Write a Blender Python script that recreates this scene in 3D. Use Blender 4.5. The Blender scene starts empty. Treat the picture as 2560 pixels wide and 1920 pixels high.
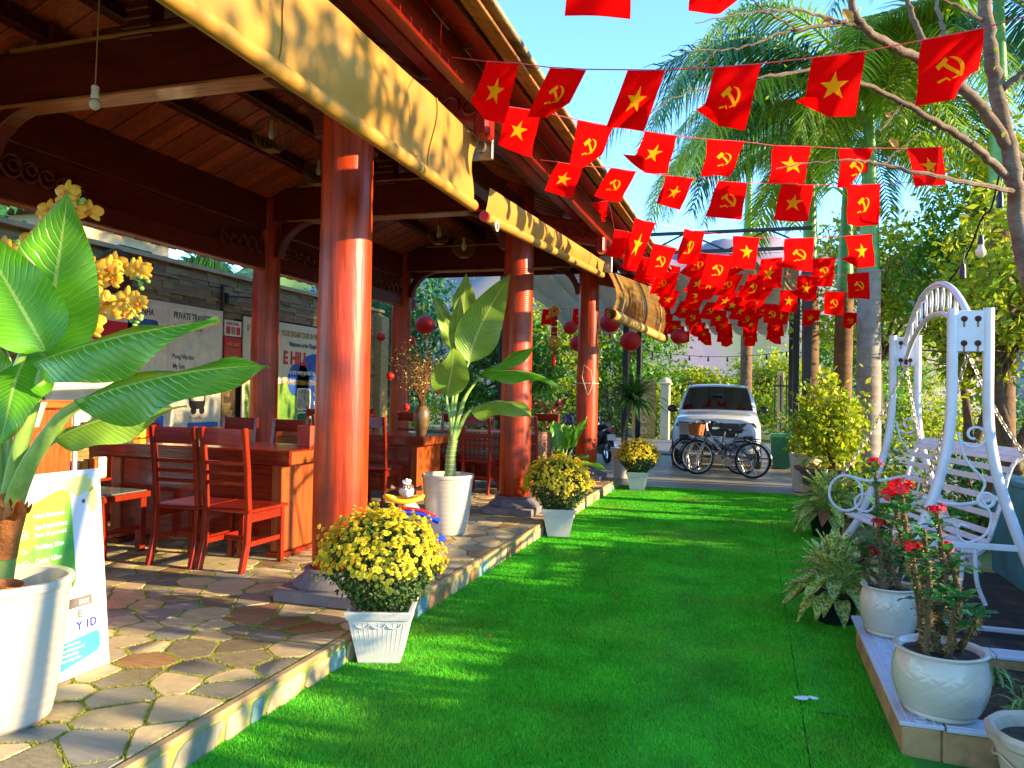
import bpy, bmesh, math, random
import numpy as np
from mathutils import Vector, Matrix, Quaternion
random.seed(7); RNG = np.random.default_rng(7)
PI = math.pi
scene = bpy.context.scene
COL = scene.collection

# ------------------------------------------------------------------ camera
F = 1923.0                                     # focal length in pixels of a 2560 wide frame
CAM = Vector((0, 0, 1.5))
PITCH, YAW, ROLL = math.radians(0.834), math.radians(17.345), math.radians(1.146)
FW = Vector((-math.sin(YAW)*math.cos(PITCH), math.cos(YAW)*math.cos(PITCH), math.sin(PITCH)))
RT0 = Vector((math.cos(YAW), math.sin(YAW), 0)); UP0 = RT0.cross(FW)
RT = RT0*math.cos(ROLL) + UP0*math.sin(ROLL); UP = -RT0*math.sin(ROLL) + UP0*math.cos(ROLL)
cd = bpy.data.cameras.new('camera'); cam = bpy.data.objects.new('camera', cd); COL.objects.link(cam)
cd.sensor_width = 36.0; cd.lens = F/2560*36.0; cd.clip_start = 0.05; cd.clip_end = 3000
m = Matrix((RT, UP, -FW)).transposed().to_4x4(); m.translation = CAM; cam.matrix_world = m
scene.camera = cam
K = 2560/2212
def P(x, y, d):
    'point at depth d on the sight line through a measured picture point'
    u, v = x*K, y*K
    return CAM + (FW + RT*((u-1280)/F) + UP*((960-v)/F))*d
def PY(x, y, Y):
    u, v = x*K, y*K
    r = FW + RT*((u-1280)/F) + UP*((960-v)/F)
    return CAM + r*(Y/r.y)

# ------------------------------------------------------------------ sky, sun, exposure
SUN_EL, SUN_AZ = math.radians(14.0), math.radians(2.0)        # azimuth measured from +X towards +Y
w = bpy.data.worlds.new('World'); scene.world = w; w.use_nodes = True
nt = w.node_tree; nt.nodes.clear()
sky = nt.nodes.new('ShaderNodeTexSky'); sky.sky_type = 'NISHITA'; sky.sun_disc = False
sky.sun_elevation = SUN_EL; sky.sun_rotation = PI/2 - SUN_AZ
sky.altitude = 100; sky.air_density = 1.0; sky.dust_density = 0.0; sky.ozone_density = 5.0
bg = nt.nodes.new('ShaderNodeBackground'); bg.inputs[1].default_value = 0.15
wo = nt.nodes.new('ShaderNodeOutputWorld')
nt.links.new(sky.outputs[0], bg.inputs[0]); nt.links.new(bg.outputs[0], wo.inputs[0])
sd = bpy.data.lights.new('sun', 'SUN'); sun = bpy.data.objects.new('sun', sd); COL.objects.link(sun)
sd.energy = 3.1; sd.angle = math.radians(0.6); sd.color = (1.0, 0.76, 0.42)
sdir = Vector((math.cos(SUN_EL)*math.cos(SUN_AZ), math.cos(SUN_EL)*math.sin(SUN_AZ), math.sin(SUN_EL)))
sun.rotation_euler = sdir.to_track_quat('Z', 'Y').to_euler()
vs = scene.view_settings; vs.view_transform = 'Standard'; vs.look = 'None'; vs.gamma = 1.0; vs.exposure = 2.4
vs.use_curve_mapping = False
scene.render.engine = 'CYCLES'

# ------------------------------------------------------------------ materials
def lin(c):
    return tuple((x/12.92 if x <= .04045 else ((x+.055)/1.055)**2.4) for x in c)
def hexc(h):
    h = h.lstrip('#'); return lin(tuple(int(h[i:i+2], 16)/255 for i in (0, 2, 4)))
MATS = {}
def M(name, col, rough=.5, metal=0.0, var=.15, scale=6.0, stretch=(1, 1, 1), bump=0.0, bscale=None, spec=.5, coat=0.0,
      translucent=0.0, island=0.0, rnd=0.0, col2=None, c2amt=.5, emit=0.0, alpha=1.0, trans=0.0, dirt=None, huevar=0.0):
    if name in MATS: return MATS[name]
    if isinstance(col, str): col = hexc(col)
    mt = bpy.data.materials.new(name); mt.use_nodes = True
    t = mt.node_tree; n = t.nodes; L = t.links; n.clear()
    out = n.new('ShaderNodeOutputMaterial'); b = n.new('ShaderNodeBsdfPrincipled')
    b.inputs['Roughness'].default_value = rough; b.inputs['Metallic'].default_value = metal
    b.inputs['Specular IOR Level'].default_value = spec; b.inputs['Coat Weight'].default_value = coat
    b.inputs['Coat Roughness'].default_value = .08
    b.inputs['Alpha'].default_value = alpha; b.inputs['Transmission Weight'].default_value = trans
    tc = n.new('ShaderNodeTexCoord'); mp = n.new('ShaderNodeMapping'); mp.inputs['Scale'].default_value = stretch
    L.new(tc.outputs['Object'], mp.inputs[0])
    nz = n.new('ShaderNodeTexNoise'); nz.inputs['Scale'].default_value = scale; nz.inputs['Detail'].default_value = 5
    nz.inputs['Roughness'].default_value = .62
    L.new(mp.outputs[0], nz.inputs['Vector'])
    if col2 is None: a = tuple(c*(1-var) for c in col); d = tuple(min(c*(1+var), .95) for c in col)
    else:
        c2 = hexc(col2) if isinstance(col2, str) else col2; a = col; d = c2
    cr = n.new('ShaderNodeValToRGB'); cr.color_ramp.elements[0].color = (*a, 1); cr.color_ramp.elements[1].color = (*d, 1)
    cr.color_ramp.elements[0].position = .3; cr.color_ramp.elements[1].position = .7
    L.new(nz.outputs[0], cr.inputs[0]); csock = cr.outputs[0]
    if dirt:
        dcol, damt, dscale = dirt
        n2 = n.new('ShaderNodeTexNoise'); n2.inputs['Scale'].default_value = dscale; n2.inputs['Detail'].default_value = 8
        L.new(tc.outputs['Object'], n2.inputs['Vector'])
        r2 = n.new('ShaderNodeValToRGB'); r2.color_ramp.elements[0].position = .5; r2.color_ramp.elements[1].position = .72
        r2.color_ramp.elements[1].color = (damt, damt, damt, 1)
        L.new(n2.outputs[0], r2.inputs[0])
        mx = n.new('ShaderNodeMixRGB'); mx.inputs[2].default_value = (*hexc(dcol), 1)
        L.new(r2.outputs[0], mx.inputs[0]); L.new(csock, mx.inputs[1]); csock = mx.outputs[0]
    src = None
    if island: 
        g = n.new('ShaderNodeNewGeometry'); src = (g.outputs['Random Per Island'], island)
    elif rnd:
        g = n.new('ShaderNodeObjectInfo'); src = (g.outputs['Random'], rnd)
    if src:
        hs = n.new('ShaderNodeHueSaturation'); ma = n.new('ShaderNodeMapRange')
        ma.inputs[3].default_value = 1-src[1]; ma.inputs[4].default_value = 1+src[1]
        L.new(src[0], ma.inputs[0]); L.new(ma.outputs[0], hs.inputs['Value'])
        if huevar:
            wn = n.new('ShaderNodeTexWhiteNoise'); wn.noise_dimensions = '1D'; L.new(src[0], wn.inputs['W'])
            mb = n.new('ShaderNodeMapRange'); mb.inputs[3].default_value = .5-huevar; mb.inputs[4].default_value = .5+huevar
            L.new(wn.outputs['Value'], mb.inputs[0]); L.new(mb.outputs[0], hs.inputs['Hue'])
        L.new(csock, hs.inputs['Color']); csock = hs.outputs[0]
    L.new(csock, b.inputs['Base Color'])
    if bump:
        nb = n.new('ShaderNodeTexNoise'); nb.inputs['Scale'].default_value = bscale or scale*4; nb.inputs['Detail'].default_value = 6
        L.new(mp.outputs[0], nb.inputs['Vector'])
        bp = n.new('ShaderNodeBump'); bp.inputs['Strength'].default_value = bump; bp.inputs['Distance'].default_value = .02
        L.new(nb.outputs[0], bp.inputs['Height']); L.new(bp.outputs[0], b.inputs['Normal'])
    if emit:
        b.inputs['Emission Strength'].default_value = emit; L.new(csock, b.inputs['Emission Color'])
    if translucent:
        tr = n.new('ShaderNodeBsdfTranslucent'); mxs = n.new('ShaderNodeMixShader'); mxs.inputs[0].default_value = translucent
        L.new(csock, tr.inputs[0]); L.new(b.outputs[0], mxs.inputs[1]); L.new(tr.outputs[0], mxs.inputs[2]); L.new(mxs.outputs[0], out.inputs[0])
    else: L.new(b.outputs[0], out.inputs[0])
    MATS[name] = mt; return mt
def leaf_mat(name, col, vein, rough=.35, translucent=.3, ribs=22, speck=None, rnd=.12):
    'broad leaf: UV u along the midrib, v across; veins sweep forward from the midrib'
    if name in MATS: return MATS[name]
    mt = bpy.data.materials.new(name); mt.use_nodes = True
    t = mt.node_tree; n = t.nodes; L = t.links; n.clear()
    out = n.new('ShaderNodeOutputMaterial'); b = n.new('ShaderNodeBsdfPrincipled'); b.inputs['Roughness'].default_value = rough
    uv = n.new('ShaderNodeUVMap'); sp = n.new('ShaderNodeSeparateXYZ'); L.new(uv.outputs[0], sp.inputs[0])
    def math_(op, a, bb):
        k = n.new('ShaderNodeMath'); k.operation = op
        for i, s in enumerate((a, bb)):
            if s is None: continue
            if isinstance(s, (int, float)): k.inputs[i].default_value = s
            else: L.new(s, k.inputs[i])
        return k.outputs[0]
    av = math_('ABSOLUTE', math_('SUBTRACT', sp.outputs[1], .5), None)           # 0 midrib .. .5 edge
    tc0 = n.new('ShaderNodeTexCoord'); nz0 = n.new('ShaderNodeTexNoise'); nz0.inputs['Scale'].default_value = 7; nz0.inputs['Detail'].default_value = 2; L.new(tc0.outputs['Object'], nz0.inputs['Vector'])
    ph = math_('MULTIPLY', math_('ADD', math_('SUBTRACT', sp.outputs[0], math_('MULTIPLY', av, .35)), math_('MULTIPLY', nz0.outputs[0], .09)), ribs*2*PI)
    rib = math_('POWER', math_('MULTIPLY', math_('ADD', math_('SINE', ph, None), 1.0), .5), 9.0)
    mid = math_('LESS_THAN', av, .022)
    veinf = math_('MINIMUM', math_('ADD', math_('MULTIPLY', rib, .3), math_('MULTIPLY', mid, .9)), 1.0)
    tc = n.new('ShaderNodeTexCoord'); nz = n.new('ShaderNodeTexNoise'); nz.inputs['Scale'].default_value = 9; L.new(tc.outputs['Object'], nz.inputs['Vector'])
    base = n.new('ShaderNodeMixRGB'); c = hexc(col); base.inputs[1].default_value = (*[x*.75 for x in c], 1); base.inputs[2].default_value = (*[min(x*1.3, .9) for x in c], 1)
    L.new(nz.outputs[0], base.inputs[0])
    cs = base.outputs[0]
    if speck:
        vo = n.new('ShaderNodeTexNoise'); vo.inputs['Scale'].default_value = 60; vo.inputs['Detail'].default_value = 3; L.new(tc.outputs['Object'], vo.inputs['Vector'])
        rr = n.new('ShaderNodeValToRGB'); rr.color_ramp.elements[0].position = .46; rr.color_ramp.elements[1].position = .54; L.new(vo.outputs[0], rr.inputs[0])
        ms = n.new('ShaderNodeMixRGB'); ms.inputs[2].default_value = (*hexc(speck), 1); L.new(rr.outputs[0], ms.inputs[0]); L.new(cs, ms.inputs[1]); cs = ms.outputs[0]
    mx = n.new('ShaderNodeMixRGB'); mx.inputs[2].default_value = (*hexc(vein), 1); L.new(veinf, mx.inputs[0]); L.new(cs, mx.inputs[1])
    # dry brown margin, patchy, strongest at the tip
    n3 = n.new('ShaderNodeTexNoise'); n3.inputs['Scale'].default_value = 5; n3.inputs['Detail'].default_value = 5; L.new(tc.outputs['Object'], n3.inputs['Vector'])
    edge = math_('ADD', math_('MULTIPLY', av, 1.35), math_('MULTIPLY', math_('POWER', sp.outputs[0], 6.0), .16))
    dry = math_('GREATER_THAN', math_('ADD', edge, math_('MULTIPLY', n3.outputs[0], .35)), .87)
    mdry = n.new('ShaderNodeMixRGB'); mdry.inputs[2].default_value = (*hexc('#9a7a3c'), 1); L.new(dry, mdry.inputs[0]); L.new(mx.outputs[0], mdry.inputs[1]); mx = mdry
    oi = n.new('ShaderNodeObjectInfo'); ma = n.new('ShaderNodeMapRange'); ma.inputs[3].default_value = 1-rnd; ma.inputs[4].default_value = 1+rnd
    hs = n.new('ShaderNodeHueSaturation'); L.new(oi.outputs['Random'], ma.inputs[0]); L.new(ma.outputs[0], hs.inputs['Value']); L.new(mx.outputs[0], hs.inputs['Color'])
    L.new(hs.outputs[0], b.inputs['Base Color'])
    bp = n.new('ShaderNodeBump'); bp.inputs['Strength'].default_value = .35; bp.inputs['Distance'].default_value = .01
    L.new(rib, bp.inputs['Height']); L.new(bp.outputs[0], b.inputs['Normal'])
    tr = n.new('ShaderNodeBsdfTranslucent'); L.new(hs.outputs[0], tr.inputs[0])
    ms = n.new('ShaderNodeMixShader'); ms.inputs[0].default_value = translucent
    L.new(b.outputs[0], ms.inputs[1]); L.new(tr.outputs[0], ms.inputs[2]); L.new(ms.outputs[0], out.inputs[0])
    MATS[name] = mt; return mt

def wood(name, col, axis='z', rough=.32, coat=.2, var=.45, scale=3.0, rnd=.1, bump=.1):
    st = {'x': (1.2, 14, 14), 'y': (14, 1.2, 14), 'z': (14, 14, 1.2)}[axis]
    return M(name, col, rough=rough, coat=coat, var=var, scale=scale, stretch=st, bump=bump, bscale=scale*2, rnd=rnd, spec=.35)

# ------------------------------------------------------------------ mesh building
class MB:
    def __init__(s): s.v = []; s.f = []; s.uv = None
    def add(s, vs, fs):
        o = len(s.v); s.v.extend([tuple(p) for p in vs]); s.f.extend([tuple(i+o for i in f) for f in fs]); return s
    def box(s, c, d, rot=None, taper=1.0):
        hx, hy, hz = d[0]/2, d[1]/2, d[2]/2
        vs = [Vector((x*hx*(taper if z > 0 else 1), y*hy*(taper if z > 0 else 1), z*hz)) for z in (-1, 1) for y in (-1, 1) for x in (-1, 1)]
        if rot is not None: vs = [rot @ p for p in vs]
        c = Vector(c)
        return s.add([p+c for p in vs], [(0, 2, 3, 1), (4, 5, 7, 6), (0, 1, 5, 4), (2, 6, 7, 3), (0, 4, 6, 2), (1, 3, 7, 5)])
    def bbox(s, c, d, bev=.006, rot=None):
        'box with chamfered edges'
        bm = bmesh.new(); bmesh.ops.create_cube(bm, size=1)
        for v in bm.verts: v.co = Vector((v.co.x*d[0], v.co.y*d[1], v.co.z*d[2]))
        bmesh.ops.bevel(bm, geom=bm.edges[:], offset=min(bev, min(d)*.45), segments=1, affect='EDGES')
        bm.verts.index_update(); c = Vector(c)
        vs = [(rot @ v.co if rot is not None else v.co)+c for v in bm.verts]; fs = [tuple(v.index for v in f.verts) for f in bm.faces]
        bm.free(); return s.add(vs, fs)
    def bar(s, a, b, w, h, up=(0, 0, 1), bev=.004):
        'chamfered bar from a to b'
        a, b = Vector(a), Vector(b); d = b-a; y = d.normalized(); u = Vector(up)
        x = y.cross(u).normalized(); z = x.cross(y)
        return s.bbox((a+b)/2, (w, d.length, h), bev, Matrix((x, y, z)).transposed())
    def tube(s, pts, r, n=8, cap=True, closed=False, flat=1.0):
        pts = [Vector(p) for p in pts]; N = len(pts); rs = r if isinstance(r, (list, tuple)) else [r]*N
        rings = []; prev = None
        for i, p in enumerate(pts):
            if closed: t = pts[(i+1) % N]-pts[(i-1) % N]
            else: t = pts[min(i+1, N-1)]-pts[max(i-1, 0)]
            t = t.normalized() if t.length > 1e-9 else Vector((0, 0, 1))
            if prev is None:
                a = Vector((0, 0, 1)) if abs(t.z) < .9 else Vector((1, 0, 0)); x = t.cross(a).normalized()
            else: x = (prev - t*prev.dot(t)).normalized()
            prev = x; y = t.cross(x)
            rings.append([p + x*(rs[i]*math.cos(2*PI*k/n)) + y*(rs[i]*flat*math.sin(2*PI*k/n)) for k in range(n)])
        vs = [q for rg in rings for q in rg]; fs = []
        for i in range(N if closed else N-1):
            j = (i+1) % N
            for k in range(n): fs.append((i*n+k, i*n+(k+1) % n, j*n+(k+1) % n, j*n+k))
        if cap and not closed:
            fs.append(tuple(range(n-1, -1, -1))); fs.append(tuple((N-1)*n+k for k in range(n)))
        return s.add(vs, fs)
    def cyl(s, a, b, r1, r2=None, n=16, cap=True): return s.tube([a, b], [r1, r1 if r2 is None else r2], n, cap)
    def lathe(s, prof, c=(0, 0, 0), n=32, fn=None, axis=None):
        'prof: list of (r, z); fn(theta, z) scales the radius'
        c = Vector(c); vs = []; fs = []
        for r, z in prof:
            for k in range(n):
                th = 2*PI*k/n; rr = r*(fn(th, z) if fn else 1)
                p = Vector((rr*math.cos(th), rr*math.sin(th), z))
                vs.append((axis @ p if axis is not None else p)+c)
        for i in range(len(prof)-1):
            for k in range(n): fs.append((i*n+k, i*n+(k+1) % n, (i+1)*n+(k+1) % n, (i+1)*n+k))
        return s.add(vs, fs)
    def ball(s, c, r, n=12, m=8, sq=(1, 1, 1)):
        pr = [(max(r*math.sin(PI*i/m), 1e-5), -r*math.cos(PI*i/m)) for i in range(m+1)]
        o = len(s.v); s.lathe(pr, (0, 0, 0), n)
        for i in range(o, len(s.v)):
            p = s.v[i]; s.v[i] = (p[0]*sq[0]+c[0], p[1]*sq[1]+c[1], p[2]*sq[2]+c[2])
        return s
    def torus(s, c, R, r, n=32, m=8, axis=None):
        pts = [Vector((R*math.cos(2*PI*k/n), R*math.sin(2*PI*k/n), 0)) for k in range(n)]
        if axis is not None: pts = [axis @ p for p in pts]
        return s.tube([p+Vector(c) for p in pts], r, m, closed=True)
    def prism(s, poly, z0, z1, fr=None, bev=0.0):
        'extrude a 2D polygon; fr maps (x, y, z) to the world'
        n = len(poly); fr = fr or (lambda x, y, z: (x, y, z))
        if bev:
            cx = sum(p[0] for p in poly)/n; cy = sum(p[1] for p in poly)/n
            k = [(cx+(p[0]-cx)*(1-bev/max(1e-6, math.hypot(p[0]-cx, p[1]-cy))), cy+(p[1]-cy)*(1-bev/max(1e-6, math.hypot(p[0]-cx, p[1]-cy)))) for p in poly]
            zb = z1-(z1-z0)*.4
            vs = [fr(x, y, z0) for x, y in poly]+[fr(x, y, zb) for x, y in poly]+[fr(x, y, z1) for x, y in k]
            fs = [tuple(range(2*n, 3*n))]
            for a in (0, n): fs += [(a+i, a+(i+1) % n, a+n+(i+1) % n, a+n+i) for i in range(n)]
        else:
            vs = [fr(x, y, z0) for x, y in poly]+[fr(x, y, z1) for x, y in poly]
            fs = [tuple(range(n-1, -1, -1)), tuple(range(n, 2*n))]+[(i, (i+1) % n, n+(i+1) % n, n+i) for i in range(n)]
        return s.add(vs, fs)
    def grid(s, fn, nu, nv, uv=False):
        vs = [fn(i/(nu-1), j/(nv-1)) for i in range(nu) for j in range(nv)]
        s.add(vs, [(i*nv+j, (i+1)*nv+j, (i+1)*nv+j+1, i*nv+j+1) for i in range(nu-1) for j in range(nv-1)])
        if uv: s.uv = [(i/(nu-1), j/(nv-1)) for i in range(nu) for j in range(nv)]
        return s
    def mesh(s, name, mat=None, smooth=False):
        me = bpy.data.meshes.new(name); me.from_pydata([tuple(p) for p in s.v], [], s.f)
        if smooth:
            me.polygons.foreach_set('use_smooth', [True]*len(me.polygons))
            if smooth != 'all':
                try: me.set_sharp_from_angle(angle=math.radians(40))
                except Exception: pass
        if s.uv:
            u = me.uv_layers.new(name='UVMap'); idx = np.zeros(len(me.loops), dtype=np.int32); me.loops.foreach_get('vertex_index', idx)
            u.data.foreach_set('uv', np.array(s.uv, dtype=np.float32)[idx].ravel())
        if mat: me.materials.append(mat)
        me.update(); return me
    def obj(s, name, mat=None, parent=None, smooth=False, **kw):
        return link(name, s.mesh(name, mat, smooth), parent, **kw)
def link(name, me, parent=None, label=None, cat=None, group=None, kind=None, loc=None, rz=None):
    o = bpy.data.objects.new(name, me); COL.objects.link(o)
    if parent: o.parent = parent
    return tag(o, label, cat, group, kind, loc, rz)
def tag(o, label=None, cat=None, group=None, kind=None, loc=None, rz=None):
    if label: o['label'] = label
    if cat: o['category'] = cat
    if group: o['group'] = group
    if kind: o['kind'] = kind
    if loc is not None: o.location = loc
    if rz is not None: o.rotation_euler[2] = rz
    return o
def thing(name, label, cat, loc=(0, 0, 0), rz=0.0, group=None):
    return link(name, None, None, label, cat, group, None, loc, rz)
def copy_tree(o, parent=None, depth=0):
    c = o.copy(); COL.objects.link(c); c.parent = parent
    for ch in o.children: copy_tree(ch, c)
    return c
def np_mesh(name, V, tris, mat, parent=None, smooth=False, **kw):
    'fast mesh from numpy vertices and triangles'
    me = bpy.data.meshes.new(name); V = np.asarray(V, np.float32); T = np.asarray(tris, np.int32)
    me.vertices.add(len(V)); me.vertices.foreach_set('co', V.ravel())
    k = T.shape[1]; me.loops.add(T.size); me.loops.foreach_set('vertex_index', T.ravel())
    me.polygons.add(len(T)); me.polygons.foreach_set('loop_start', np.arange(0, T.size, k, dtype=np.int32))
    if smooth: me.polygons.foreach_set('use_smooth', np.ones(len(T), bool))
    me.update(calc_edges=True); me.validate()
    if mat: me.materials.append(mat)
    return link(name, me, parent, **kw)
def text_mesh(txt, size, bold=0.0, align='LEFT', xscale=1.0, depth=.0008):
    cu = bpy.data.curves.new('lettering', 'FONT'); cu.body = txt; cu.size = size; cu.align_x = align; cu.offset = bold; cu.extrude = depth
    cu.resolution_u = 2; ob = bpy.data.objects.new('tmp', cu); COL.objects.link(ob)
    dg = bpy.context.evaluated_depsgraph_get(); me = bpy.data.meshes.new_from_object(ob.evaluated_get(dg))
    bpy.data.objects.remove(ob); bpy.data.curves.remove(cu)
    if xscale != 1: 
        for v in me.vertices: v.co.x *= xscale
    me.name = 'lettering'; return me
def lettering(txt, size, mat, origin, right, up, parent=None, bold=0.0, align='LEFT', xscale=1.0, name='lettering'):
    me = text_mesh(txt, size, bold, align, xscale); me.materials.clear(); me.materials.append(mat)
    r = Vector(right).normalized(); u = Vector(up).normalized(); nrm = r.cross(u)
    o = link(name, me, parent); mt = Matrix((r, u, nrm)).transposed().to_4x4(); mt.translation = Vector(origin); o.matrix_local = mt
    return o
def bez(a, b, c, d, n):
    a, b, c, d = map(Vector, (a, b, c, d)); out = []
    for i in range(n):
        t = i/(n-1); out.append(a*(1-t)**3+b*3*t*(1-t)**2+c*3*t*t*(1-t)+d*t**3)
    return out
def spline(pts, n):
    'Catmull-Rom through the points'
    p = [Vector(q) for q in pts]; p = [p[0]*2-p[1]]+p+[p[-1]*2-p[-2]]; out = []; seg = len(p)-3
    for i in range(n):
        x = i/(n-1)*seg; k = min(int(x), seg-1); t = x-k; a, b, c, d = p[k:k+4]
        out.append(.5*((2*b)+(c-a)*t+(2*a-5*b+4*c-d)*t*t+(-a+3*b-3*c+d)*t**3))
    return out
# ================================================================== SETTING
FLOOR = 0.15
COLY = (0.8, 4.55, 8.5, 12.5); XO, XI, XR = -2.6, -6.0, -4.3
def roofz(x): return 4.66 - 0.43*abs(x-XR)
def in_frame(p, mx=60):
    d = Vector(p)-CAM; z = d.dot(FW)
    if z < .3: return False
    u = 1280+F*d.dot(RT)/z; v = 960-F*d.dot(UP)/z
    return -mx < u < 2560+mx and -mx < v < 1920+mx
m_earth = M('earth', '#6b5a3c', rough=.95, var=.35, scale=1.5, bump=.4, bscale=20, col2='#5f7a2c')
m_conc = M('concrete', '#8f887c', rough=.5, var=.2, scale=.9, bump=.12, bscale=40, dirt=('#6d6a45', .75, .8), spec=.5)
m_asph = M('asphalt', '#6b6a6c', rough=.85, var=.15, scale=3, bump=.3, bscale=120)
m_dark = M('rubber_mat', '#23272c', rough=.9, var=.3, scale=8, bump=.3, bscale=90, dirt=('#6a5a3a', .5, 6))
g = MB(); g.add([(-900, -60, -.03), (900, -60, -.03), (900, 1500, -.03), (-900, 1500, -.03)], [(0, 1, 2, 3)])
g.obj('ground', m_earth, kind='structure')
MB().box((-1.0, 16.65, -.0165), (12.0, 7.7, .033)).obj('concrete_yard', m_conc, kind='structure')
MB().box((2.0, 24.5, -.012), (120, 7.0, .033)).obj('road', m_asph, kind='structure')
MB().box((-1.75, 12.95, -.004), (.7, .5, .02)).obj('concrete_step', m_conc, kind='structure')
MB().box((2.55, 5.55, -.005), (3.2, 4.6, .02)).obj('black_ground_mat', m_dark, kind='structure')
# ---- artificial grass carpet: two rolls with a seam
m_carp = M('carpet_base', '#2a8c22', rough=.95, var=.3, scale=2.0)
m_pile = M('carpet_pile', '#56c428', rough=.6, var=.3, scale=2.0, island=.42, huevar=.02, translucent=.25, spec=.1, dirt=('#9aaa40', .45, .8))
SEAM = .25
def roll_patch(name, x0, x1, y0, y1, y1r=None):
    b = MB(); n = 24
    def fn(u, v): return (x0+(x1-x0)*u, y0+((y1 if y1r is None else y1+(y1r-y1)*u)-y0)*v, .011+.006*math.sin(9*u+3*v))
    b.grid(fn, 12, n); return b.obj(name, m_carp, kind='structure', smooth=True)
roll_patch('grass_carpet', -2.1, SEAM-.002, -1.0, 13.1, 12.96)
roll_patch('grass_carpet', SEAM+.002, .98, 3.98, 12.96, 12.85)
roll_patch('grass_carpet', SEAM+.002, .98, -1.0, 3.955)
def pile(n, ylo, yhi, h, wd, nm):
    V = []; 
    x = RNG.uniform(-2.1, .97, n); y = ylo*(yhi/ylo)**RNG.random(n)       # denser close to the camera
    keep = (np.abs(x-SEAM) > .0045) & ~((x > SEAM) & (np.abs(y-3.967) < .009))
    dx, dy = x, y; d = -.298*dx+.954*dy; r = .954*dx+.298*dy
    keep &= (d > .5) & (np.abs(r/d) < .72) & ~((x > .66) & (y < 5.3) & (y > 3.45))
    x, y = x[keep], y[keep]; k = len(x)
    zb = .012; a = RNG.uniform(0, 2*PI, k); hh = h*RNG.uniform(.55, 1.1, k); lean = RNG.uniform(.2, 1.1, k)*hh
    # the pile is brushed in swathes
    sw = np.sin(x*2.3+np.sin(y*.8)*2)*.6; la = RNG.normal(0, 1.1, k)+sw+2.2
    scale = np.clip(y/3.0, 1, 3.2)
    wx = np.cos(a)*wd*scale/2; wy = np.sin(a)*wd*scale/2
    A = np.stack([x-wx, y-wy, np.full(k, zb)], 1); B = np.stack([x+wx, y+wy, np.full(k, zb)], 1)
    C = np.stack([x+np.cos(la)*lean, y+np.sin(la)*lean, zb+hh], 1)
    V = np.stack([A, B, C], 1).reshape(-1, 3); T = np.arange(3*k).reshape(-1, 3)
    np_mesh(nm, V, T, m_pile, kind='stuff', label='short bright green pile of the artificial grass carpet', cat='artificial grass')
pile(700000, 2.2, 13.0, .019, .0032, 'carpet_pile')
# flattened lit leaves and two scraps of paper on the carpet
m_scrap = M('white_scrap', '#dfe6ea', rough=.6)
for q, (px, py, a, s) in enumerate(((1733, 1508, .4, .036), (1757, 1508, -.3, .024))):
    b = MB(); c = P(px, py, 1); r = (c-CAM); c = CAM+r*((.045-1.5)/r.z)
    pts = [(math.cos(t)*s*(1+.25*math.sin(3*t)), math.sin(t)*s*.6) for t in [i*PI/5 for i in range(10)]]
    b.prism(pts, 0, .004); b.obj('paper_scrap', m_scrap, label=('larger' if q == 0 else 'smaller')+' white paper scrap lying on the green carpet', cat='paper scrap', loc=c, rz=a)

# ---- stone platform
m_joint = M('mossy_joint', '#a4a052', rough=.95, var=.5, scale=9, col2='#93a43c', bump=.5, bscale=60)
m_nose = M('platform_edge', '#a58a5e', rough=.7, var=.25, scale=8, bump=.2)
st_m = [M('stone_cream', '#c2ac80', rough=.62, var=.22, scale=7, bump=.15, rnd=.14, dirt=('#8d7a58', .5, 5)),
        M('stone_slate', '#7c7c6c', rough=.55, var=.4, scale=5, stretch=(2, 9, 2), bump=.25, rnd=.22, col2='#968c78'),
        M('stone_brown', '#957048', rough=.6, var=.3, scale=5, stretch=(2, 10, 2), bump=.2, rnd=.2),
        M('stone_umber', '#84785a', rough=.55, var=.3, scale=6, stretch=(3, 9, 3), bump=.25, rnd=.2)]
plat = MB().box((-5.2, 6.0, .0705), (6.2, 14.0, .141)).obj('stone_platform', m_joint, label='low stone paved platform the wooden pavilion stands on', cat='platform')
MB().bar((-2.118, -1, .139), (-2.118, 13, .139), .045, .03, bev=.006).obj('edge_strip', m_nose, plat)
def clip(poly, px, py, nx, ny):
    out = []
    for i in range(len(poly)):
        a, b = poly[i], poly[(i+1) % len(poly)]; da = (a[0]-px)*nx+(a[1]-py)*ny; db = (b[0]-px)*nx+(b[1]-py)*ny
        if da <= 0: out.append(a)
        if (da < 0 < db) or (db < 0 < da):
            t = da/(da-db); out.append((a[0]+(b[0]-a[0])*t, a[1]+(b[1]-a[1])*t))
    return out
def chaikin(p):
    o = []
    for i in range(len(p)):
        a, b = p[i], p[(i+1) % len(p)]
        o += [(a[0]*.88+b[0]*.12, a[1]*.88+b[1]*.12), (a[0]*.12+b[0]*.88, a[1]*.12+b[1]*.88)]
    return o
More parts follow.
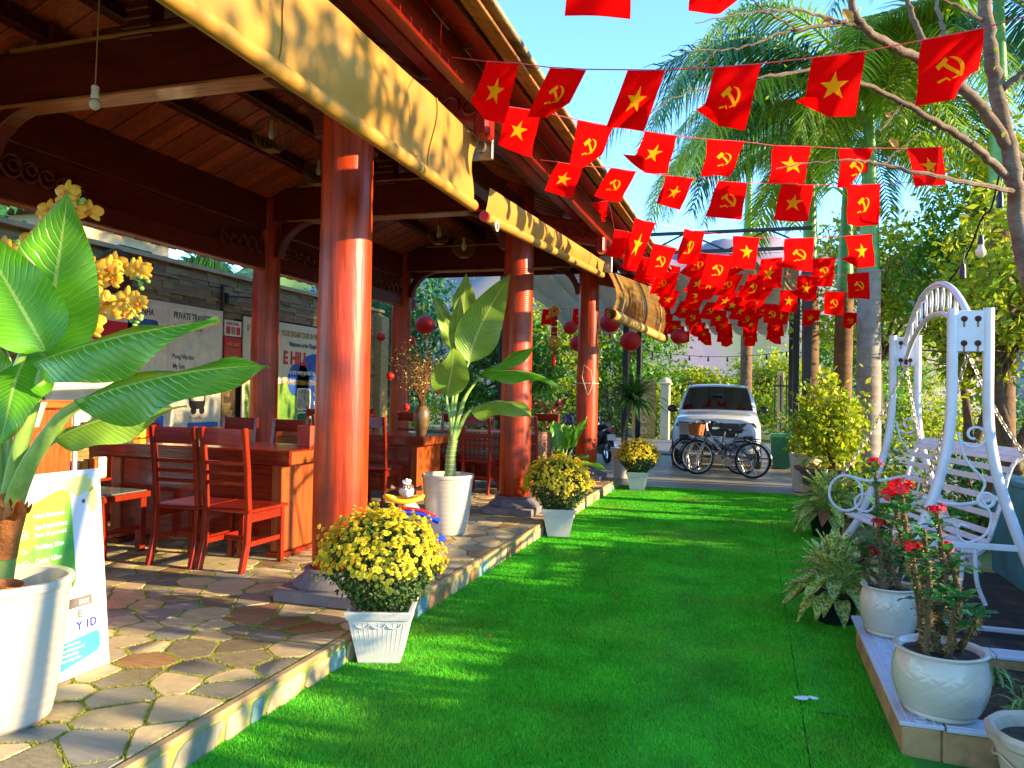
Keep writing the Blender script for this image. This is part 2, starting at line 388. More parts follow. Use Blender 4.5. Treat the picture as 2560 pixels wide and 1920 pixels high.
def voronoi(x0, x1, y0, y1, sx, sy, jit, gap, rnd):
    pts = []
    ny = int((y1-y0)/sy); nx = int((x1-x0)/sx)
    for j in range(ny):
        for i in range(nx):
            pts.append((x0+(i+.5+(.25 if j % 2 else -.25)+rnd.uniform(-jit, jit))*(x1-x0)/nx, y0+(j+.5+rnd.uniform(-jit, jit))*(y1-y0)/ny))
    G = {}
    for k, p in enumerate(pts): G.setdefault((int((p[0]-x0)/sx), int((p[1]-y0)/sy)), []).append(k)
    cells = []
    for k, p in enumerate(pts):
        poly = [(x0, y0), (x1, y0), (x1, y1), (x0, y1)]; gx, gy = int((p[0]-x0)/sx), int((p[1]-y0)/sy)
        for a in range(-2, 3):
            for b in range(-2, 3):
                for q in G.get((gx+a, gy+b), ()):
                    if q == k: continue
                    c = pts[q]; d = math.hypot(c[0]-p[0], c[1]-p[1]); nx_, ny_ = (c[0]-p[0])/d, (c[1]-p[1])/d
                    poly = clip(poly, p[0]+nx_*(d/2-gap), p[1]+ny_*(d/2-gap), nx_, ny_)
        if len(poly) >= 3: cells.append((p, poly))
    return cells
rs = random.Random(3)
cells = voronoi(-8.0, -2.155, 1.4, 12.95, .235, .2, .4, .0065, rs)
cells = [(c, chaikin(p)) for c, p in cells]
def floor_hidden(c): return False
vis = [k for k, (c, p) in enumerate(cells) if in_frame((c[0], c[1], FLOOR), 0)]
def screen_size(k):
    c = cells[k][0]; d = -.298*c[0]+.954*c[1]; return d
vis.sort(key=screen_size); indiv = set(vis[:300]); rest = MB(); restm = []
mi = [rs.choices(range(4), (.52, .25, .11, .12))[0] for _ in cells]
for k, (c, p) in enumerate(cells):
    h = .0095+rs.uniform(-.003, .003)
    if k in indiv:
        b = MB().prism([(x-c[0], y-c[1]) for x, y in p], 0, h, bev=.004)
        b.obj('paving_stone', st_m[mi[k]], plat, loc=(c[0], c[1], .1405), smooth=True)
    else:
        n0 = len(rest.f); rest.prism([(x, y) for x, y in p], .1405, .1405+h, bev=.004); restm += [mi[k]]*(len(rest.f)-n0)
ro = rest.obj('paving_stones', st_m[0], plat, kind='stuff', smooth=True)
for q in st_m[1:]: ro.data.materials.append(q)
ro.data.polygons.foreach_set('material_index', restm)
# moss and turf in the joints close to the camera
m_moss = M('joint_moss', '#8fa02c', rough=.8, island=.35, huevar=.03, translucent=.2, col2='#a39a3a')
MV = []
for k in vis[:420]:
    c, p = cells[k]; dd = screen_size(k)
    for i in range(len(p)):
        a, b_ = p[i], p[(i+1) % len(p)]; L_ = math.hypot(b_[0]-a[0], b_[1]-a[1])
        for q in range(int(L_*(620 if dd < 4.5 else 320)*rs.uniform(.1, 1.2))):
            t = rs.random(); o = rs.uniform(.001, .011)
            x, y = a[0]+(b_[0]-a[0])*t, a[1]+(b_[1]-a[1])*t; dx, dy = x-c[0], y-c[1]; dl = math.hypot(dx, dy); x += dx/dl*o; y += dy/dl*o
            an = rs.uniform(0, 2*PI); w_ = .003; l_ = rs.uniform(.006, .018); an2 = rs.uniform(0, 2*PI); z0 = .1405
            MV += [(x-math.cos(an)*w_, y-math.sin(an)*w_, z0), (x+math.cos(an)*w_, y+math.sin(an)*w_, z0), (x+math.cos(an2)*l_, y+math.sin(an2)*l_, z0+.011+rs.uniform(0, .008))]
np_mesh('joint_moss', np.array(MV), np.arange(len(MV)).reshape(-1, 3), m_moss, plat, kind='stuff')
m_teal = M('stone_teal', '#3f7478', rough=.5, var=.35, scale=9, bump=.15, rnd=.15, col2='#8fb0a8')
y = 1.6
while y < 12.9:
    wd = rs.uniform(.09, .3); hgt = rs.uniform(.095, .12)
    poly = []
    for t in range(10):
        a = 2*PI*t/10+.3; e = 4.5
        cx = math.copysign(abs(math.cos(a))**(2/e), math.cos(a)); sy_ = math.copysign(abs(math.sin(a))**(2/e), math.sin(a))
        poly.append((cx*wd/2*rs.uniform(.9, 1.05)+sy_*wd*.12, sy_*hgt/2))
    fr = lambda a, b, c: (c, a, b)
    b = MB().prism(poly, 0, .009, fr=fr, bev=.003)
    b.obj('riser_stone', rs.choices([st_m[0], m_teal, st_m[2], st_m[1]], (.46, .24, .2, .1))[0], plat, loc=(-2.1002, y+wd/2, .064), smooth=True)
    y += wd+rs.uniform(.014, .035)

# ---- ledger stone wall behind the pavilion
m_wallb = M('wall_core', '#4a3d2c', rough=.95)
m_slip = M('ledger_stone', '#9c7c4a', rough=.75, var=.35, scale=6, stretch=(2, 1, 5), bump=.5, bscale=30, rnd=.38, huevar=.02, col2='#745c3a')
wall = MB().box((-8.16, 9.8, 1.65), (.22, 11.7, 3.3)).obj('stone_wall', m_wallb, label='tall wall clad in brown split stone strips behind the tables', cat='wall')
POST_AREAS = [(8.0, 10.15, .7, 2.74), (10.35, 14.2, .6, 2.72)]
slips = []
z = .16
while z < 3.28:
    h = rs.choice((.055, .07, .09)); y = 4.0+rs.uniform(-.2, 0)
    while y < 15.6:
        l = rs.uniform(.16, .5); slips.append((y, z, l, h)); y += l+.003
    z += h+.003
def covered(s): return any(a-.1 < s[0] and s[0]+s[2] < b+.1 and c < s[1] < d-.06 for a, b, c, d in POST_AREAS)
slips = [s for s in slips if not covered(s)]
order = sorted(range(len(slips)), key=lambda i: -(in_frame((-8, slips[i][0], slips[i][1]), 0) and slips[i][1] > 1.3)*1000-slips[i][2]*slips[i][3]*100)
keep = set(order[:300]); rest = MB()
for i, (y, z, l, h) in enumerate(slips):
    d = rs.uniform(.022, .05)
    if i in keep: MB().box((0, 0, 0), (d, l, h)).obj('stone_strip', m_slip, wall, loc=(-8.052+d/2, y+l/2, z+h/2))
    else: rest.box((-8.052+d/2, y+l/2, z+h/2), (d, l, h))
rest.obj('stone_strips', m_slip, wall, kind='stuff')
MB().box((-8.1, 9.8, 3.33), (.3, 11.8, .06)).obj('coping', m_nose, wall)
MB().bbox((-8.02, 15.55, 1.65), (.36, .36, 3.1), .02).obj('wall_pier', m_slip, wall)

# ================================================================== PAVILION
w_col = M('column_wood', '#a83408', rough=.38, coat=.05, var=.55, scale=2.0, stretch=(13, 13, .9), bump=.16, bscale=4, rnd=.08, spec=.4, dirt=('#5c1606', .75, 2.6))
w_beam_x = wood('beam_wood_x', '#5e1c10', 'x', rough=.3)
w_beam_y = wood('beam_wood_y', '#5e1c10', 'y', rough=.3)
w_rib = wood('rafter_wood', '#4a160e', 'x', rough=.4)
w_plank = wood('plank_wood', '#a04a26', 'x', rough=.4, rnd=.3, coat=.2)
w_red = wood('eave_wood', '#861a0c', 'y', rough=.3, rnd=.05)
w_trim = wood('trim_wood', '#a86a3c', 'x', rough=.4)
m_base = M('column_base_stone', '#6f6a70', rough=.6, var=.25, scale=9, bump=.2, dirt=('#5d4634', .6, 4))
pav = thing('pavilion', 'large open sided red timber pavilion with tiled roof and round columns', 'pavilion', (XR, 6.6, FLOOR))
PO = Vector((XR, 6.6, FLOOR))
def pobj(b, name, mat, parent=pav, smooth=False, **kw):
    o = b.obj(name, mat, parent, smooth, **kw)
    if parent is pav: o.location = -PO
    return o
for x in (XO, XI):
    for y in COLY:
        if y < 1 and x == XI: continue
        b = MB(); top = 3.95
        prof = [(.15, FLOOR+.13), (.172, FLOOR+.16), (.178, FLOOR+.5), (.177, FLOOR+1.4), (.17, 2.6), (.165, top)]
        b.lathe(prof, (x, y, 0), 40); c = pobj(b, 'column', w_col, smooth=True)
        s = MB(); s.bbox((x, y, FLOOR+.045), (.6, .6, .09), .012)
        s.lathe([(.29, FLOOR+.0905), (.295, FLOOR+.105), (.27, FLOOR+.125), (.235, FLOOR+.15), (.215, FLOOR+.175), (.225, FLOOR+.19), (.205, FLOOR+.2), (.18, FLOOR+.2)], (x, y, 0), 36)
        s.obj('stone_base', m_base, c, smooth=True)
        if x == XO and y > 8:       # rings where the lacquer is banded / cord tied on
            r = MB(); z = 2.2
            while z < 2.95 and y < 9: r.torus((x, y, z), .172, .0035, 32, 5); z += .022
            if r.v: r.obj('wound_cord', M('cord_brown', '#7a3a1c', rough=.5), c, smooth=True)
# transverse frames
for y in COLY:
    b = MB(); b.bar((XI, y, 3.86), (XO, y, 3.86), .17, .4, bev=.015); pobj(b, 'tie_beam', w_beam_x)
    b = MB(); b.bar((XI+.35, y-.0, 3.648), (XO-.35, y, 3.648), .2, .022); b.bar((XI+.5, y-.0, 4.075), (XO-.5, y, 4.075), .2, .025); pobj(b, 'beam_moulding', w_trim)
    for sx, x in ((1, XI), (-1, XO)):                                  # curved knee braces
        pts = bez((x+sx*.17, y, 3.2), (x+sx*.2, y, 3.45), (x+sx*.35, y, 3.6), (x+sx*.62, y, 3.68), 7)
        b = MB()
        for i in range(6): b.bar(pts[i], pts[i+1]+(pts[i+1]-pts[i])*.12, .1, .14, up=(0, 1, 0), bev=.01)
        pobj(b, 'knee_brace', w_beam_x)
    b = MB(); b.bbox((XR, y, 4.22), (.22, .16, .5), .02); b.bbox((XR, y, 4.12), (.9, .14, .1), .03); b.bbox((XR-.9, y, 4.16), (.16, .14, .22), .02); b.bbox((XR+.9, y, 4.16), (.16, .14, .22), .02)
    for k in range(5): b.bbox((XR, y-.085, 4.05+k*.07), (.3-.03*k, .02, .03), .008)
    pobj(b, 'king_post', w_beam_x)
    # outrigger that carries the eave, with a carved nose
    b = MB(); b.bar((XO, y, 3.5), (-1.62, y, 3.3), .13, .24, bev=.015); b.bbox((-1.64, y, 3.26), (.1, .15, .3), .02); pobj(b, 'outrigger', w_red)
    b = MB()
    for k in range(4): b.torus((-2.1+.13*k, y-.07, 3.36-.02*k), .05, .012, 16, 6, axis=Matrix.Rotation(PI/2, 3, 'X'))
    pobj(b, 'carved_scroll', w_red, smooth=True)
Y0, Y1 = -1.5, 12.95
for x, zz, hh in ((XI, 3.14, .2), (XI, 3.74, .42), (XO, 3.62, .24)):
    b = MB(); b.bar((x, Y0, zz), (x, Y1, zz), .16, hh, bev=.012); pobj(b, 'long_beam', w_beam_y)
b = MB(); b.bar((XI, Y0, 3.385), (XI, Y1, 3.385), .05, .29); pobj(b, 'beam_panel', w_beam_y)
b = MB(); b.bar((XI+.06, Y0, 3.03), (XI+.06, Y1, 3.03), .1, .02); pobj(b, 'beam_moulding', wood('trim_wood_y', '#9a4a24', 'y'))
for y in COLY:                                                        # carved corner ornaments on the panel
    for sgn in ((1, -1) if y < 12 else (-1,)):
        b = MB()
        for k in range(5):
            R = .095-.01*k
            b.torus((XI+.085, y+sgn*(.28+.17*k), 3.33-.012*k), R, .016, 18, 6, axis=Matrix.Rotation(PI/2, 3, 'Y')); b.torus((XI+.085, y+sgn*(.3+.17*k), 3.34), R*.5, .014, 14, 6, axis=Matrix.Rotation(PI/2, 3, 'Y'))
        pobj(b, 'carved_scroll', w_beam_y, smooth=True)
# purlins run along the roof, planks down the slope
for x in (-6.9, -5.2, -4.72, -3.9, -3.35, -3.0, -2.05):
    b = MB(); z = roofz(x)-.085; b.bar((x, Y0, z), (x, Y1, z), .11, .12, bev=.01); pobj(b, 'purlin', w_rib)
b = MB(); b.bar((XR, Y0, 4.5), (XR, Y1, 4.5), .2, .22, bev=.03); pobj(b, 'ridge_beam', w_rib)
XE = -1.25; XB = -7.35
def plank(xa, xb, y, wd, dz, nm='roof_plank'):
    za, zb = roofz(xa), roofz(xb); b = MB()
    b.bar((xa, y, za+dz), (xb, y, zb+dz), wd, .022, bev=.003); return pobj(b, nm, w_plank)
y = Y0; k = 0
while y < Y1:
    wd = .15; dz = .0 if k % 2 else .012
    plank(XR-.05, XB, y+wd/2, wd-.008, dz)
    if y > 1.0: plank(XR+.05, XE-.52, y+wd/2, wd-.008, dz)
    y += wd; k += 1
# outer eave: red beam and boards, brown soffit boards, tile edge
def ez(y): return .0+.012*max(0, (y-4.7))
b = MB(); b.bar((-1.62, Y0, 3.33), (-1.62, Y1, 3.40), .08, .2, bev=.01); pobj(b, 'eave_beam', w_red)
b = MB(); b.bar((-1.9, Y0, 3.5), (-1.9, Y1, 3.54), .1, .12, bev=.01); pobj(b, 'eave_beam', w_red)
y = Y0
while y < Y1-.05:
    l = min(1.3, Y1-y); b = MB()
    b.bar((-1.475, y, 3.415+ez(y)), (-1.475, y+l-.012, 3.415+ez(y+l)), .2, .02, up=Vector((.4, 0, 1)).normalized()); pobj(b, 'eave_board', w_red); y += l
w_sof = wood('soffit_wood', '#8a5a2c', 'y', rough=.6, coat=0, rnd=.25)
y = Y0
while y < Y1:
    b = MB(); b.bbox((-1.31, y+.06, 3.375+ez(y)), (.125, .112, .016), .003, Matrix.Rotation(.4, 3, 'Y')); pobj(b, 'soffit_board', w_sof); y += .118
m_tile = M('roof_tile', '#8c7a5c', rough=.8, var=.3, scale=6, bump=.3, dirt=('#4a4438', .8, 4), rnd=.2)
k = 0; y = Y0
while y < Y1:
    b = MB()
    pts = [Vector((XE+.02, y+.1, roofz(XE)+.06+ez(y))), Vector((XE-.6, y+.1, roofz(XE-.6)+.06+ez(y)))]
    b.bbox((pts[0]+pts[1])/2, (.72, .196, .026), .006, Matrix.Rotation(math.atan(.43), 3, 'Y')); pobj(b, 'eave_tile', m_tile); y += .2
b = MB()
for s in (1, -1):
    xe = XE-.5 if s > 0 else XB
    b.add([(XR, Y0, roofz(XR)+.1), (XR, Y1, roofz(XR)+.1), (xe, Y1, roofz(xe)+.1), (xe, Y0, roofz(xe)+.1), (XR, Y0, roofz(XR)+.14), (XR, Y1, roofz(XR)+.14), (xe, Y1, roofz(xe)+.14), (xe, Y0, roofz(xe)+.14)],
          [(0, 1, 2, 3), (7, 6, 5, 4), (0, 3, 7, 4), (1, 5, 6, 2), (2, 6, 7, 3)])
pobj(b, 'roof_covering', m_tile)
b = MB(); b.add([(XR, Y1-.06, roofz(XR)+.08), (-2.2, Y1-.06, roofz(-2.2)+.02), (-2.2, Y1-.06, 3.6), (-6.4, Y1-.06, 3.6), (-6.4, Y1-.06, roofz(-6.4)+.02)], [(0, 1, 2, 3, 4)])
pobj(b, 'gable_board', w_beam_x)
# ---- drop awnings hung under the eave
def awn_mat():
    return M('awning_canvas', '#aa7c28', rough=.6, var=.14, scale=2.5, translucent=.12, bump=.06, bscale=250)
m_awn = awn_mat(); m_tube = M('awning_tube', '#aa7a2a', rough=.6, var=.2, scale=5); m_steel = M('galvanised_steel', '#8f8a84', rough=.4, metal=.7)
m_redcap = M('red_cap', '#c8101a', rough=.4); m_ropew = M('white_rope', '#d8d2c0', rough=.8)
def awning(y0, y1, zb0, zb1, zt0, zt1, label, seams, wrinkle):
    t = thing('drop_awning', label, 'awning', (-1.73, (y0+y1)/2, zb0), group='drop awnings under the eave'); O = Vector(t.location)
    def fn(u, v):
        y = y0+(y1-y0)*u; zb = zb0+(zb1-zb0)*u; zt = zt0+(zt1-zt0)*u
        e = min(u, 1-u)*2
        wv = wrinkle*(math.sin(y*6.2+v*2.2)*.5+math.sin(y*14+v*5)*.25+math.sin(y*3.1-v*4)*.6)*(.3+.7*v*(1-v)*4)
        wv += .02*math.sin(u*PI)*math.sin(v*PI)
        edge = .05*(max(0, 1-e*14))*v*(1-v)*2
        return Vector((-1.73+wv+.03*v, y-(.0 if u < .5 else edge), zb+.035+(zt-zb-.035)*v))-O
    MB().grid(fn, 120, 14).obj('canvas', m_awn, t, smooth='all')
    a = Vector((-1.73, y0, zb0+.015)); b_ = Vector((-1.73, y1, zb1+.015))
    MB().tube([a+(b_-a)*(i/12)-O for i in range(13)], .036, 14).obj('rolled_hem', m_tube, t, smooth=True)
    MB().cyl(b_-O, b_+Vector((0, .03, 0))-O, .03, n=14).obj('end_cap', m_redcap, t, smooth=True)
    if y0 > 4: MB().cyl(a-O-Vector((0, .03, 0)), a-O, .035, n=14).obj('end_cap', m_redcap, t, smooth=True)
    for sy in seams:
        u = (sy-y0)/(y1-y0); pts = [fn(u, v/8)+Vector((.006, 0, 0)) for v in range(9)]
        MB().tube(pts, .004, 5).obj('seam', m_awn, t)
    c = Vector((-1.7, y1+.06, zt1-.02)); s = MB().bbox(c-O, (.16, .03, .2), .006); s.cyl(c-O+Vector((.0, -.05, -.02)), c-O+Vector((0, .0, -.02)), .04, n=12); s.obj('end_bracket', m_steel, t)
    r = MB(); r.torus((0.05, y0-O.y+.1, -.03), .03, .006, 16, 6, axis=Matrix.Rotation(PI/2, 3, 'Y')); r.obj('tie_ring', m_ropew, t, smooth=True)
awning(.6, 4.62, 2.69, 2.70, 3.1, 3.14, 'tan canvas drop awning with wrinkles, hung beside the thick near column', (2.48, 3.9), .022)
awning(4.86, 9.05, 2.68, 2.94, 2.89, 3.11, 'narrower yellow canvas drop awning strip next to the bamboo blind', (6.6, 8.2), .005)
# ---- bamboo blind, half rolled
m_bam = M('bamboo_slat', '#b58f4c', rough=.7, var=.4, scale=6, stretch=(1, 5, 1), rnd=.25, translucent=.08)
bl = thing('bamboo_blind', 'half rolled split bamboo blind hanging at the far pavilion bay', 'blind', (-1.65, 11.2, 2.5)); O = Vector(bl.location)
A0, A1 = Vector((-1.72, 9.3, 3.05)), Vector((-1.52, 13.0, 3.30))
def blp(u, v):          # v 0 top .. 1 bottom; belly towards the garden
    p = A0.lerp(A1, u); dz = -(.5+.26*u)*v
    return p+Vector((.12*math.sin(v*PI*.8), 0, dz))
ns = 46
for k in range(ns):
    v = k/ns; b = MB(); pts = [blp(u/10, v)-O for u in range(11)]; b.tube(pts, .0075, 5, flat=.5); b.obj('slat', m_bam, bl)
sp = []
for k in range(60):
    a = k/60*5*PI; r = .02+.055*k/60; sp.append((r*math.cos(a), r*math.sin(a)))
b = MB(); e0, e1 = blp(0, 1), blp(1, 1); vs = []; fs = []
for k, (x, z) in enumerate(sp):
    for e in (e0, e1): vs.append(e+Vector((x, 0, z-.04))-O)
for k in range(len(sp)-1): fs.append((2*k, 2*k+1, 2*k+3, 2*k+2))
b.add(vs, fs); b.obj('rolled_end', m_bam, bl, smooth='all')
for u in (.12, .5, .88): MB().tube([blp(u, v/10)-O+Vector((.012, 0, 0)) for v in range(11)], .004, 5).obj('pull_cord', m_ropew, bl)
# ================================================================== FURNITURE UNDER THE ROOF
w_ch = wood('chair_wood_z', '#80220e', 'z', rough=.26, coat=.25, rnd=.1)
w_chx = wood('chair_wood_x', '#7c200e', 'x', rough=.26, coat=.25, rnd=.1)
w_tab = wood('table_wood', '#7a2410', 'x', rough=.2, coat=.4, var=.4, rnd=.05)
w_end = wood('table_end_wood', '#98481c', 'z', rough=.35, coat=.3, var=.3)
def build_chair():
    t = thing('dining_chair', '', 'chair'); W, Dp, S = .42, .42, .46
    for sx in (-1, 1):
        x = sx*(W/2-.02)
        pts = [(x, -.055, 0), (x, .0, .2), (x, .012, S), (x, -.012, .75), (x, -.055, 1.06)]
        b = MB()
        for i in range(4):
            a, c = Vector(pts[i]), Vector(pts[i+1]); b.bar(a-(c-a)*.01, c+(c-a)*.02, .036, .052 if i < 2 else .044, up=(0, -1, 0))
        b.obj('back_post', w_ch, t)
        MB().bar((x, Dp, 0), (x, Dp, S-.02), .038, .042, up=(0, 1, 0)).obj('front_leg', w_ch, t)
        MB().bar((x, .02, S-.065), (x, Dp-.02, S-.065), .024, .07).obj('seat_rail', w_chx, t)
        MB().bar((x, .0, .2), (x, Dp-.02, .2), .02, .04).obj('stretcher', w_chx, t)
    MB().bar((-W/2+.04, Dp-.0, S-.065), (W/2-.04, Dp, S-.065), .024, .07).obj('seat_rail', w_chx, t)
    MB().bar((-W/2+.04, .22, .2), (W/2-.04, .22, .2), .02, .036).obj('stretcher', w_chx, t)
    MB().bbox((0, Dp/2+.012, S-.012), (W+.03, Dp+.07, .026), .008).obj('seat', w_chx, t)
    MB().bar((-W/2+.03, -.045, .995), (W/2-.03, -.045, .995), .024, .125, up=Vector((0, .14, 1)).normalized()).obj('top_rail', w_chx, t)
    for z, y in ((.80, -.02), (.725, -.012), (.65, -.002)):
        MB().bar((-W/2+.03, y, z), (W/2-.03, y, z), .018, .03).obj('back_slat', w_chx, t)
    return t
CH = build_chair(); first = [True]
def chair(x, y, rz, label):
    o = CH if first[0] else copy_tree(CH); first[0] = False
    tag(o, label, 'chair', 'red varnished dining chairs', None, (x, y, FLOOR+.001), rz); return o
chair(-4.185, 4.86, 0.02, 'red wooden chair beside the low glass table, back turned to the path')
chair(-3.74, 4.87, -.02, 'red wooden chair nearest the thick column, its back to the path')
chair(-5.15, 6.86, PI+.05, 'red wooden chair behind the first thick slab table, beside the drinks shelf')
chair(-4.45, 6.72, PI-.03, 'red wooden chair behind the chopstick box table')
chair(-4.28, 8.16, 0.05, 'red wooden chair in front of the table with the vase, next to the potted plant')
chair(-4.85, 8.2, 0.0, 'red wooden chair in front of the vase table, next to the inner column')
chair(-4.2, 10.6, PI, 'red wooden chair behind the vase, facing the path')
chair(-4.95, 10.6, PI, 'red wooden chair behind the vase table, under the dried branches')
chair(-3.56, 9.84, 0.0, 'red wooden chair in front of the patterned tablecloth, left of the second column')
chair(-2.95, 10.02, -.06, 'red wooden chair hidden partly behind the second column')
chair(-3.9, 12.1, PI, 'red wooden chair behind the patterned tablecloth, next to the gate side')
chair(-3.2, 12.15, PI, 'red wooden chair behind the patterned tablecloth, nearest the garden')
chair(-6.55, 12.2, 0.3, 'red wooden chair by the far inner column, facing the wall end')
chair(-7.1, 11.4, PI/2, 'red wooden chair against the illustrated tour board')
chair(-6.35, 5.15, -PI/2, 'red wooden chair beside the wooden counter')
def slab_table(x0, x1, y0, y1, top, label, ends=True):
    t = thing('slab_table', label, 'table', ((x0+x1)/2, (y0+y1)/2, FLOOR), group='thick slab dining tables'); O = Vector(t.location)
    b = MB(); cx, cy = (x0+x1)/2-O.x, (y0+y1)/2-O.y
    b.bbox((cx, cy, top-.06-FLOOR), (x1-x0, y1-y0, .12), .012); b.obj('table_top', w_tab, t)
    MB().bbox((x1-O.x+.0025, cy, top-.06-FLOOR), (.006, y1-y0-.02, .1), .002).obj('end_grain', w_end, t)
    for x in (x1-.16, x0+.16):
        b = MB(); b.bbox((x-O.x, cy, (top-.12-FLOOR)/2+.02), (.1, y1-y0-.12, top-.125-FLOOR-.04), .008); b.obj('leg_panel', w_end, t)
        MB().bbox((x-O.x, cy, .02), (.15, y1-y0-.06, .04), .006).obj('foot', w_tab, t)
    MB().bbox((cx, y0-O.y+.1, (top-.12-FLOOR)/2+.04), (x1-x0-.44, .035, top-.22-FLOOR), .005).obj('front_panel', w_tab, t)
    return t
slab_table(-5.45, -3.5, 5.33, 6.1, 1.02, 'thick varnished slab table carrying the chopstick box')
slab_table(-5.6, -3.9, 8.85, 9.72, .96, 'thick varnished slab table carrying the ribbed vase')
slab_table(-7.6, -6.5, 9.4, 10.4, .95, 'thick varnished slab table set against the tour boards')
# patterned cloth on the third table
def cloth_mat():
    mt = bpy.data.materials.new('brocade'); mt.use_nodes = True; t = mt.node_tree; n = t.nodes; L = t.links; b = n['Principled BSDF']; b.inputs['Roughness'].default_value = .85
    tc = n.new('ShaderNodeTexCoord'); mp = n.new('ShaderNodeMapping'); mp.inputs['Rotation'].default_value = (0, 0, 0); L.new(tc.outputs['UV'], mp.inputs[0])
    mp.inputs['Scale'].default_value = (9, 5, 1)
    ck = n.new('ShaderNodeTexChecker'); ck.inputs['Scale'].default_value = 3; mp2 = n.new('ShaderNodeMapping'); mp2.inputs['Rotation'].default_value = (0, 0, PI/4); mp2.inputs['Scale'].default_value = (4, 4, 1)
    L.new(mp.outputs[0], mp2.inputs[0]); L.new(mp2.outputs[0], ck.inputs['Vector'])
    wv = n.new('ShaderNodeTexVoronoi'); wv.distance = 'MANHATTAN'; wv.inputs['Scale'].default_value = 2.6; wv.inputs['Randomness'].default_value = 0; L.new(mp.outputs[0], wv.inputs['Vector'])
    cr = n.new('ShaderNodeValToRGB'); cr.color_ramp.interpolation = 'CONSTANT'; e = cr.color_ramp.elements
    cols = [(0, '#c9a13c'), (.14, '#7a1416'), (.26, '#1c1620'), (.36, '#d8ceb0'), (.42, '#2c5a4a'), (.5, '#1c1418'), (.62, '#a8321c')]
    e[0].position, e[0].color = cols[0][0], (*hexc(cols[0][1]), 1); e[1].position, e[1].color = cols[1][0], (*hexc(cols[1][1]), 1)
    for p, c in cols[2:]: q = e.new(p); q.color = (*hexc(c), 1)
    L.new(wv.outputs['Distance'], cr.inputs[0]); L.new(cr.outputs[0], b.inputs['Base Color']); return mt
m_broc = cloth_mat()
slab_table(-4.55, -2.95, 10.55, 11.35, .95, 'slab table under the black and gold patterned cloth')
def cloth(u, v):
    x = -4.6+1.72*u; z = .957; yy = 10.5+.9*v
    # v outside the top hangs down
    a = (v*1.9-.45)
    if a < 0: yy = 10.51+.02*math.sin(x*12); z = .957+a*.9
    elif a > 1: yy = 11.39+.02*math.sin(x*12); z = .957-(a-1)*.9
    else: yy = 10.52+a*.86
    return Vector((x, yy, z))
b = MB().grid(cloth, 40, 40, uv=True); b.obj('tablecloth', m_broc, label='black patterned cloth with gold and red diamonds draped on the table', cat='tablecloth', smooth='all')
def cloth2(u, v): return Vector((-2.875+.015*math.sin(u*18), 10.5+.9*u, .955-.62*v+.02*math.sin(u*5)))
b = MB().grid(cloth2, 30, 12, uv=True); b.obj('tablecloth', m_broc, label='end fall of a diamond patterned cloth beside the leafy potted plant', cat='tablecloth', smooth='all')
# chopstick box
m_box = M('woven_box', '#b03a1c', rough=.5, var=.4, scale=60, bump=.4); m_black = M('black_lacquer', '#15110f', rough=.35)
t = thing('chopstick_box', 'red woven chopstick box full of black chopsticks on the slab table', 'box', (-3.68, 5.86, 1.0215))
b = MB()
for x, y, dx, dy in ((-.06, 0, .008, .13), (.06, 0, .008, .13), (0, -.06, .112, .008), (0, .06, .112, .008)): b.bbox((x, y, .09), (dx, dy, .18), .002)
b.bbox((0, 0, .006), (.11, .11, .01)); b.obj('box', m_box, t)
for k in range(9):
    x, y = rs.uniform(-.035, .035), rs.uniform(-.035, .035); MB().cyl((x, y, .015), (x+rs.uniform(-.03, .03), y+rs.uniform(-.03, .03), .25+rs.uniform(-.02, .02)), .0035, n=6).obj('chopstick', m_black, t)
# vase with dried branches
m_vase = M('vase_glaze', '#6b5232', rough=.35, var=.3, scale=20, stretch=(1, 1, 8))
t = thing('branch_vase', 'brown ribbed vase with tall dried blossom branches on the slab table', 'vase', (-4.06, 9.12, .961))
prof = [(.0, 0), (.06, 0), (.075, .05), (.1, .2), (.105, .28), (.085, .34), (.06, .37), (.072, .385), (.06, .375), (.05, .3)]
MB().lathe(prof, n=28, fn=lambda th, z: 1+.012*math.sin(z*260)).obj('vase', m_vase, t, smooth=True)
m_twig = M('twig', '#6a3c24', rough=.8); m_blos = M('dry_blossom', '#c8b060', rough=.8, island=.4, huevar=.03, translucent=.2)
tw = MB(); fl = []
for k in range(58):
    a = rs.uniform(0, 2*PI); sp = rs.uniform(.05, .42); h = rs.uniform(.5, .95)*(1.1-sp*.7)
    e = Vector((math.cos(a)*sp, math.sin(a)*sp, .36+h)); pts = bez((rs.uniform(-.03, .03), rs.uniform(-.03, .03), .3), (0, 0, .5), (e.x*.5, e.y*.5, .4+h*.6), e, 7)
    tw.tube(pts, [.0035-.0003*i for i in range(7)], 4)
    for q in range(16):
        s = pts[rs.randint(3, 6)]+Vector((rs.gauss(0, .045), rs.gauss(0, .045), rs.gauss(0, .05)))
        fl.append(s)
        if q % 4 == 0: tw.tube([pts[4], s], .0015, 3)
tw.obj('twigs', m_twig, t)
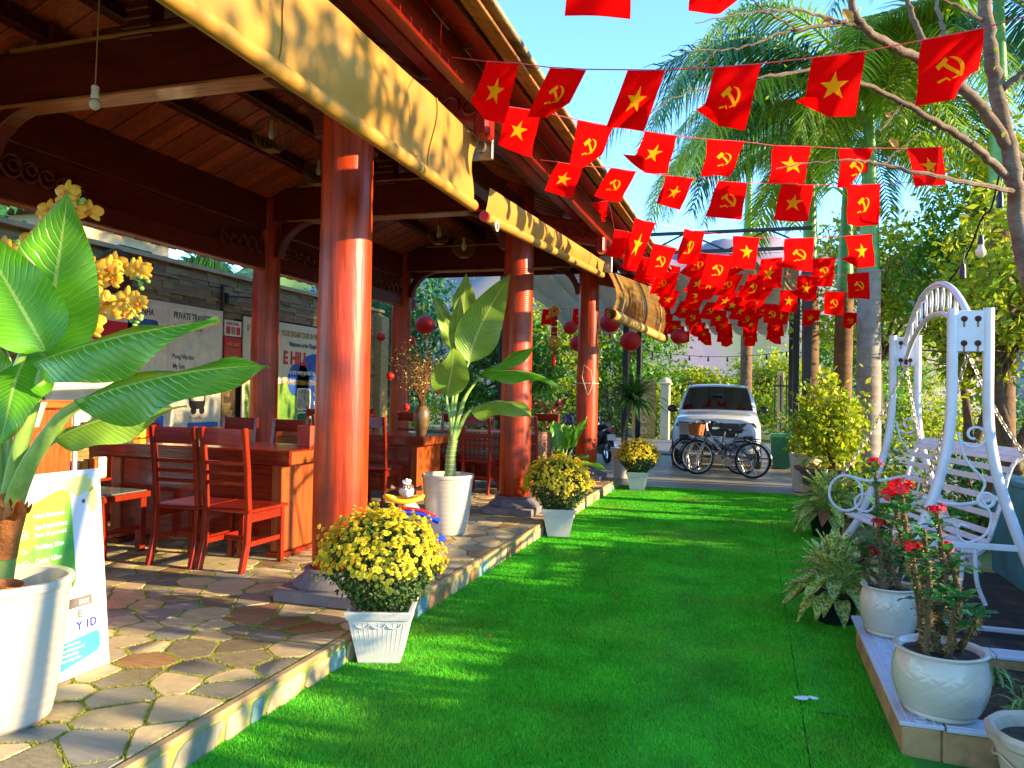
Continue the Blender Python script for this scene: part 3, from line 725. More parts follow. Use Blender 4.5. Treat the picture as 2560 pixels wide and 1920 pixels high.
def leaf_cloud(cent, size, rng, aspect=.5, fold=.25, down=0.0, sizevar=.4):
    'cent (n,3); returns vertices and triangles of small folded leaves'
    n = len(cent); C = np.asarray(cent, float); d = rng.normal(size=(n, 3)); d[:, 2] -= down; d /= np.linalg.norm(d, axis=1)[:, None]
    q = rng.normal(size=(n, 3)); s = np.cross(d, q); s /= np.linalg.norm(s, axis=1)[:, None]; nr = np.cross(s, d)
    L_ = (size*(1+sizevar*rng.uniform(-1, 1, n)))[:, None]
    b_ = C; tip = C+d*L_; mid = C+d*L_*.45
    l = mid+s*L_*aspect*.5+nr*L_*fold*.3; r = mid-s*L_*aspect*.5+nr*L_*fold*.3
    V = np.stack([b_, l, tip, r], 1).reshape(-1, 3); i = np.arange(n)*4
    T = np.concatenate([np.stack([i, i+1, i+2], 1), np.stack([i, i+2, i+3], 1)]); return V, T
V, T = leaf_cloud(fl, .024, RNG, .8); np_mesh('blossoms', V, T, m_blos, t, kind='stuff')
m_red = M('red_silk', '#c41018', rough=.6, translucent=.25)
def ribbed_lantern(name, label, p, r, cat='lantern', group=None, tass=True, cord=.25):
    t = thing(name, label, cat, p, group=group)
    pr = [(max(.02, r*math.sin(PI*i/12)), -r*.88*math.cos(PI*i/12)) for i in range(13)]
    MB().lathe(pr, n=32, fn=lambda th, z: 1-.03*abs(math.sin(th*8))).obj('shade', m_red, t, smooth=True)
    for s in (1, -1): MB().cyl((0, 0, s*r*.86), (0, 0, s*r*.97), r*.22, n=16).obj('rim', M('lantern_gold', '#b88a2c', rough=.4), t, smooth=True)
    MB().cyl((0, 0, r*.95), (0, 0, r+cord), max(.003, r*.012), n=5).obj('cord', m_black, t)
    if tass:
        b = MB(); b.cyl((0, 0, -r*.95), (0, 0, -r*1.5), r*.05, r*.12, n=8); b.obj('tassel', m_red, t)
    return t
for k, (px, py, d, r) in enumerate(((843, 812, 9.6, .052), (878, 880, 9.6, .045), (948, 845, 9.9, .05), (905, 940, 9.9, .04))):
    ribbed_lantern('paper_ornament', ('small red hanging ornament among the dried branches', 'tiny red ornament hung low on the dried branches', 'red ball ornament behind the pale leaf of the potted plant', 'red ornament just above the vase table edge')[k], P(px, py, d), r, 'ornament', 'small red ornaments on the branches', False, .12)
# low glass topped table, counter, drinks shelf
t = thing('low_table', 'low wooden table with glass top behind the leaning info sign', 'table', (-5.3, 5.0, FLOOR))
MB().bbox((0, 0, .47), (1.05, .5, .05), .006).obj('table_top', w_tab, t)
MB().bbox((0, 0, .5), (1.0, .46, .008), .002).obj('glass_top', M('glass_top', '#b8c8bc', rough=.05, spec=.8, trans=.7), t)
for sx in (-1, 1):
    for sy in (-1, 1): MB().bar((sx*.47, sy*.2, 0), (sx*.47, sy*.2, .45), .06, .06, up=(0, 1, 0)).obj('leg', w_ch, t)
    MB().bar((sx*.47, -.2, .2), (sx*.47, .2, .2), .025, .04).obj('stretcher', w_chx, t)
w_cnt = wood('counter_wood', '#a3491c', 'z', rough=.35)
t = thing('wooden_counter', 'orange wooden counter with panelled front by the orchid', 'counter', (-4.95, 3.6, FLOOR))
MB().bbox((0, 0, .6), (1.1, 1.0, 1.2), .01).obj('body', w_cnt, t); MB().bbox((0, 0, 1.23), (1.2, 1.1, .05), .01).obj('counter_top', wood('counter_top_wood', '#b0561c', 'y'), t)
for y in (-.25, .25):
    for z in (.35, .85): MB().bbox((.555, y, z), (.014, .42, .42), .01).obj('panel', w_cnt, t)
MB().bbox((.57, .505, .62), (.02, .03, 1.18), .003).obj('edge_trim', M('white_trim', '#d8d0bc', rough=.5), t)
for y in (-.05,): MB().ball((.575, y, .5), .015).obj('knob', m_black, t)
sh = thing('drinks_shelf', 'low wooden shelf stocked with snack packs and bottles', 'shelf', (-6.35, 6.3, FLOOR))
for z in (.05, .42, .8): MB().bbox((0, 0, z), (.32, 1.5, .03), .004).obj('shelf_board', w_chx, sh)
for y in (-.75, 0, .75): MB().bbox((-.02, y, .41), (.3, .03, .82), .004).obj('upright', w_ch, sh)
cols = ['#c81c14', '#e0a018', '#1c5cb0', '#d8d2c0', '#2c8c3c', '#c86010', '#f0d030', '#7a1c60']
for row, z in enumerate((.435, .815)):
    y = -.68; k = 0
    while y < .66:
        wd = rs.uniform(.06, .12); c = rs.choice(cols); hh = rs.uniform(.14, .24)
        if abs(y+wd/2) > .05:
            b = MB().bbox((0, 0, hh/2), (.1, wd-.012, hh), .012)
            t = b.obj('snack_pack', M('pack_'+c, c, rough=.3, var=.35, scale=30), label='%s snack packet, %s from the counter end, %s board of the drinks shelf' % ({'#c81c14': 'red', '#e0a018': 'amber', '#1c5cb0': 'blue', '#d8d2c0': 'white', '#2c8c3c': 'green', '#c86010': 'orange', '#f0d030': 'yellow', '#7a1c60': 'purple'}[c], ('first', 'second', 'third', 'fourth', 'fifth', 'sixth', 'seventh', 'eighth', 'ninth', 'tenth', 'eleventh', 'twelfth', 'thirteenth', 'fourteenth', 'fifteenth', 'sixteenth', 'seventeenth', 'eighteenth', 'nineteenth', 'twentieth')[k], ('middle', 'top')[row]), cat='snack packet', group='snack packets on the drinks shelf', loc=(-6.27, 6.3+y+wd/2, FLOOR+z+.0015)); k += 1
        y += wd
m_glass = M('bottle_glass', '#3a5a2c', rough=.06, spec=.7, trans=.5); m_lab = M('bottle_label', '#d8cfae', rough=.6)
for k, y in enumerate((5.7, 5.95, 6.55, 6.8)):
    t = thing('bottle', ('bottle at the counter end of the lower shelf', 'second bottle from the counter end on the lower shelf', 'bottle just past the middle upright of the lower shelf', 'bottle at the far end of the lower shelf')[k], 'bottle', (-6.3, y, FLOOR+.067), group='bottles on the lower shelf')
    MB().lathe([(0, 0), (.036, 0), (.038, .02), (.038, .18), (.016, .23), (.014, .3), (.0, .3)], n=16).obj('glass_body', m_glass, t, smooth=True)
    MB().lathe([(.0392, .05), (.0392, .14)], n=16).obj('paper_label', m_lab, t, smooth=True)
    MB().cyl((0, 0, .3), (0, 0, .325), .016, n=12).obj('cap', m_redcap, t)
# ---- boards on the stone wall
XW = -7.93
m_board = M('board_white', '#ddd2b4', rough=.5, var=.06); m_navy = M('print_navy', '#1c1c58', rough=.5); m_rd = M('print_red', '#d01828', rough=.45); m_yel = M('print_yellow', '#c0a030', rough=.5)
m_blk = M('print_black', '#201a1c', rough=.5); m_blue = M('print_blue', '#2f7fd0', rough=.5, var=.4, scale=3); m_grn = M('print_green', '#4c8c2c', rough=.5, var=.4, scale=4, col2='#9ab84c')
m_sky = M('print_sky', '#2456a8', rough=.5, var=.5, scale=3); m_cave = M('print_cave', '#4a4438', rough=.5, col2='#c8bca0', scale=8); m_tq = M('print_turq', '#2c8a98', rough=.5, var=.3, scale=5); m_whiteP = M('print_white', '#e4dcc4', rough=.5)
m_frame = M('board_frame', '#3a2818', rough=.5); m_gold = M('print_gold', '#a08428', rough=.5)
def wtxt(par, s, size, mat, y, z, bold=0, xs=1.0, lift=.017, O=None): return lettering(s, size, mat, Vector((XW+lift, y, z))-O, (0, 1, 0), (0, 0, 1), par, bold, 'LEFT', xs)
def wpanel(par, y0, y1, z0, z1, mat, name, lift, O, rnd_=.04):
    r = rnd_; pts = []
    for cx, cy, a0 in ((y1-r, z1-r, 0), (y0+r, z1-r, PI/2), (y0+r, z0+r, PI), (y1-r, z0+r, 3*PI/2)):
        for k in range(4): a = a0+k*PI/6; pts.append((cx+r*math.cos(a), cy+r*math.sin(a)))
    return MB().prism(pts, 0, .0025, fr=lambda a, b_, c: Vector((XW+lift+c, a, b_))-O).obj(name, mat, par)
def wboard(name, label, y0, y1, z0, z1, mat=m_board):
    t = thing(name, label, 'notice board', (XW, (y0+y1)/2, z0)); O = Vector(t.location)
    MB().bbox(Vector((XW, (y0+y1)/2, (z0+z1)/2))-O, (.026, y1-y0, z1-z0), .003).obj('board', mat, t)
    return t, O
t, O = wboard('transfer_board', 'cream travel board headed private transfers with a car picture', 7.0, 10.12, .75, 2.72)
wpanel(t, 7.05, 8.92, .8, 2.66, m_whiteP, 'printed_panel', .0135, O); wpanel(t, 8.97, 10.07, .8, 2.66, m_whiteP, 'printed_panel', .0135, O)
wtxt(t, 'PRIVATE TRANSFERS', .135, m_navy, 9.04, 2.51, .003, .70, O=O); wtxt(t, '- Airport & hotel pick up', .1, m_navy, 9.02, 2.36, .001, .62, O=O)
wtxt(t, 'PHONG NHA', .135, m_navy, 8.05, 2.5, .003, .75, O=O); wtxt(t, 'HEA', .13, m_navy, 7.5, 1.98, .003, 1.0, O=O)
wtxt(t, 'Phong Nha tour', .1, m_navy, 9.03, 1.93, .002, .7, O=O); wtxt(t, 'My Son', .1, m_navy, 9.05, 1.79, .002, .8, O=O)
wpanel(t, 7.6, 8.3, 2.1, 2.36, m_rd, 'coach_picture', .0165, O, .06); wpanel(t, 8.2, 8.75, 2.12, 2.44, m_sky, 'coach_picture', .0165, O, .06)
wpanel(t, 9.4, 9.75, 1.2, 1.52, m_blk, 'car_picture', .0165, O, .08); wpanel(t, 9.43, 9.72, 1.32, 1.42, m_whiteP, 'car_picture', .0195, O, .03)
for y in (9.5, 9.68): MB().cyl(Vector((XW+.018, y, 1.18))-O, Vector((XW+.02, y, 1.18))-O, .06, n=14).obj('car_picture', m_blk, t)
wpanel(t, 9.38, 10.05, .82, 1.0, m_blue, 'printed_band', .0165, O, .02)
wtxt(t, 'Phong Nha', .06, m_gold, 9.42, 1.05, .001, O=O)
t, O = wboard('paper_notice', 'small white price notice with a red heading above the red notice', 10.17, 10.58, 2.35, 2.6, m_whiteP)
wtxt(t, 'THUC DON', .055, m_rd, 10.2, 2.53, .002, O=O)
for k in range(3): wpanel(t, 10.2+.125*k, 10.3+.125*k, 2.38, 2.5, (m_rd, m_cave, m_rd)[k], 'food_picture', .0135, O, .01)
t, O = wboard('red_notice', 'red house rules notice between the two big boards', 10.17, 10.59, 1.95, 2.33, m_rd)
wtxt(t, 'NỘI QUY', .07, m_yel, 10.24, 2.2, .002, O=O)
for k in range(5): wpanel(t, 10.21, 10.55-.05*(k % 2), 2.0+.035*k, 2.008+.035*k, m_yel, 'text_line', .0135, O, .003)
t, O = wboard('tour_board', 'large colourful tour board with red hill lettering and cave photographs', 10.64, 14.3, .55, 2.7)
wpanel(t, 10.7, 14.25, .6, 1.62, m_grn, 'landscape_print', .0135, O, .02); wpanel(t, 12.2, 14.25, 1.05, 2.2, m_sky, 'landscape_print', .0165, O, .5)
wpanel(t, 11.9, 12.6, 1.4, 2.0, m_sky, 'landscape_print', .0165, O, .28); wpanel(t, 12.4, 14.2, .65, 1.1, m_tq, 'landscape_print', .0195, O, .05)
wtxt(t, 'IF YOU', .14, m_gold, 10.72, 2.47, .003, .65, .018, O); wtxt(t, 'YOUR DREAM TOURS IN VIETNAM', .15, m_gold, 11.68, 2.47, .003, .62, .018, O)
wtxt(t, 'Welcome to the "Kingdom of', .12, m_navy, 11.93, 2.3, .002, .75, .0205, O); wtxt(t, 'E HILL', .32, m_rd, 11.75, 1.98, .012, .9, .0205, O)
wtxt(t, 'We are very proud to o', .13, m_whiteP, 11.85, 1.8, .003, .8, .0205, O); wtxt(t, 'RS IN PHONG NHA NATIONAL', .13, m_yel, 11.75, 1.61, .002, .65, .0205, O)
for k, s in enumerate(('2. Tiger Cave S', '3. Hung Thoong', '4. Pygmy Cave')): wtxt(t, s, .1, m_whiteP, 10.75, 1.35-.2*k, .002, .7, .0185, O)
for k in range(4): wtxt(t, ('1. Elephant Ca', '12. Rao Con Ca', '13. Explore and', '14. Explore Ta')[k], .09, m_whiteP, 12.75, 1.42-.17*k, .002, .7, .0235, O)
wpanel(t, 12.2, 12.66, 1.15, 1.55, m_whiteP, 'photo_frame', .0205, O, .06); wpanel(t, 12.22, 12.64, 1.17, 1.53, m_cave, 'photo_print', .0235, O, .05)
wpanel(t, 12.2, 12.66, .72, 1.11, m_whiteP, 'photo_frame', .0235, O, .06); wpanel(t, 12.22, 12.64, .74, 1.09, M('print_dkgreen', '#0f5a3c', rough=.5, var=.3), 'photo_print', .0265, O, .05)
MB().bbox((-7.96, 10.145, 1.7), (.06, .035, 2.9), .006).obj('wall_batten', m_frame, label='dark vertical batten between the transfer board and the red notice', cat='batten')
b_ = MB(); b_.bbox((0, 0, 0), (.02, .5, .4), .004); b_.obj('snack_poster', M('snack_print', '#c01818', rough=.35, var=.9, scale=14, col2='#e0c060'), label='red and gold snack poster below the transfer board', cat='poster', loc=(-7.9, 8.6, 1.0))
m_rat = M('rattan', '#5a3c1c', rough=.8, var=.3, scale=12, bump=.4)
for k, (y, z) in enumerate(((8.0, 3.02), (13.2, 2.62))):
    b = MB()
    for q in range(14): b.torus((0, 0, 0), .02+.02*q, .011, 32, 5, axis=Matrix.Rotation(PI/2, 3, 'Y'))
    for i in range(len(b.v)): v = b.v[i]; r = math.hypot(v[1], v[2]); b.v[i] = (v[0]+.06-r*.18, v[1], v[2])
    b.obj('woven_tray', m_rat, label=('round woven tray hung on the stone wall above the transfer board', 'round woven tray hung on the stone wall over the tour board corner')[k], cat='tray', loc=(XW+.005, y, z), smooth=True, group='woven trays on the wall')
m_whp = M('white_plastic', '#c8c4bc', rough=.4)
t = thing('security_camera', 'white dome security camera on an arm fixed to the stone wall', 'camera', (-7.98, 10.25, 2.95))
MB().bbox((.02, 0, 0), (.04, .08, .16), .01).obj('wall_plate', m_black, t); MB().tube([(.03, 0, .02), (.25, .28, .04), (.32, .45, .04)], .012, 8).obj('arm', m_black, t, smooth=True)
MB().lathe([(.0, .06), (.07, .06), (.075, .02), (.075, -.04), (.06, -.1), (.03, -.13), (0, -.135)], (.32, .45, 0), 20).obj('dome', m_whp, t, smooth=True); MB().ball((.37, .42, -.08), .03, 12, 8).obj('lens', m_black, t, smooth=True)
# ---- lamps under the roof
m_wire = M('brass_wire', '#7a5a24', rough=.4, metal=.6); m_bulb = M('bulb_glass', '#d8d0b8', rough=.2, translucent=.3)
def wire_lamp(p, r, label):
    t = thing('wire_pendant_lamp', label, 'lamp', p, group='wire globe pendant lamps')
    b = MB()
    for k in range(22):
        a = PI*2*k/22; pts = []
        for i in range(15):
            s = PI*(.12+.74*i/14); pts.append((math.cos(a)*r*math.sin(s), math.sin(a)*r*math.sin(s), r*.92*math.cos(s)))
        b.tube(pts, .0028, 4)
    b.obj('wire_cage', m_wire, t); b = MB()
    b.torus((0, 0, r*.85), r*.38, .005, 24, 5); b.obj('cage_ring', m_wire, t); MB().bbox((0, 0, -r*.84), (r*.75, r*.75, .012), .003).obj('cage_plate', m_wire, t)
    MB().lathe([(.012, .09), (.018, .08), (.018, .03), (.03, -.02), (.034, -.05), (.02, -.08), (0, -.085)], (0, 0, r*.3), 16).obj('bulb', m_bulb, t, smooth=True)
    MB().cyl((0, 0, r*.3+.09), (0, 0, max(.3, roofz(p[0])-p[2]-.01)), .003, n=5).obj('cord', m_black, t)
wire_lamp(P(587, 292, 6.9), .165, 'wire globe pendant lamp hanging clear under the plank ceiling, left of the near column')
wire_lamp(P(688, 372, 8.6), .165, 'wire globe pendant lamp half hidden by the near column')
wire_lamp(P(948, 507, 10.6), .15, 'wire globe pendant lamp beside the second column, the higher of two')
wire_lamp(P(1002, 535, 10.2), .15, 'wire globe pendant lamp beside the second column, the lower of two')
p = P(205, 222, 4.35)
t = thing('hanging_bulb', 'bare white bulb hanging on a wire in front of the tie beam', 'lamp', p)
MB().ball((0, 0, -.01), .032, 14, 10).obj('bulb', m_bulb, t, smooth=True); MB().lathe([(.02, .02), (.024, .03), (.02, .06), (.022, .09), (.012, .1), (0, .1)], n=14).obj('socket', m_whp, t, smooth=True)
MB().tube([(0, 0, .1), (.01, 0, .5), (.015, .0, roofz(p.x)-p.z)], .004, 5).obj('cord', M('beige_cord', '#a8825a', rough=.6), t)
# ================================================================== POTTED PLANTS
m_soil = M('soil', '#3a2a1c', rough=.95, var=.5, scale=20, bump=.8, bscale=50, dirt=('#5a6a2c', .6, 7))
m_potw = M('pot_white_glaze', '#c2baa8', rough=.22, var=.04, coat=.4, dirt=('#b8ae9a', .35, 3))
m_potp = M('pot_white_plastic', '#d4d2cc', rough=.45, var=.05)
lm_dief = leaf_mat('dieffenbachia_leaf', '#58a01c', '#a8c860', rough=.3, translucent=.32)
lm_dief2 = leaf_mat('dieffenbachia_leaf_pale', '#7da634', '#c0cc78', rough=.35, translucent=.32, ribs=24)
lm_agl = leaf_mat('aglaonema_leaf', '#5c8a2c', '#d8dc80', rough=.4, translucent=.3, ribs=9, speck='#d4d674', rnd=.2)
m_stem = M('green_stem', '#6f9a3c', rough=.45, var=.35, scale=8, stretch=(5, 5, 1), col2='#9ab45c', bump=.1)
m_cane = M('ringed_cane', '#6a8f34', rough=.5, var=.3, scale=5, col2='#8a9a58')
m_ring = M('cane_scar', '#b8b07c', rough=.7); m_husk = M('dry_sheath', '#a8622a', rough=.8, var=.5, scale=14, bump=.5, translucent=.15)
def leaf(parent, pts, width, hint, fold=.25, mat=lm_dief, wave=.012, nu=22, nv=9, name='leaf', O=None, shape=1.0, twist=0.0, pleat=.004, ribs=22):
    O = O if O is not None else Vector((0, 0, 0)); c = bez(*pts, nu); hint = Vector(hint).normalized(); L_ = sum((c[i+1]-c[i]).length for i in range(nu-1))
    fr = []
    for i in range(nu):
        t = (c[min(i+1, nu-1)]-c[max(i-1, 0)]).normalized(); s = t.cross(hint).normalized(); n_ = s.cross(t)
        fr.append((s, n_))
    ph = random.uniform(0, 6)
    def fn(u, v):
        i = min(nu-1, round(u*(nu-1))); s, n_ = fr[i]; q = (v-.5)*2
        wv = (math.sin(PI*min(1, u**(.72*shape)))**.85)*(1-.12*u)
        if u > .93: wv *= max(0, (1-u)/.07)**.6
        w_ = width*max(wv, .012); a = fold*(1+twist*q)
        p = c[i]+s*(q*w_*math.cos(a*abs(q)))+n_*(abs(q)*w_*math.sin(a))
        p = p+n_*(wave*math.sin(u*11+ph+q*1.3)*abs(q)**1.5*2)+n_*(pleat*math.sin((u-abs(q)*.17)*ribs*2*PI)*min(1, abs(q)*4)*(1-abs(q)*.3))
        return p-O
    nn = nu
    return MB().grid(fn, nn, nv, uv=True).obj(name, mat, parent, smooth='all')
def petiole(parent, pts, r0, r1, O, mat=m_stem, n=10, name='petiole'):
    c = spline(pts, 14); return MB().tube([p-O for p in c], [r0+(r1-r0)*i/13 for i in range(14)], n, flat=.8).obj(name, mat, parent, smooth=True)
def ribbed_pot(parent, r=.245, h=.58):
    prof = [(0, 0), (.63*r, 0), (.68*r, .012)]
    for k in range(60):
        z = .02+(h-.06)*k/59; rr = r*(.68+.30*(z/h)**.55); prof.append((rr-(.0022 if k % 5 == 0 and k else 0), z))
    prof += [(r, h-.035), (r*1.015, h-.02), (r*1.0, h-.003), (r*.95, h), (r*.91, h-.01), (r*.9, h-.06), (r*.88, h-.1)]
    MB().lathe(prof, n=56).obj('pot', m_potw, parent, smooth=True)
    s = MB(); s.lathe([(r*.885, h-.1), (r*.5, h-.085), (.001, h-.08)], n=40, fn=lambda th, z: 1); s.obj('soil', m_soil, parent, smooth=True)
cdir = -FW
# ---- the tall dieffenbachia beside the sign
O = Vector((-2.86, 2.36, FLOOR)); t = thing('potted_dieffenbachia', 'huge leaved dieffenbachia in a ribbed cream pot beside the leaning sign', 'potted plant', O, group='dieffenbachias in ribbed pots')
ribbed_pot(t)
base = O+Vector((-.03, 0, .5)); D0 = 3.1
MB().tube([p-O for p in spline([base, P(5, 1200, D0), P(14, 1130, D0), P(22, 1070, D0)], 12)], [.05, .05, .05, .052, .052, .055, .055, .058, .058, .055, .05, .04], 14).obj('cane', m_cane, t, smooth=True)
def husk(a, b_, w_, O):
    def fn(u, v): 
        c = a.lerp(b_, u); an = (v-.5)*3.2; r = w_*(1+.35*u+.12*math.sin(v*17+u*5)*u)
        return c+RT*(r*math.sin(an))-FW*(r*math.cos(an))+Vector((0, 0, .03*math.sin(v*13)*u))-O
    MB().grid(fn, 10, 16).obj('dry_sheath', m_husk, t, smooth='all')
husk(P(6, 1205, D0), P(20, 1075, D0), .058, O); husk(P(12, 1130, D0), P(48, 1090, 3.0), .03, O)
petiole(t, [P(15, 1110, D0), P(40, 980, 3.08), P(75, 860, 3.06), P(95, 800, 3.05)], .042, .02, O)
petiole(t, [P(15, 1130, D0), P(60, 1010, 3.0), P(130, 905, 2.95), P(190, 862, 2.92)], .042, .02, O)
petiole(t, [P(10, 1100, D0), P(8, 960, 3.15), P(40, 850, 3.18), P(95, 760, 3.2)], .038, .018, O)
petiole(t, [P(5, 1110, D0), P(-10, 950, 3.1), P(20, 840, 3.1), P(60, 740, 3.1)], .034, .016, O)
petiole(t, [P(15, 1120, D0), P(60, 1010, 3.05), P(95, 965, 3.08), P(125, 945, 3.1)], .03, .014, O)
leaf(t, [P(95, 790, 3.2), P(108, 680, 3.24), P(128, 560, 3.22), P(148, 408, 3.16)], .205, cdir*.9+Vector((.35, 0, .2)), .22, O=O, wave=.01)
leaf(t, [P(100, 760, 3.1), P(62, 690, 3.05), P(10, 600, 3.05), P(-70, 470, 3.1)], .16, cdir+Vector((.3, 0, .25)), .2, O=O)
leaf(t, [P(70, 785, 3.08), P(160, 745, 2.95), P(330, 700, 2.85), P(476, 694, 2.78)], .165, (-.05, -.9, .75), -.6, O=O, wave=.014)
leaf(t, [P(168, 868, 2.93), P(280, 820, 2.84), P(430, 790, 2.75), P(580, 790, 2.68)], .15, (-.05, -.9, .75), -.55, O=O, wave=.014)
leaf(t, [P(115, 950, 3.12), P(190, 905, 3.16), P(300, 880, 3.2), P(405, 880, 3.22)], .13, cdir*.55+Vector((.1, 0, .75)), -.45, mat=lm_dief2, O=O)
leaf(t, [P(60, 770, 3.15), P(30, 800, 3.0), P(20, 880, 2.92), P(0, 960, 2.9)], .13, cdir*.8+Vector((.2, 0, .3)), -.2, O=O)
leaf(t, [P(20, 900, 3.3), P(-30, 820, 3.35), P(-40, 760, 3.4), P(-60, 690, 3.4)], .12, cdir+Vector((0, 0, .3)), .15, O=O)
# leather strap coiled in the pot
m_lea = M('leather', '#9a5a24', rough=.6, var=.3, scale=20, bump=.3)
t2 = thing('leather_strap', 'coiled brown leather strap with a buckle lying in the ribbed pot', 'strap', O+Vector((.1, -.06, .52)))
vs = []; fs = []
for k in range(60):
    a = k/59*4.2*PI; r = .055+.02*k/59
    for z in (0, .045): vs.append((r*math.cos(a), r*math.sin(a)*.8, z+.02*math.sin(a*.5)))
for k in range(59): fs.append((2*k, 2*k+2, 2*k+3, 2*k+1))
MB().add(vs, fs).obj('strap', m_lea, t2, smooth='all'); b = MB(); b.tube([(-.13, -.05, .02), (-.09, -.06, .02), (-.09, -.06, .06), (-.13, -.05, .06)], .004, 6, closed=True); b.obj('buckle', M('brass', '#b08a3c', rough=.3, metal=.8), t2, smooth=True)
# ---- second dieffenbachia near the middle of the platform
O = Vector((-2.79, 6.92, FLOOR)); t = thing('potted_dieffenbachia', 'tall dieffenbachia in a ribbed white pot between the first two columns', 'potted plant', O, group='dieffenbachias in ribbed pots')
ribbed_pot(t, .25, .58); d = 7.45
def Q(x, y, dd=d): return P(734.6+x*.3359, 553+y*.3359, dd)      # points measured in a closer crop
b = MB(); cp = spline([O+Vector((-.02, 0, .48)), Q(708, 1400), Q(712, 1290), Q(728, 1180)], 24)
b.tube([p-O for p in cp], [.058-.012*i/23 for i in range(24)], 14); b.obj('cane', m_cane, t, smooth=True)
b = MB()
for i in range(2, 23, 2): b.torus(cp[i]-O, .058-.011*i/23, .004, 18, 5)
b.obj('leaf_scar', m_ring, t, smooth=True)
for pts, r0 in (([(728, 1190), (715, 1050), (690, 950), (685, 880)], .038), ([(730, 1180), (760, 1050), (810, 900), (900, 775)], .04), ([(732, 1190), (780, 1080), (820, 1010), (860, 975)], .034),
                ([(725, 1180), (735, 1000), (760, 850), (830, 680)], .034), ([(722, 1180), (725, 950), (740, 750), (745, 620)], .03)):
    petiole(t, [Q(*p) for p in pts], r0, .012, O)
def L2(a, b_, c, e, w_, hint, fold, mat=lm_dief2, **kw): leaf(t, [Q(*a), Q(*b_), Q(*c), Q(*e)], w_, hint, fold, mat, O=O, **kw)
L2((830, 685), (850, 520), (960, 330), (1095, 115, 7.3), .225, cdir+Vector((.3, 0, .2)), .2)
L2((800, 480, 7.7), (790, 350, 7.7), (800, 220, 7.7), (812, 110, 7.6), .13, cdir+Vector((.3, 0, .2)), .2)
L2((742, 640, 7.6), (720, 500, 7.65), (650, 380, 7.65), (610, 265, 7.6), .11, cdir+Vector((.5, 0, .1)), .25)
L2((745, 620, 7.55), (740, 500, 7.5), (760, 370, 7.5), (775, 260, 7.5), .085, cdir+Vector((.2, 0, .1)), .3)
L2((690, 895), (700, 800, 7.3), (740, 680, 7.15), (725, 585, 7.0), .19, cdir+Vector((.2, 0, .35)), .1)
L2((900, 775), (1020, 700), (1160, 640), (1302, 548), .105, cdir*.6+Vector((0, 0, .8)), -.3, lm_dief)
L2((905, 745), (1050, 740, 7.2), (1280, 690, 7.0), (1435, 870, 6.9), .13, (0, -.3, 1), -.75, lm_dief)
L2((850, 980), (960, 920, 7.2), (1120, 900, 7.0), (1240, 1040, 6.9), .19, (-.1, -.5, .8), -.5, lm_dief2)
# ---- smaller leafy plant at the third column
O = Vector((-2.72, 11.35, FLOOR)); t = thing('potted_leafy_plant', 'mid sized broad leaved plant in a white pot near the third column', 'potted plant', O)
MB().lathe([(0, 0), (.12, 0), (.16, .22), (.18, .25), (.165, .25), (.15, .2), (.001, .2)], n=36).obj('pot', m_potw, t, smooth=True)
for k, (a, el, L_, w_) in enumerate(((200, 62, .8, .12), (150, 75, .78, .13), (100, 70, .75, .12), (340, 60, .85, .11), (20, 66, .9, .1), (270, 50, .6, .11), (320, 30, .75, .1), (180, 35, .5, .07), (0, 15, .7, .09), (240, 40, .45, .06), (60, 72, .75, .11))):
    a, el = math.radians(a), math.radians(el); dr = Vector((math.cos(a)*math.cos(el), math.sin(a)*math.cos(el), math.sin(el))); s = O+Vector((0, 0, .2))
    m_ = s+dr*L_*.42+Vector((0, 0, .04)); tip = s+dr*L_+Vector((0, 0, -.1 if el < .9 else .02))
    petiole(t, [s, s+dr*L_*.2+Vector((0, 0, .02)), m_], .014, .008, O); leaf(t, [m_, m_+dr*.1*L_+Vector((0, 0, .04)), tip-dr*.1+Vector((0, 0, .03)), tip], w_, Vector((-dr.x*.5, -dr.y*.5-.3, .8)), .2, O=O, nu=16, nv=7)
# ---- dracaena in a tall pot at the platform corner
m_drac = M('dracaena_leaf', '#2f6a2c', rough=.4, island=.3, huevar=.02, translucent=.25, spec=.4, col2='#5d8a34'); m_bark = M('grey_bark', '#7a6a52', rough=.85, var=.35, scale=6, stretch=(1, 1, 6), bump=.5)
def strap_leaves(n, c, Lr, w_, up=.3, droop=.5, seed=1, seg=5):
    r = random.Random(seed); V = []; T = []
    for k in range(n):
        a = r.uniform(0, 2*PI); el = math.asin(r.uniform(-.35, 1)); L_ = r.uniform(*Lr); d0 = Vector((math.cos(a)*math.cos(el), math.sin(a)*math.cos(el), math.sin(el)+up*.3)).normalized()
        sd_ = d0.cross(Vector((0, 0, 1))); sd_ = sd_.normalized() if sd_.length > .05 else Vector((1, 0, 0)); o = len(V)
        for i in range(seg+1):
            u = i/seg; p = Vector(c)+d0*L_*u+Vector((0, 0, -droop*L_*u*u*u)); ww = w_*(math.sin(PI*(.12+.86*u)))**.7 if u < 1 else 0
            V += [p-sd_*ww/2, p+sd_*ww/2]
        for i in range(seg): T += [(o+2*i, o+2*i+1, o+2*i+3), (o+2*i, o+2*i+3, o+2*i+2)]
    return V, T
O = Vector((-2.28, 14.2, .018)); t = thing('potted_dracaena', 'slender dracaena tree with spiky head in a tall white pot', 'potted plant', O)
MB().lathe([(0, 0), (.15, 0), (.2, .5), (.22, .55), (.2, .55), (.18, .48), (.001, .48)], n=30).obj('pot', m_potw, t, smooth=True)
MB().tube(spline([(0, 0, .45), (.03, 0, .8), (.1, 0, 1.15), (.16, 0, 1.42)], 10), .028, 10).obj('trunk', m_bark, t, smooth=True)
V, T = strap_leaves(230, (.17, 0, 1.45), (.5, .95), .042, .6, .35, 5); np_mesh('crown', V, T, m_drac, t)
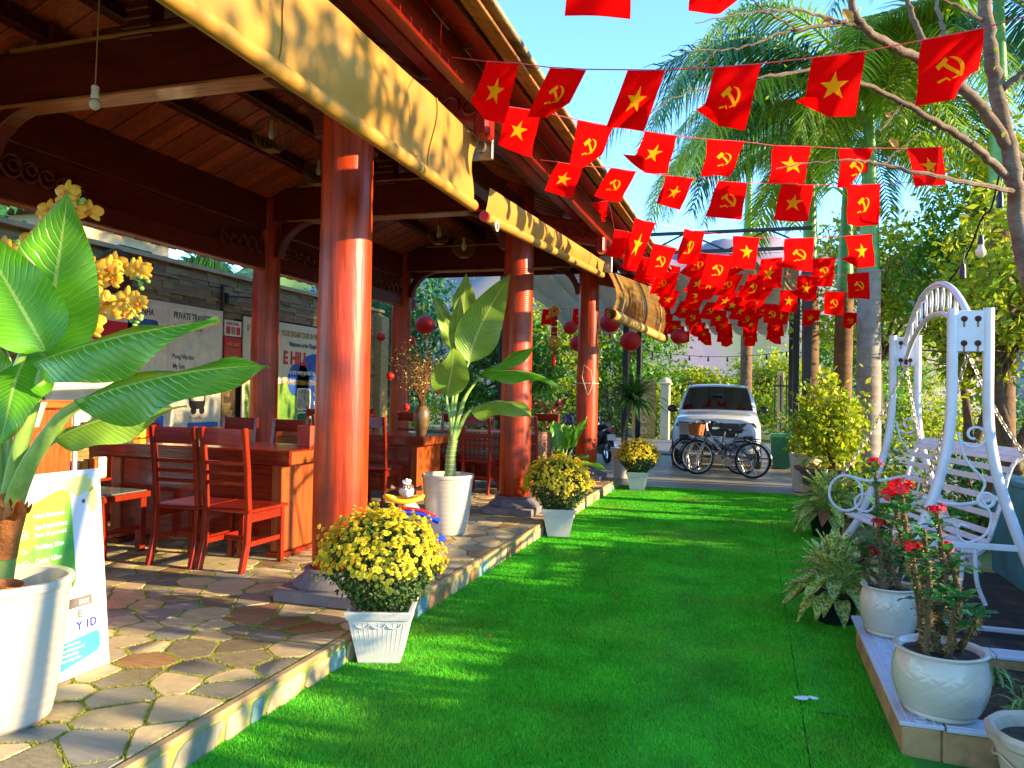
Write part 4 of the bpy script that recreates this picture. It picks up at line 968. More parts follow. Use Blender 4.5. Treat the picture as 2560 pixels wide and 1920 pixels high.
# ---- chrysanthemums in square tapered pots
m_petal = M('mum_petal', '#e2cc1c', rough=.6, island=.2, translucent=.25, var=.2, scale=30, col2='#f0e44c'); m_mcen = M('mum_leaf', '#3c5a20', rough=.6, island=.35, huevar=.02, translucent=.2)
def build_mum(seed, R, H, nf, pz):
    r = random.Random(seed); V = []; T = []
    for k in range(nf):
        while True:
            z = r.uniform(-.3, 1); a = r.uniform(0, 2*PI)
            if z > -.02+.14*math.sin(a*4+seed)+r.uniform(-.12, .1): break
        q = math.sqrt(1-z*z) if z > 0 else 1-.25*z*z; lump = 1+.08*math.sin(a*3+seed)*q+.07*math.sin(a*7+z*5)+.05*math.sin(a*13-z*9)
        n_ = Vector((math.cos(a)*q, math.sin(a)*q, z*1.1+.25)).normalized()
        c = Vector((math.cos(a)*q*R*lump, math.sin(a)*q*R*lump, pz+H*.42+z*H*.58*lump))*1.0+n_*r.gauss(-.01, .022)
        n_ = (n_+Vector((r.gauss(0, .25), r.gauss(0, .25), r.gauss(0, .2)))).normalized(); s = n_.orthogonal().normalized(); u_ = n_.cross(s); fr = r.choice((.009, .014, .017, .019, .021))*r.uniform(.9, 1.1)
        for ring, (rad, up_, np_) in enumerate(((1.0, .0, 9), (.68, .38, 8), (.34, .6, 6))):
            for i in range(np_):
                a2 = 2*PI*(i+.5*ring)/np_; dd = s*math.cos(a2)+u_*math.sin(a2); e = n_.cross(dd); o = len(V); w_ = fr*rad*(3.0/np_)
                V += [c+n_*fr*.1*ring, c+dd*fr*rad*.6+e*w_+n_*fr*(up_+.1), c+dd*fr*rad+n_*fr*up_*1.1, c+dd*fr*rad*.6-e*w_+n_*fr*(up_+.1)]; T += [(o, o+1, o+2), (o, o+2, o+3)]
    return V, T
def mum(pos, label, seed, R, H, nf, rz, pw=.172, ph=.3):
    t = thing('potted_chrysanthemum', label, 'potted plant', pos, rz, 'yellow chrysanthemum pots along the platform')
    b = MB(); n = 4
    def ringsq(w_, z): return [Vector((sx*w_, sy*w_, z)) for sx, sy in ((-1, -1), (1, -1), (1, 1), (-1, 1))]
    lv = [(pw*.62, 0), (pw*.66, .012), (pw*.95, ph-.045), (pw*1.0, ph-.044), (pw*1.06, ph-.005), (pw*1.04, ph), (pw*.93, ph), (pw*.9, ph-.05)]
    vs = [p for w_, z in lv for p in ringsq(w_, z)]; fs = [(3, 2, 1, 0)]+[(4*i+j, 4*i+(j+1) % 4, 4*i+4+(j+1) % 4, 4*i+4+j) for i in range(len(lv)-1) for j in range(4)]
    b.add(vs, fs); b.add(ringsq(pw*.91, ph-.04), [(0, 1, 2, 3)])
    me = b.obj('pot', m_potp, t)
    b = MB()                                       # ribs and the swag moulded on the faces
    for k in range(4):
        rot = Matrix.Rotation(k*PI/2, 3, 'Z')
        for i in range(11):
            x = (i-5)/5*.86; b.tube([rot @ Vector((x*pw*.66, -pw*.663, .02)), rot @ Vector((x*pw*.93, -pw*.935, ph-.06))], .0013, 4)
        for i in range(3):
            c = (i-1)*.085; b.tube([rot @ Vector((c+.04*math.cos(a), -pw*.93, ph-.062+.028*math.sin(a)-.0)) for a in [PI+PI*j/8 for j in range(9)]], .003, 4)
    b.obj('moulding', m_potp, t, smooth=True)
    r = np.random.default_rng(seed); n = 4200; z = r.uniform(-.9, .95, n); a = r.uniform(0, 2*PI, n); q = np.sqrt(np.clip(1-z*z, 0, 1))*r.uniform(.5, .9, n)
    q = np.where(z < 0, q*(1+.45*z)+.1, q); C = np.stack([np.cos(a)*q*R, np.sin(a)*q*R, ph+H*.42+z*H*.52], 1)
    V, T = leaf_cloud(C, .034, r, .55); np_mesh('foliage', V, T, m_mcen, t)
    V, T = build_mum(seed, R, H, nf, ph); np_mesh('flower_heads', np.array([tuple(p) for p in V]), T, m_petal, t, kind='stuff')
    b = MB()
    for k in range(24):
        a = rs.uniform(0, 2*PI); e = Vector((math.cos(a)*R*.6, math.sin(a)*R*.6, ph+H*.5)); b.tube(bez((rs.uniform(-.05, .05), rs.uniform(-.05, .05), ph-.04), (0, 0, ph+.1), e*.8+Vector((0, 0, .05)), e, 5), .003, 4)
    b.obj('stems', m_mcen, t)
    return t
mum((-1.96, 3.93, .014), 'yellow chrysanthemum in a square white pot below the thick near column', 11, .335, .52, 1200, .32)
mum((-1.945, 8.0, .014), 'yellow chrysanthemum in a square white pot below the second column', 23, .355, .53, 1300, .2)
mum((-1.74, 12.45, .014), 'yellow chrysanthemum in a square white pot at the far end of the carpet', 31, .335, .5, 1300, .1)
# ---- right hand bed: planter walls, spotted aglaonemas, crown of thorns
m_ren = M('planter_render', '#b08a58', rough=.85, var=.3, scale=4, bump=.4, dirt=('#5a4a34', .85, 5)); m_tilew = M('white_relief_tile', '#bcc2cc', rough=.35, var=.06)
pl = thing('garden_bed_wall', 'low rendered bed wall capped with white relief tiles', 'bed wall', (.7, 3.62, 0)); O = Vector(pl.location)
for nm, c, dd in (('wall', (.70, 4.36, .07), (.15, 1.5, .14)), ('wall', (1.7, 3.675, .07), (1.845, .13, .14)), ('wall', (1.75, 4.8, .07), (1.95, .12, .14))):
    MB().bbox(Vector(c)-O, dd, .008).obj(nm, m_ren, pl)
y = 3.61
while y < 5.1:
    b = MB().bbox(Vector((.7, y+.12, .1495))-O, (.17, .236, .018), .003)
    for i in (-1, 1): b.bbox(Vector((.7+i*.05, y+.12, .16))-O, (.008, .23, .005), .001)
    for k in range(3): b.torus(Vector((.7, y+.04+.08*k, .16))-O, .024, .004, 14, 4)
    b.obj('cap_tile', m_tilew, pl); y += .24
for yy, x0 in ((3.675, .79), (4.8, .79)):
    x = x0
    while x < 2.5:
        b = MB().bbox(Vector((x+.12, yy, .1495))-O, (.236, .15, .018), .003)
        for i in (-1, 1): b.bbox(Vector((x+.12, yy+i*.05, .16))-O, (.23, .008, .005), .001)
        b.obj('cap_tile', m_tilew, pl); x += .24
MB().box((1.7, 4.24, .045), (1.84, .98, .09)).obj('bed_soil', m_soil, kind='structure')
m_dkpot = M('black_pot', '#141c20', rough=.4)
lm_dead = leaf_mat('withered_leaf', '#8a5a34', '#a8703c', rough=.7, translucent=.2, ribs=9, rnd=.25)
def aglaonema(pos, label, s, seed):
    r = random.Random(seed); O = Vector(pos); t = thing('potted_aglaonema', label, 'potted plant', O, group='spotted aglaonemas beside the carpet')
    MB().lathe([(0, 0), (.11*s, 0), (.15*s, .17*s), (.165*s, .2*s), (.15*s, .2*s), (.13*s, .17*s), (.001, .17*s)], n=30).obj('pot', m_dkpot, t, smooth=True)
    n = 60
    for k in range(n):
        u = k/n; a = k*2.4+r.uniform(-.3, .3); el = math.radians(82-78*u+r.uniform(-8, 8)); L_ = s*(.25+.1*u+.05*r.random())*(1 if u < .8 else .8)
        dr = Vector((math.cos(a)*math.cos(el), math.sin(a)*math.cos(el), math.sin(el))); c0 = O+Vector((0, 0, (.17+.12*(1-u))*s)); m_ = c0+dr*L_*.42
        dr2 = Vector((dr.x, dr.y, dr.z-.25-.9*u)).normalized(); tip = m_+dr2*L_*.75; dead = u > .8 and r.random() < .55
        MB().tube([p-O for p in spline([c0, c0+dr*L_*.22, m_], 5)], .005*s, 5).obj('petiole', m_stem, t)
        leaf(t, [m_, m_+dr*L_*.2, tip-dr2*L_*.25, tip], .056*s*(1 if not dead else .9), Vector((-dr.x*.6, -dr.y*.6, .9)), .35, lm_dead if dead else lm_agl, .004, 9, 5, O=O, pleat=.001, ribs=9)
aglaonema((.56, 5.62, .02), 'spotted aglaonema with withered lower leaves, in front of the crown of thorns', 1.0, 3)
aglaonema((.8, 9.1, .02), 'spotted aglaonema by the foot of the white swing frame', 1.25, 8)
m_thorn = M('thorny_stem', '#5c4a2c', rough=.85, var=.4, scale=20, bump=.5); m_spine = M('spine', '#a88a54', rough=.7); m_rflow = M('crown_thorn_flower', '#e00c1c', rough=.55, island=.2, translucent=.2)
lm_eu = leaf_mat('crown_thorn_leaf', '#2f7a34', '#7aa84c', rough=.4, translucent=.3, ribs=8, rnd=.3)
def diamond_pot(parent, R=.215, H=.3, mat=m_potw):
    prof = []
    for k in range(50):
        z = H*.1+(H*.82)*k/49; u = k/49; prof.append((R*(.74+.3*math.sin(PI*(.12+.68*u))), z))
    def fn(th, z):
        u = (z/H-.1)/.82
        if not .1 < u < .86: return 1
        a = th*14/PI/2*1.0; k = (u*4.2)
        d1 = abs(((a+k) % 1)-.5); d2 = abs(((a-k) % 1)-.5); return 1-.012*max(0, 1-min(d1, d2)/.09)
    pr = [(0, 0), (R*.76, 0), (R*.78, H*.02), (R*.78, H*.06), (R*.74, H*.08)]+prof+[(R*.86, H*.93), (R*.98, H*.95), (R*1.03, H*.98), (R*.99, H), (R*.88, H*.985), (R*.82, H*.9)]
    MB().lathe(pr, n=168, fn=fn).obj('pot', mat, parent, smooth='all'); MB().lathe([(R*.83, H*.9), (R*.4, H*.92), (.001, H*.92)], n=24).obj('soil', m_soil, parent, smooth=True)
def crown_of_thorns(pos, label, R, H, stems, seed):
    r = random.Random(seed); O = Vector(pos); t = thing('crown_of_thorns', label, 'potted plant', O, group='crown of thorns pots on the bed wall'); diamond_pot(t, R, H)
    for k, (tip, flower, mid) in enumerate(stems):
        s = O+Vector((r.uniform(-.09, .09), r.uniform(-.09, .09), H*.88)); tip = Vector(tip); md = s.lerp(tip, .5)+Vector(mid)
        c = spline([s, md, tip], 22); b = MB(); b.tube([p-O for p in c], [.016-.006*i/21+.002*math.sin(i*2.3) for i in range(22)], 9); st = b.obj('stem', m_thorn, t, smooth=True)
        b = MB(); n = int((tip-s).length*260)
        for q in range(n):
            i = min(20, int(r.random()*21)); p = c[i].lerp(c[i+1], r.random()); ax = (c[i+1]-c[i]).normalized(); o_ = ax.orthogonal().normalized(); o_ = Quaternion(ax, r.uniform(0, 2*PI)) @ o_
            e = (o_+ax*r.uniform(-.3, .5)).normalized(); a = p+o_*.012; b.add([a+ax*.003-O, a-ax*.003-O, a+o_.cross(ax)*.003-O, a+e*r.uniform(.014, .03)-O], [(0, 1, 3), (1, 2, 3), (2, 0, 3)])
        b.obj('spines', m_spine, st, kind='stuff')
        for q in range(r.randint(15, 20)):
            u = 1-abs(r.gauss(0, .3)); u = max(.2, min(1, u)); p = c[min(21, int(u*21))]; a = r.uniform(0, 2*PI); el = r.uniform(-.1, .9); L_ = r.uniform(.075, .125)
            dr = Vector((math.cos(a)*math.cos(el), math.sin(a)*math.cos(el), math.sin(el)))
            leaf(t, [p, p+dr*L_*.35, p+dr*L_*.7, p+dr*L_+Vector((0, 0, -.015))], .024, (-dr.x*.4, -dr.y*.4, 1), .2, lm_eu, .002, 7, 5, O=O, pleat=0, shape=1.35)
        if flower:
            V = []; T = []; n = 16 if flower >= 1 else 10
            for q in range(n):
                g_ = Vector((r.gauss(0, .5), r.gauss(0, .5), abs(r.gauss(0, .5))+.15)).normalized(); cc = tip+g_*r.uniform(.025, .05)*flower; s_ = g_.orthogonal().normalized(); u_ = g_.cross(s_)
                for i in range(4):
                    a = PI/2*i+q; dd = s_*math.cos(a)+u_*math.sin(a); e = g_.cross(dd); o = len(V); f_ = .018
                    V += [cc-O, cc+dd*f_*.6+e*f_*.6+g_*.004-O, cc+dd*f_*1.1-g_*.003-O, cc+dd*f_*.6-e*f_*.6+g_*.004-O]; T += [(o, o+1, o+2), (o, o+2, o+3)]
            np_mesh('flower_cluster', np.array([tuple(p) for p in V]), T, m_rflow, t)
d = 4.5
crown_of_thorns((.78, 4.95, .163), 'crown of thorns with many red flowers in a diamond patterned pot at the wall end', .155, .28,
    [(P(1890, 1008, d), 1.1, (.0, 0, .02)), (P(1900, 1135, 4.45), 1, (-.04, 0, 0)), (P(1925, 1130, 4.4), 1, (0, 0, 0)), (P(1885, 1195, 4.45), .8, (-.05, 0, 0)), (P(1860, 1165, d), 0, (-.05, 0, 0)), (P(1935, 1180, d), .7, (.03, 0, 0)), (P(1960, 1115, 4.6), 0, (.02, 0, 0)), (P(1970, 1200, 4.5), 0, (.04, 0, 0))], 4)
d = 3.3
crown_of_thorns((.80, 3.78, .163), 'tall thorny crown of thorns in a diamond patterned pot on the wall corner', .185, .28,
    [(P(1946, 1062, d), 1.2, (-.03, 0, .02)), (P(1928, 1075, 3.35), 1, (-.05, 0, 0)), (P(2025, 1108, 3.4), .9, (.03, 0, 0)), (P(1970, 1188, 3.3), .9, (0, 0, 0)), (P(2045, 1185, 3.4), .6, (.05, 0, 0)), (P(1995, 1140, 3.35), 0, (.02, 0, .0)), (P(2075, 1290, 3.15), 0, (.0, 0, .05)), (P(2105, 1335, 3.1), 0, (.03, 0, .04)), (P(2035, 1265, 3.35), 0, (.03, 0, 0))], 9)
m_potd = M('pot_weathered', '#b8a890', rough=.7, var=.2, scale=6, bump=.3, dirt=('#6a5030', .8, 4))
t = thing('weathered_pot', 'weathered white pot of bare soil and moss in front of the bed wall', 'plant pot', (1.06, 3.33, .0))
MB().lathe([(0, 0), (.12, 0), (.16, .2), (.175, .235), (.17, .24), (.195, .255), (.2, .285), (.185, .3), (.165, .29), (.15, .24)], n=60, fn=lambda th, z: 1+(.012*math.sin(th*12) if z > .25 else 0)).obj('pot', m_potd, t, smooth=True)
b = MB(); b.tube([(.169*math.cos(a), .169*math.sin(a), .19+.012*math.sin(a*6)) for a in [2*PI*i/60 for i in range(60)]], .005, 5, closed=True); b.obj('relief_band', m_potd, t, smooth=True)
MB().lathe([(.152, .25), (.08, .262), (.001, .26)], n=24, fn=lambda th, z: 1).obj('soil', m_soil, t, smooth=True)
# spider plants in the bed
m_spid = M('spider_leaf', '#6a9a3c', rough=.4, island=.3, translucent=.3, col2='#a8c078')
for k, (x, y, s) in enumerate(((1.22, 4.1, 1), (1.45, 4.45, 1.1), (1.5, 3.95, .9), (1.2, 4.55, .8), (1.0, 4.35, .7))):
    t = thing('spider_plant', ('spider plant in the bed right behind the diamond pot', 'spider plant in the middle of the bed', 'spider plant beside the weathered pot', 'spider plant against the back tile strip', 'small spider plant beside the tiled bed wall')[k], 'plant', (x, y, .09), group='spider plants in the bed')
    V, T = strap_leaves(60, (0, 0, .0), (.16*s, .3*s), .016, .9, .8, 20+k); np_mesh('leaves', V, T, m_spid, t)
    MB().cyl((0, 0, -.03), (0, 0, .03), .012, .008, 6).obj('crown', m_stem, t)
# ---- yellow orchids behind the big leaves
m_orch = M('orchid_petal', '#e8a020', rough=.5, translucent=.3, var=.25, scale=12, col2='#f0c840'); m_olip = M('orchid_lip', '#c8641c', rough=.5)
O = P(60, 860, 4.3); t = thing('orchid_spray', 'arching sprays of yellow orchids behind the big leaves on the counter', 'orchid', O)
MB().lathe([(0, 0), (.06, 0), (.09, .12), (.1, .14), (.08, .13)], (0, 0, -.16), 20).obj('pot', m_potw, t, smooth=True)
sprays = [[(60, 870), (40, 700), (60, 560), (120, 460), (180, 428)], [(62, 870), (110, 700), (170, 610), (240, 580), (310, 612)], [(62, 870), (120, 760), (190, 680), (260, 650), (300, 690)], [(55, 870), (10, 740), (-15, 640), (10, 560), (30, 520)]]
def orchid(p, face, s, O):
    f_ = Vector(face).normalized(); x = f_.cross(Vector((0, 0, 1))).normalized(); y = x.cross(f_); b = MB()
    for a, L_, w_ in ((PI/2, 1, .55), (PI/2+2.2, .95, .5), (PI/2-2.2, .95, .5), (.25, 1.05, .95), (PI-.25, 1.05, .95)):
        dr = x*math.cos(a)+y*math.sin(a); e = f_.cross(dr)
        def fn(u, v): q = (v-.5)*2; ww = w_*s*.5*math.sin(PI*min(.97, .1+.85*u))**.6; return p+dr*s*L_*u+e*q*ww+f_*(s*.18*math.sin(u*PI*.9)-s*.12*q*q)-O
        b.grid(fn, 6, 5)
    ob = b.obj('flower', m_orch, t, smooth='all'); MB().ball(p+f_*s*.2-y*s*.12-O, s*.2, 8, 6).obj('lip', m_olip, ob, smooth=True)
for s_, sp in enumerate(sprays):
    c = spline([P(x, y, 4.3-.12*i) for i, (x, y) in enumerate(sp)], 26); MB().tube([p-O for p in c], .005, 5).obj('stem', m_stem, t, smooth=True)
    for i in range(11, 25 if s_ else 26, 2):
        for q in (0, 1):
            p = c[i]+Vector((rs.uniform(-.05, .05), rs.uniform(-.05, .05), rs.uniform(-.06, .05))); orchid(p, (-FW+Vector((rs.uniform(-.4, .6), 0, rs.uniform(-.3, .3)))), rs.uniform(.05, .068), O)
    b = MB()
    for q in range(5): b.ball(c[25]+Vector((rs.uniform(-.05, .03), 0, rs.uniform(-.03, .04)))-O, .012, 8, 6)
    b.obj('buds', m_stem, t, smooth=True)
# ---- leaning info sign
m_sgn = M('sign_white', '#d8d8dc', rough=.35, var=.03); m_sg = M('sign_green', '#2c9a3c', rough=.4, col2='#b8d030', scale=2.2); m_stq = M('sign_teal', '#3c8c98', rough=.4, var=.15); m_spale = M('sign_pale_yellow', '#d8d27c', rough=.4, var=.1)
m_smt = M('sign_mountain', '#a08c7c', rough=.5, var=.5, scale=14, col2='#cdbfb0'); m_sfl = M('sign_meadow', '#b0b848', rough=.5, var=.6, scale=20, col2='#9a80a0'); m_ink = M('sign_ink_white', '#e8ecdc', rough=.4); m_inkn = M('sign_ink_navy', '#2c3c90', rough=.4); m_inkg = M('sign_ink_grey', '#6a625c', rough=.4)
S0 = Vector((-2.985, 3.03, FLOOR+.004)); SR = Vector((0, 1, 0)); SU = Vector((-.1, 0, .995)).normalized(); SN = SR.cross(SU); SW, SH = .74, .95
t = thing('info_sign', 'white trekking info sign with a lime green panel leaning by the pot', 'sign', S0)
mt = Matrix((SR, SU, SN)).transposed()
def sp_(poly, lift, mat, name, th=.0015):
    return MB().prism(poly, lift, lift+th, fr=lambda a, b_, c: mt @ Vector((a-SW, b_, c))).obj(name, mat, t)
sp_([(0, 0), (SW, 0), (SW, SH), (0, SH)], -.006, m_sgn, 'board', .012)
def blob(cx, cy, rx, ry, n=28, j=.12, seed=1): r = random.Random(seed); return [(cx+rx*math.cos(2*PI*i/n)*(1+r.uniform(-j, j)), cy+ry*math.sin(2*PI*i/n)*(1+r.uniform(-j, j))) for i in range(n)]
sp_(blob(.2, .78, .17, .1, seed=2), .0065, m_smt, 'mountain_print'); sp_(blob(.16, .53, .14, .12, seed=3), .0065, m_sfl, 'meadow_print'); sp_(blob(.62, .88, .08, .05, 18, .25, 4), .0065, m_spale, 'leaf_print'); sp_(blob(.69, .8, .03, .06, 14, .2, 6), .0065, m_spale, 'leaf_print')
def rpoly(pts, k=3):
    for _ in range(k): pts = chaikin(pts)
    return pts
sp_(rpoly([(.26, .84-.06), (.5, .89-.02), (.56, .86), (.57, .44), (.54, .4), (.3, .47), (.23, .56), (.22, .66)]), .009, m_sg, 'green_panel')
for s, x, y, z in (('Level: Strenuous', .36, .755, .03), ('Age Requirement:', .36, .705, .03), ('From 15 years old', .36, .67, .028), ('Trekking: 20km', .36, .615, .03), ('Caving: 4,5km', .36, .555, .03), ('Rappelling: 10m', .36, .495, .03)):
    lettering(s, z, m_ink, mt @ Vector((x-SW, y, .0115)), SR, SU, t, .0006, 'LEFT', .8)
def icon(pts, x, y, s, closed=True): MB().tube([mt @ Vector((x+px*s-SW, y+py*s, .012)) for px, py in pts], .0018, 4, closed=closed).obj('icon', m_ink, t)
icon([(-1, -1), (1, -1), (0, 1)], .31, .76, .017); icon([(math.cos(a), math.sin(a)) for a in [i*PI/8 for i in range(16)]], .31, .69, .02); lettering('15', .022, m_ink, mt @ Vector((.298-SW, .683, .0115)), SR, SU, t, .0006)
icon([(-1, .2), (-.4, .4), (0, -.4), (.5, -.2), (1, -.6), (-1, -.7)], .31, .622, .018); icon([(-1, -1), (-1, 0), (-.5, .8), (.4, 1), (1, .2), (1.1, -1), (.4, -1), (.2, -.3), (-.3, -.3), (-.4, -1)], .31, .56, .017); icon([(-.8, -1), (-.8, .6), (0, .2), (.6, 1), (.6, -1), (.1, -.4)], .31, .5, .017)
sp_([(.5, .31), (.655, .31), (.655, .355), (.5, .355)], .0065, m_inkg, 'pax_band'); lettering('PAX', .03, m_ink, mt @ Vector((.58-SW, .32, .0085)), SR, SU, t, .0006)
lettering('E', .05, m_inkg, mt @ Vector((.57-SW, .26, .0075)), SR, SU, t, .002); lettering('Y 1D', .055, m_inkn, mt @ Vector((.56-SW, .205, .0075)), SR, SU, t, .002)
sp_(rpoly([(.35, .02), (.67, .08), (.69, .1), (.69, .165), (.67, .18), (.35, .15)], 2), .0065, m_stq, 'teal_panel')
for k, s in enumerate(('Level: Moderate', 'Age: 8-65 years old', 'Trekking: 8km', 'Swimming: 450m')): lettering(s, .016, m_ink, mt @ Vector((.47-SW, .145-.022*k, .0085)), SR, SU, t, .0003)
MB().cyl(mt @ Vector((.635-SW, .80, .006)), mt @ Vector((.635-SW, .80, .008)), .01, n=16).obj('grommet', m_lea, t)
# ---- swing car toy with a soft animal
m_tblue = M('toy_blue', '#1440c0', rough=.3, coat=.3); m_tred = M('toy_red', '#d01420', rough=.3, coat=.3); m_tyel = M('toy_yellow', '#e8b81c', rough=.35, coat=.2); m_twh = M('toy_white', '#d8d4d4', rough=.6); m_tbr = M('toy_brown', '#5a3424', rough=.6)
O = Vector((-3.02, 6.42, FLOOR)); t = thing('swing_car', 'blue and red ride-on toy with yellow steering ring by the white pot', 'ride-on toy', O, .5); t.scale = (.88, .88, .88)
b = MB()
def arch(s0): return [Vector((x, 0, .34-.62*x*x-.35*abs(x)**3)) for x in [(-.36+.72*i/16) for i in range(17)]]
b = MB(); b.tube([Vector((p.x, -.06, max(.05, p.z-.03))) for p in arch(0)], [.05+.012*abs(i-8)/8 for i in range(17)], 10, flat=.6); b.obj('body', m_tblue, t, smooth=True)
b = MB(); b.tube([Vector((p.x*.92, -.075, max(.075, p.z+.012))) for p in arch(0)], .035, 10, flat=.5); b.obj('trim', m_tred, t, smooth=True)
MB().bbox((.3, -.12, .05), (.26, .24, .07), .03).obj('front_deck', m_tblue, t, smooth=True); MB().bbox((-.3, .0, .05), (.26, .28, .07), .03).obj('rear_deck', m_tblue, t, smooth=True); MB().bbox((0, .12, .06), (.6, .22, .06), .03).obj('seat', m_tblue, t, smooth=True)
MB().tube([(0, -.06, .06), (0, -.06, .4)], .016, 8).obj('steering_column', M('toy_dark', '#3a2c3c', rough=.5), t, smooth=True)
b = MB(); pts = [(math.cos(a)*.19, math.sin(a)*.12-.04, .45+.02*math.cos(2*a)) for a in [2*PI*i/28 for i in range(28)]]; b.tube(pts, .026, 10, closed=True); b.obj('steering_ring', m_tyel, t, smooth=True)
for x, y, z in ((-.17, -.13, .14), (.21, -.13, .2)): MB().ball((x, y, z), .045, 12, 10, (.7, .7, 1.7)).obj('side_light', m_tyel, t, smooth=True)
for x in (-.28, .28): 
    for y in (-.14, .1): MB().cyl((x, y-.015, .03), (x, y+.015, .03), .03, n=14).obj('wheel', m_black, t, smooth=True)
t = thing('toy_animal', 'white plush animal with brown ears seated on the ride-on toy', 'toy', O+Vector((0, .1, .0)), .4); t.scale = (.86, .86, .86)
b = MB(); b.ball((0, .02, .26), .14, 18, 12, (1, .9, 1.1)); b.ball((-.02, 0, .53), .085, 16, 12, (1, 1, .95)); b.ball((-.0, -.07, .5), .055, 14, 10, (1.0, .8, .9)); b.ball((0, -.03, .14), .15, 16, 10, (1.1, .8, .5)); b.obj('body', m_twh, t, smooth=True)
b = MB(); b.lathe([(.087, 0), (.082, .03), (.06, .06)], (-.02, .005, .535), 18); b.obj('brow_patch', m_tbr, t, smooth=True)
for sx in (-1, 1): MB().tube([(sx*.075-.02, 0, .54), (sx*.13-.02, -.01, .545), (sx*.17-.02, -.02, .56)], [.014, .024, .032], 8).obj('ear', m_tbr, t, smooth=True)
b = MB(); b.ball((-.05, 0, .62), .02, 8, 6); b.ball((0.01, 0, .625), .022, 8, 6); b.ball((-.02, -.01, .635), .02, 8, 6); b.obj('tuft', m_twh, t, smooth=True)
for sx in (-1, 1): MB().ball((sx*.028-.01, -.082, .555), .009, 8, 6).obj('eye', m_black, t, smooth=True)
# ================================================================== SWING
m_wm = M('white_enamel', '#d4d2d6', rough=.35, coat=.2, var=.05, dirt=('#9a8a70', .3, 7)); m_rust = M('rust', '#4a2416', rough=.9, var=.4, scale=30); m_chain = M('chain_steel', '#b0a898', rough=.45, metal=.6, dirt=('#7a5a34', .8, 20))
SX, SY0, SY1 = 1.36, 5.7, 7.95
sw = thing('garden_swing', 'white wrought iron garden swing with flared legs and arched top', 'swing', (SX, 6.8, .0)); O = Vector(sw.location)
for yy in (SY0, SY1):
    for s in (-1, 1):
        pts = [(SX+s*.105, yy, 2.13), (SX+s*.105, yy, 1.75), (SX+s*.11, yy, 1.4), (SX+s*.15, yy, 1.1), (SX+s*.25, yy, .75), (SX+s*.4, yy, .36), (SX+s*.62, yy, .035)]
        lg = MB().tube([p-O for p in spline(pts, 26)], .033, 14).obj('leg', m_wm, sw, smooth=True)
        # scroll between the legs
    b = MB(); b.bbox(Vector((SX, yy, 1.98))-O, (.17, .03, .27), .004); pt = b.obj('gusset_plate', m_wm, sw)
    for x in (-.04, .04):
        for z in (1.9, 2.06):
            c = Vector((SX+x, yy-.017, z))-O; MB().ball(c, .02, 12, 8, (1, .4, 1)).obj('bolt', m_rust, pt, smooth=True)
            MB().bbox(c+Vector((0, -.0, -.035)), (.012, .0025, .04), .001).obj('rust_stain', M('rust_stain', '#9a6a48', rough=.9), pt)
    sc = []
    for k in range(30):
        a = k/29*2.6*PI; r = .095*(1-k/29*.78); sc.append(Vector((SX+.03+r*math.cos(a+PI*.95), yy, 1.3+r*math.sin(a+PI*.95))))
    low = spline([sc[0], (SX-.02, yy, 1.14), (SX+.09, yy, 1.0), (SX+.07, yy, .9), (SX+.13, yy, .78), (SX+.1, yy, .66), (SX+.0, yy, .6), (SX-.06, yy, .64), (SX-.05, yy, .71), (SX+.0, yy, .7)], 40)
    MB().tube([p-O for p in sc], .013, 8, flat=.7).obj('scroll', m_wm, sw, smooth=True); MB().tube([p-O for p in low], .013, 8, flat=.7).obj('scroll', m_wm, sw, smooth=True)
    MB().torus(Vector((SX+.1, yy, .88))-O, .045, .012, 20, 6, axis=Matrix.Rotation(PI/2, 3, 'X')).obj('scroll', m_wm, sw, smooth=True)
    MB().bar(Vector((SX-.3, yy, .58))-O, Vector((SX+.3, yy, .58))-O, .03, .04).obj('cross_bar', m_wm, sw)
    for x in (-.03, .04): MB().tube([p-O for p in spline([(SX+x, yy, .57), (SX+x*1.3, yy, .35), (SX+x*2.6, yy, .2)], 8)], .014, 8).obj('strut', m_wm, sw, smooth=True)
    MB().bar(Vector((SX-.6, yy, .05))-O, Vector((SX+.6, yy, .05))-O, .03, .03).obj('ground_bar', m_wm, sw)
def archp(z0, zt, w_=1.0, n=24): 
    ym = (SY0+SY1)/2; h = (SY1-SY0)/2*w_; out = []
    for i in range(n):
        u = -1+2*i/(n-1); out.append(Vector((SX, ym+u*h, z0+(zt-z0)*(1-abs(u)**2.2)+.0))-O)
    return out
MB().tube(archp(2.05, 2.43), .024, 10).obj('top_arch', m_wm, sw, smooth=True); MB().tube(archp(1.88, 2.2), .02, 10).obj('top_arch', m_wm, sw, smooth=True)
up_, lo_ = archp(2.05, 2.43), archp(1.88, 2.2)
for i in range(2, 22, 2):
    a, b_ = up_[i], lo_[i]; c = (a+b_)/2; r = (a-b_).length*.36; pts = [c+Vector((0, math.cos(q)*r*.42, math.sin(q)*r)) for q in [2*PI*k/18 for k in range(18)]]
    MB().tube(pts, .0085, 6, closed=True).obj('arch_ornament', m_wm, sw, smooth=True)
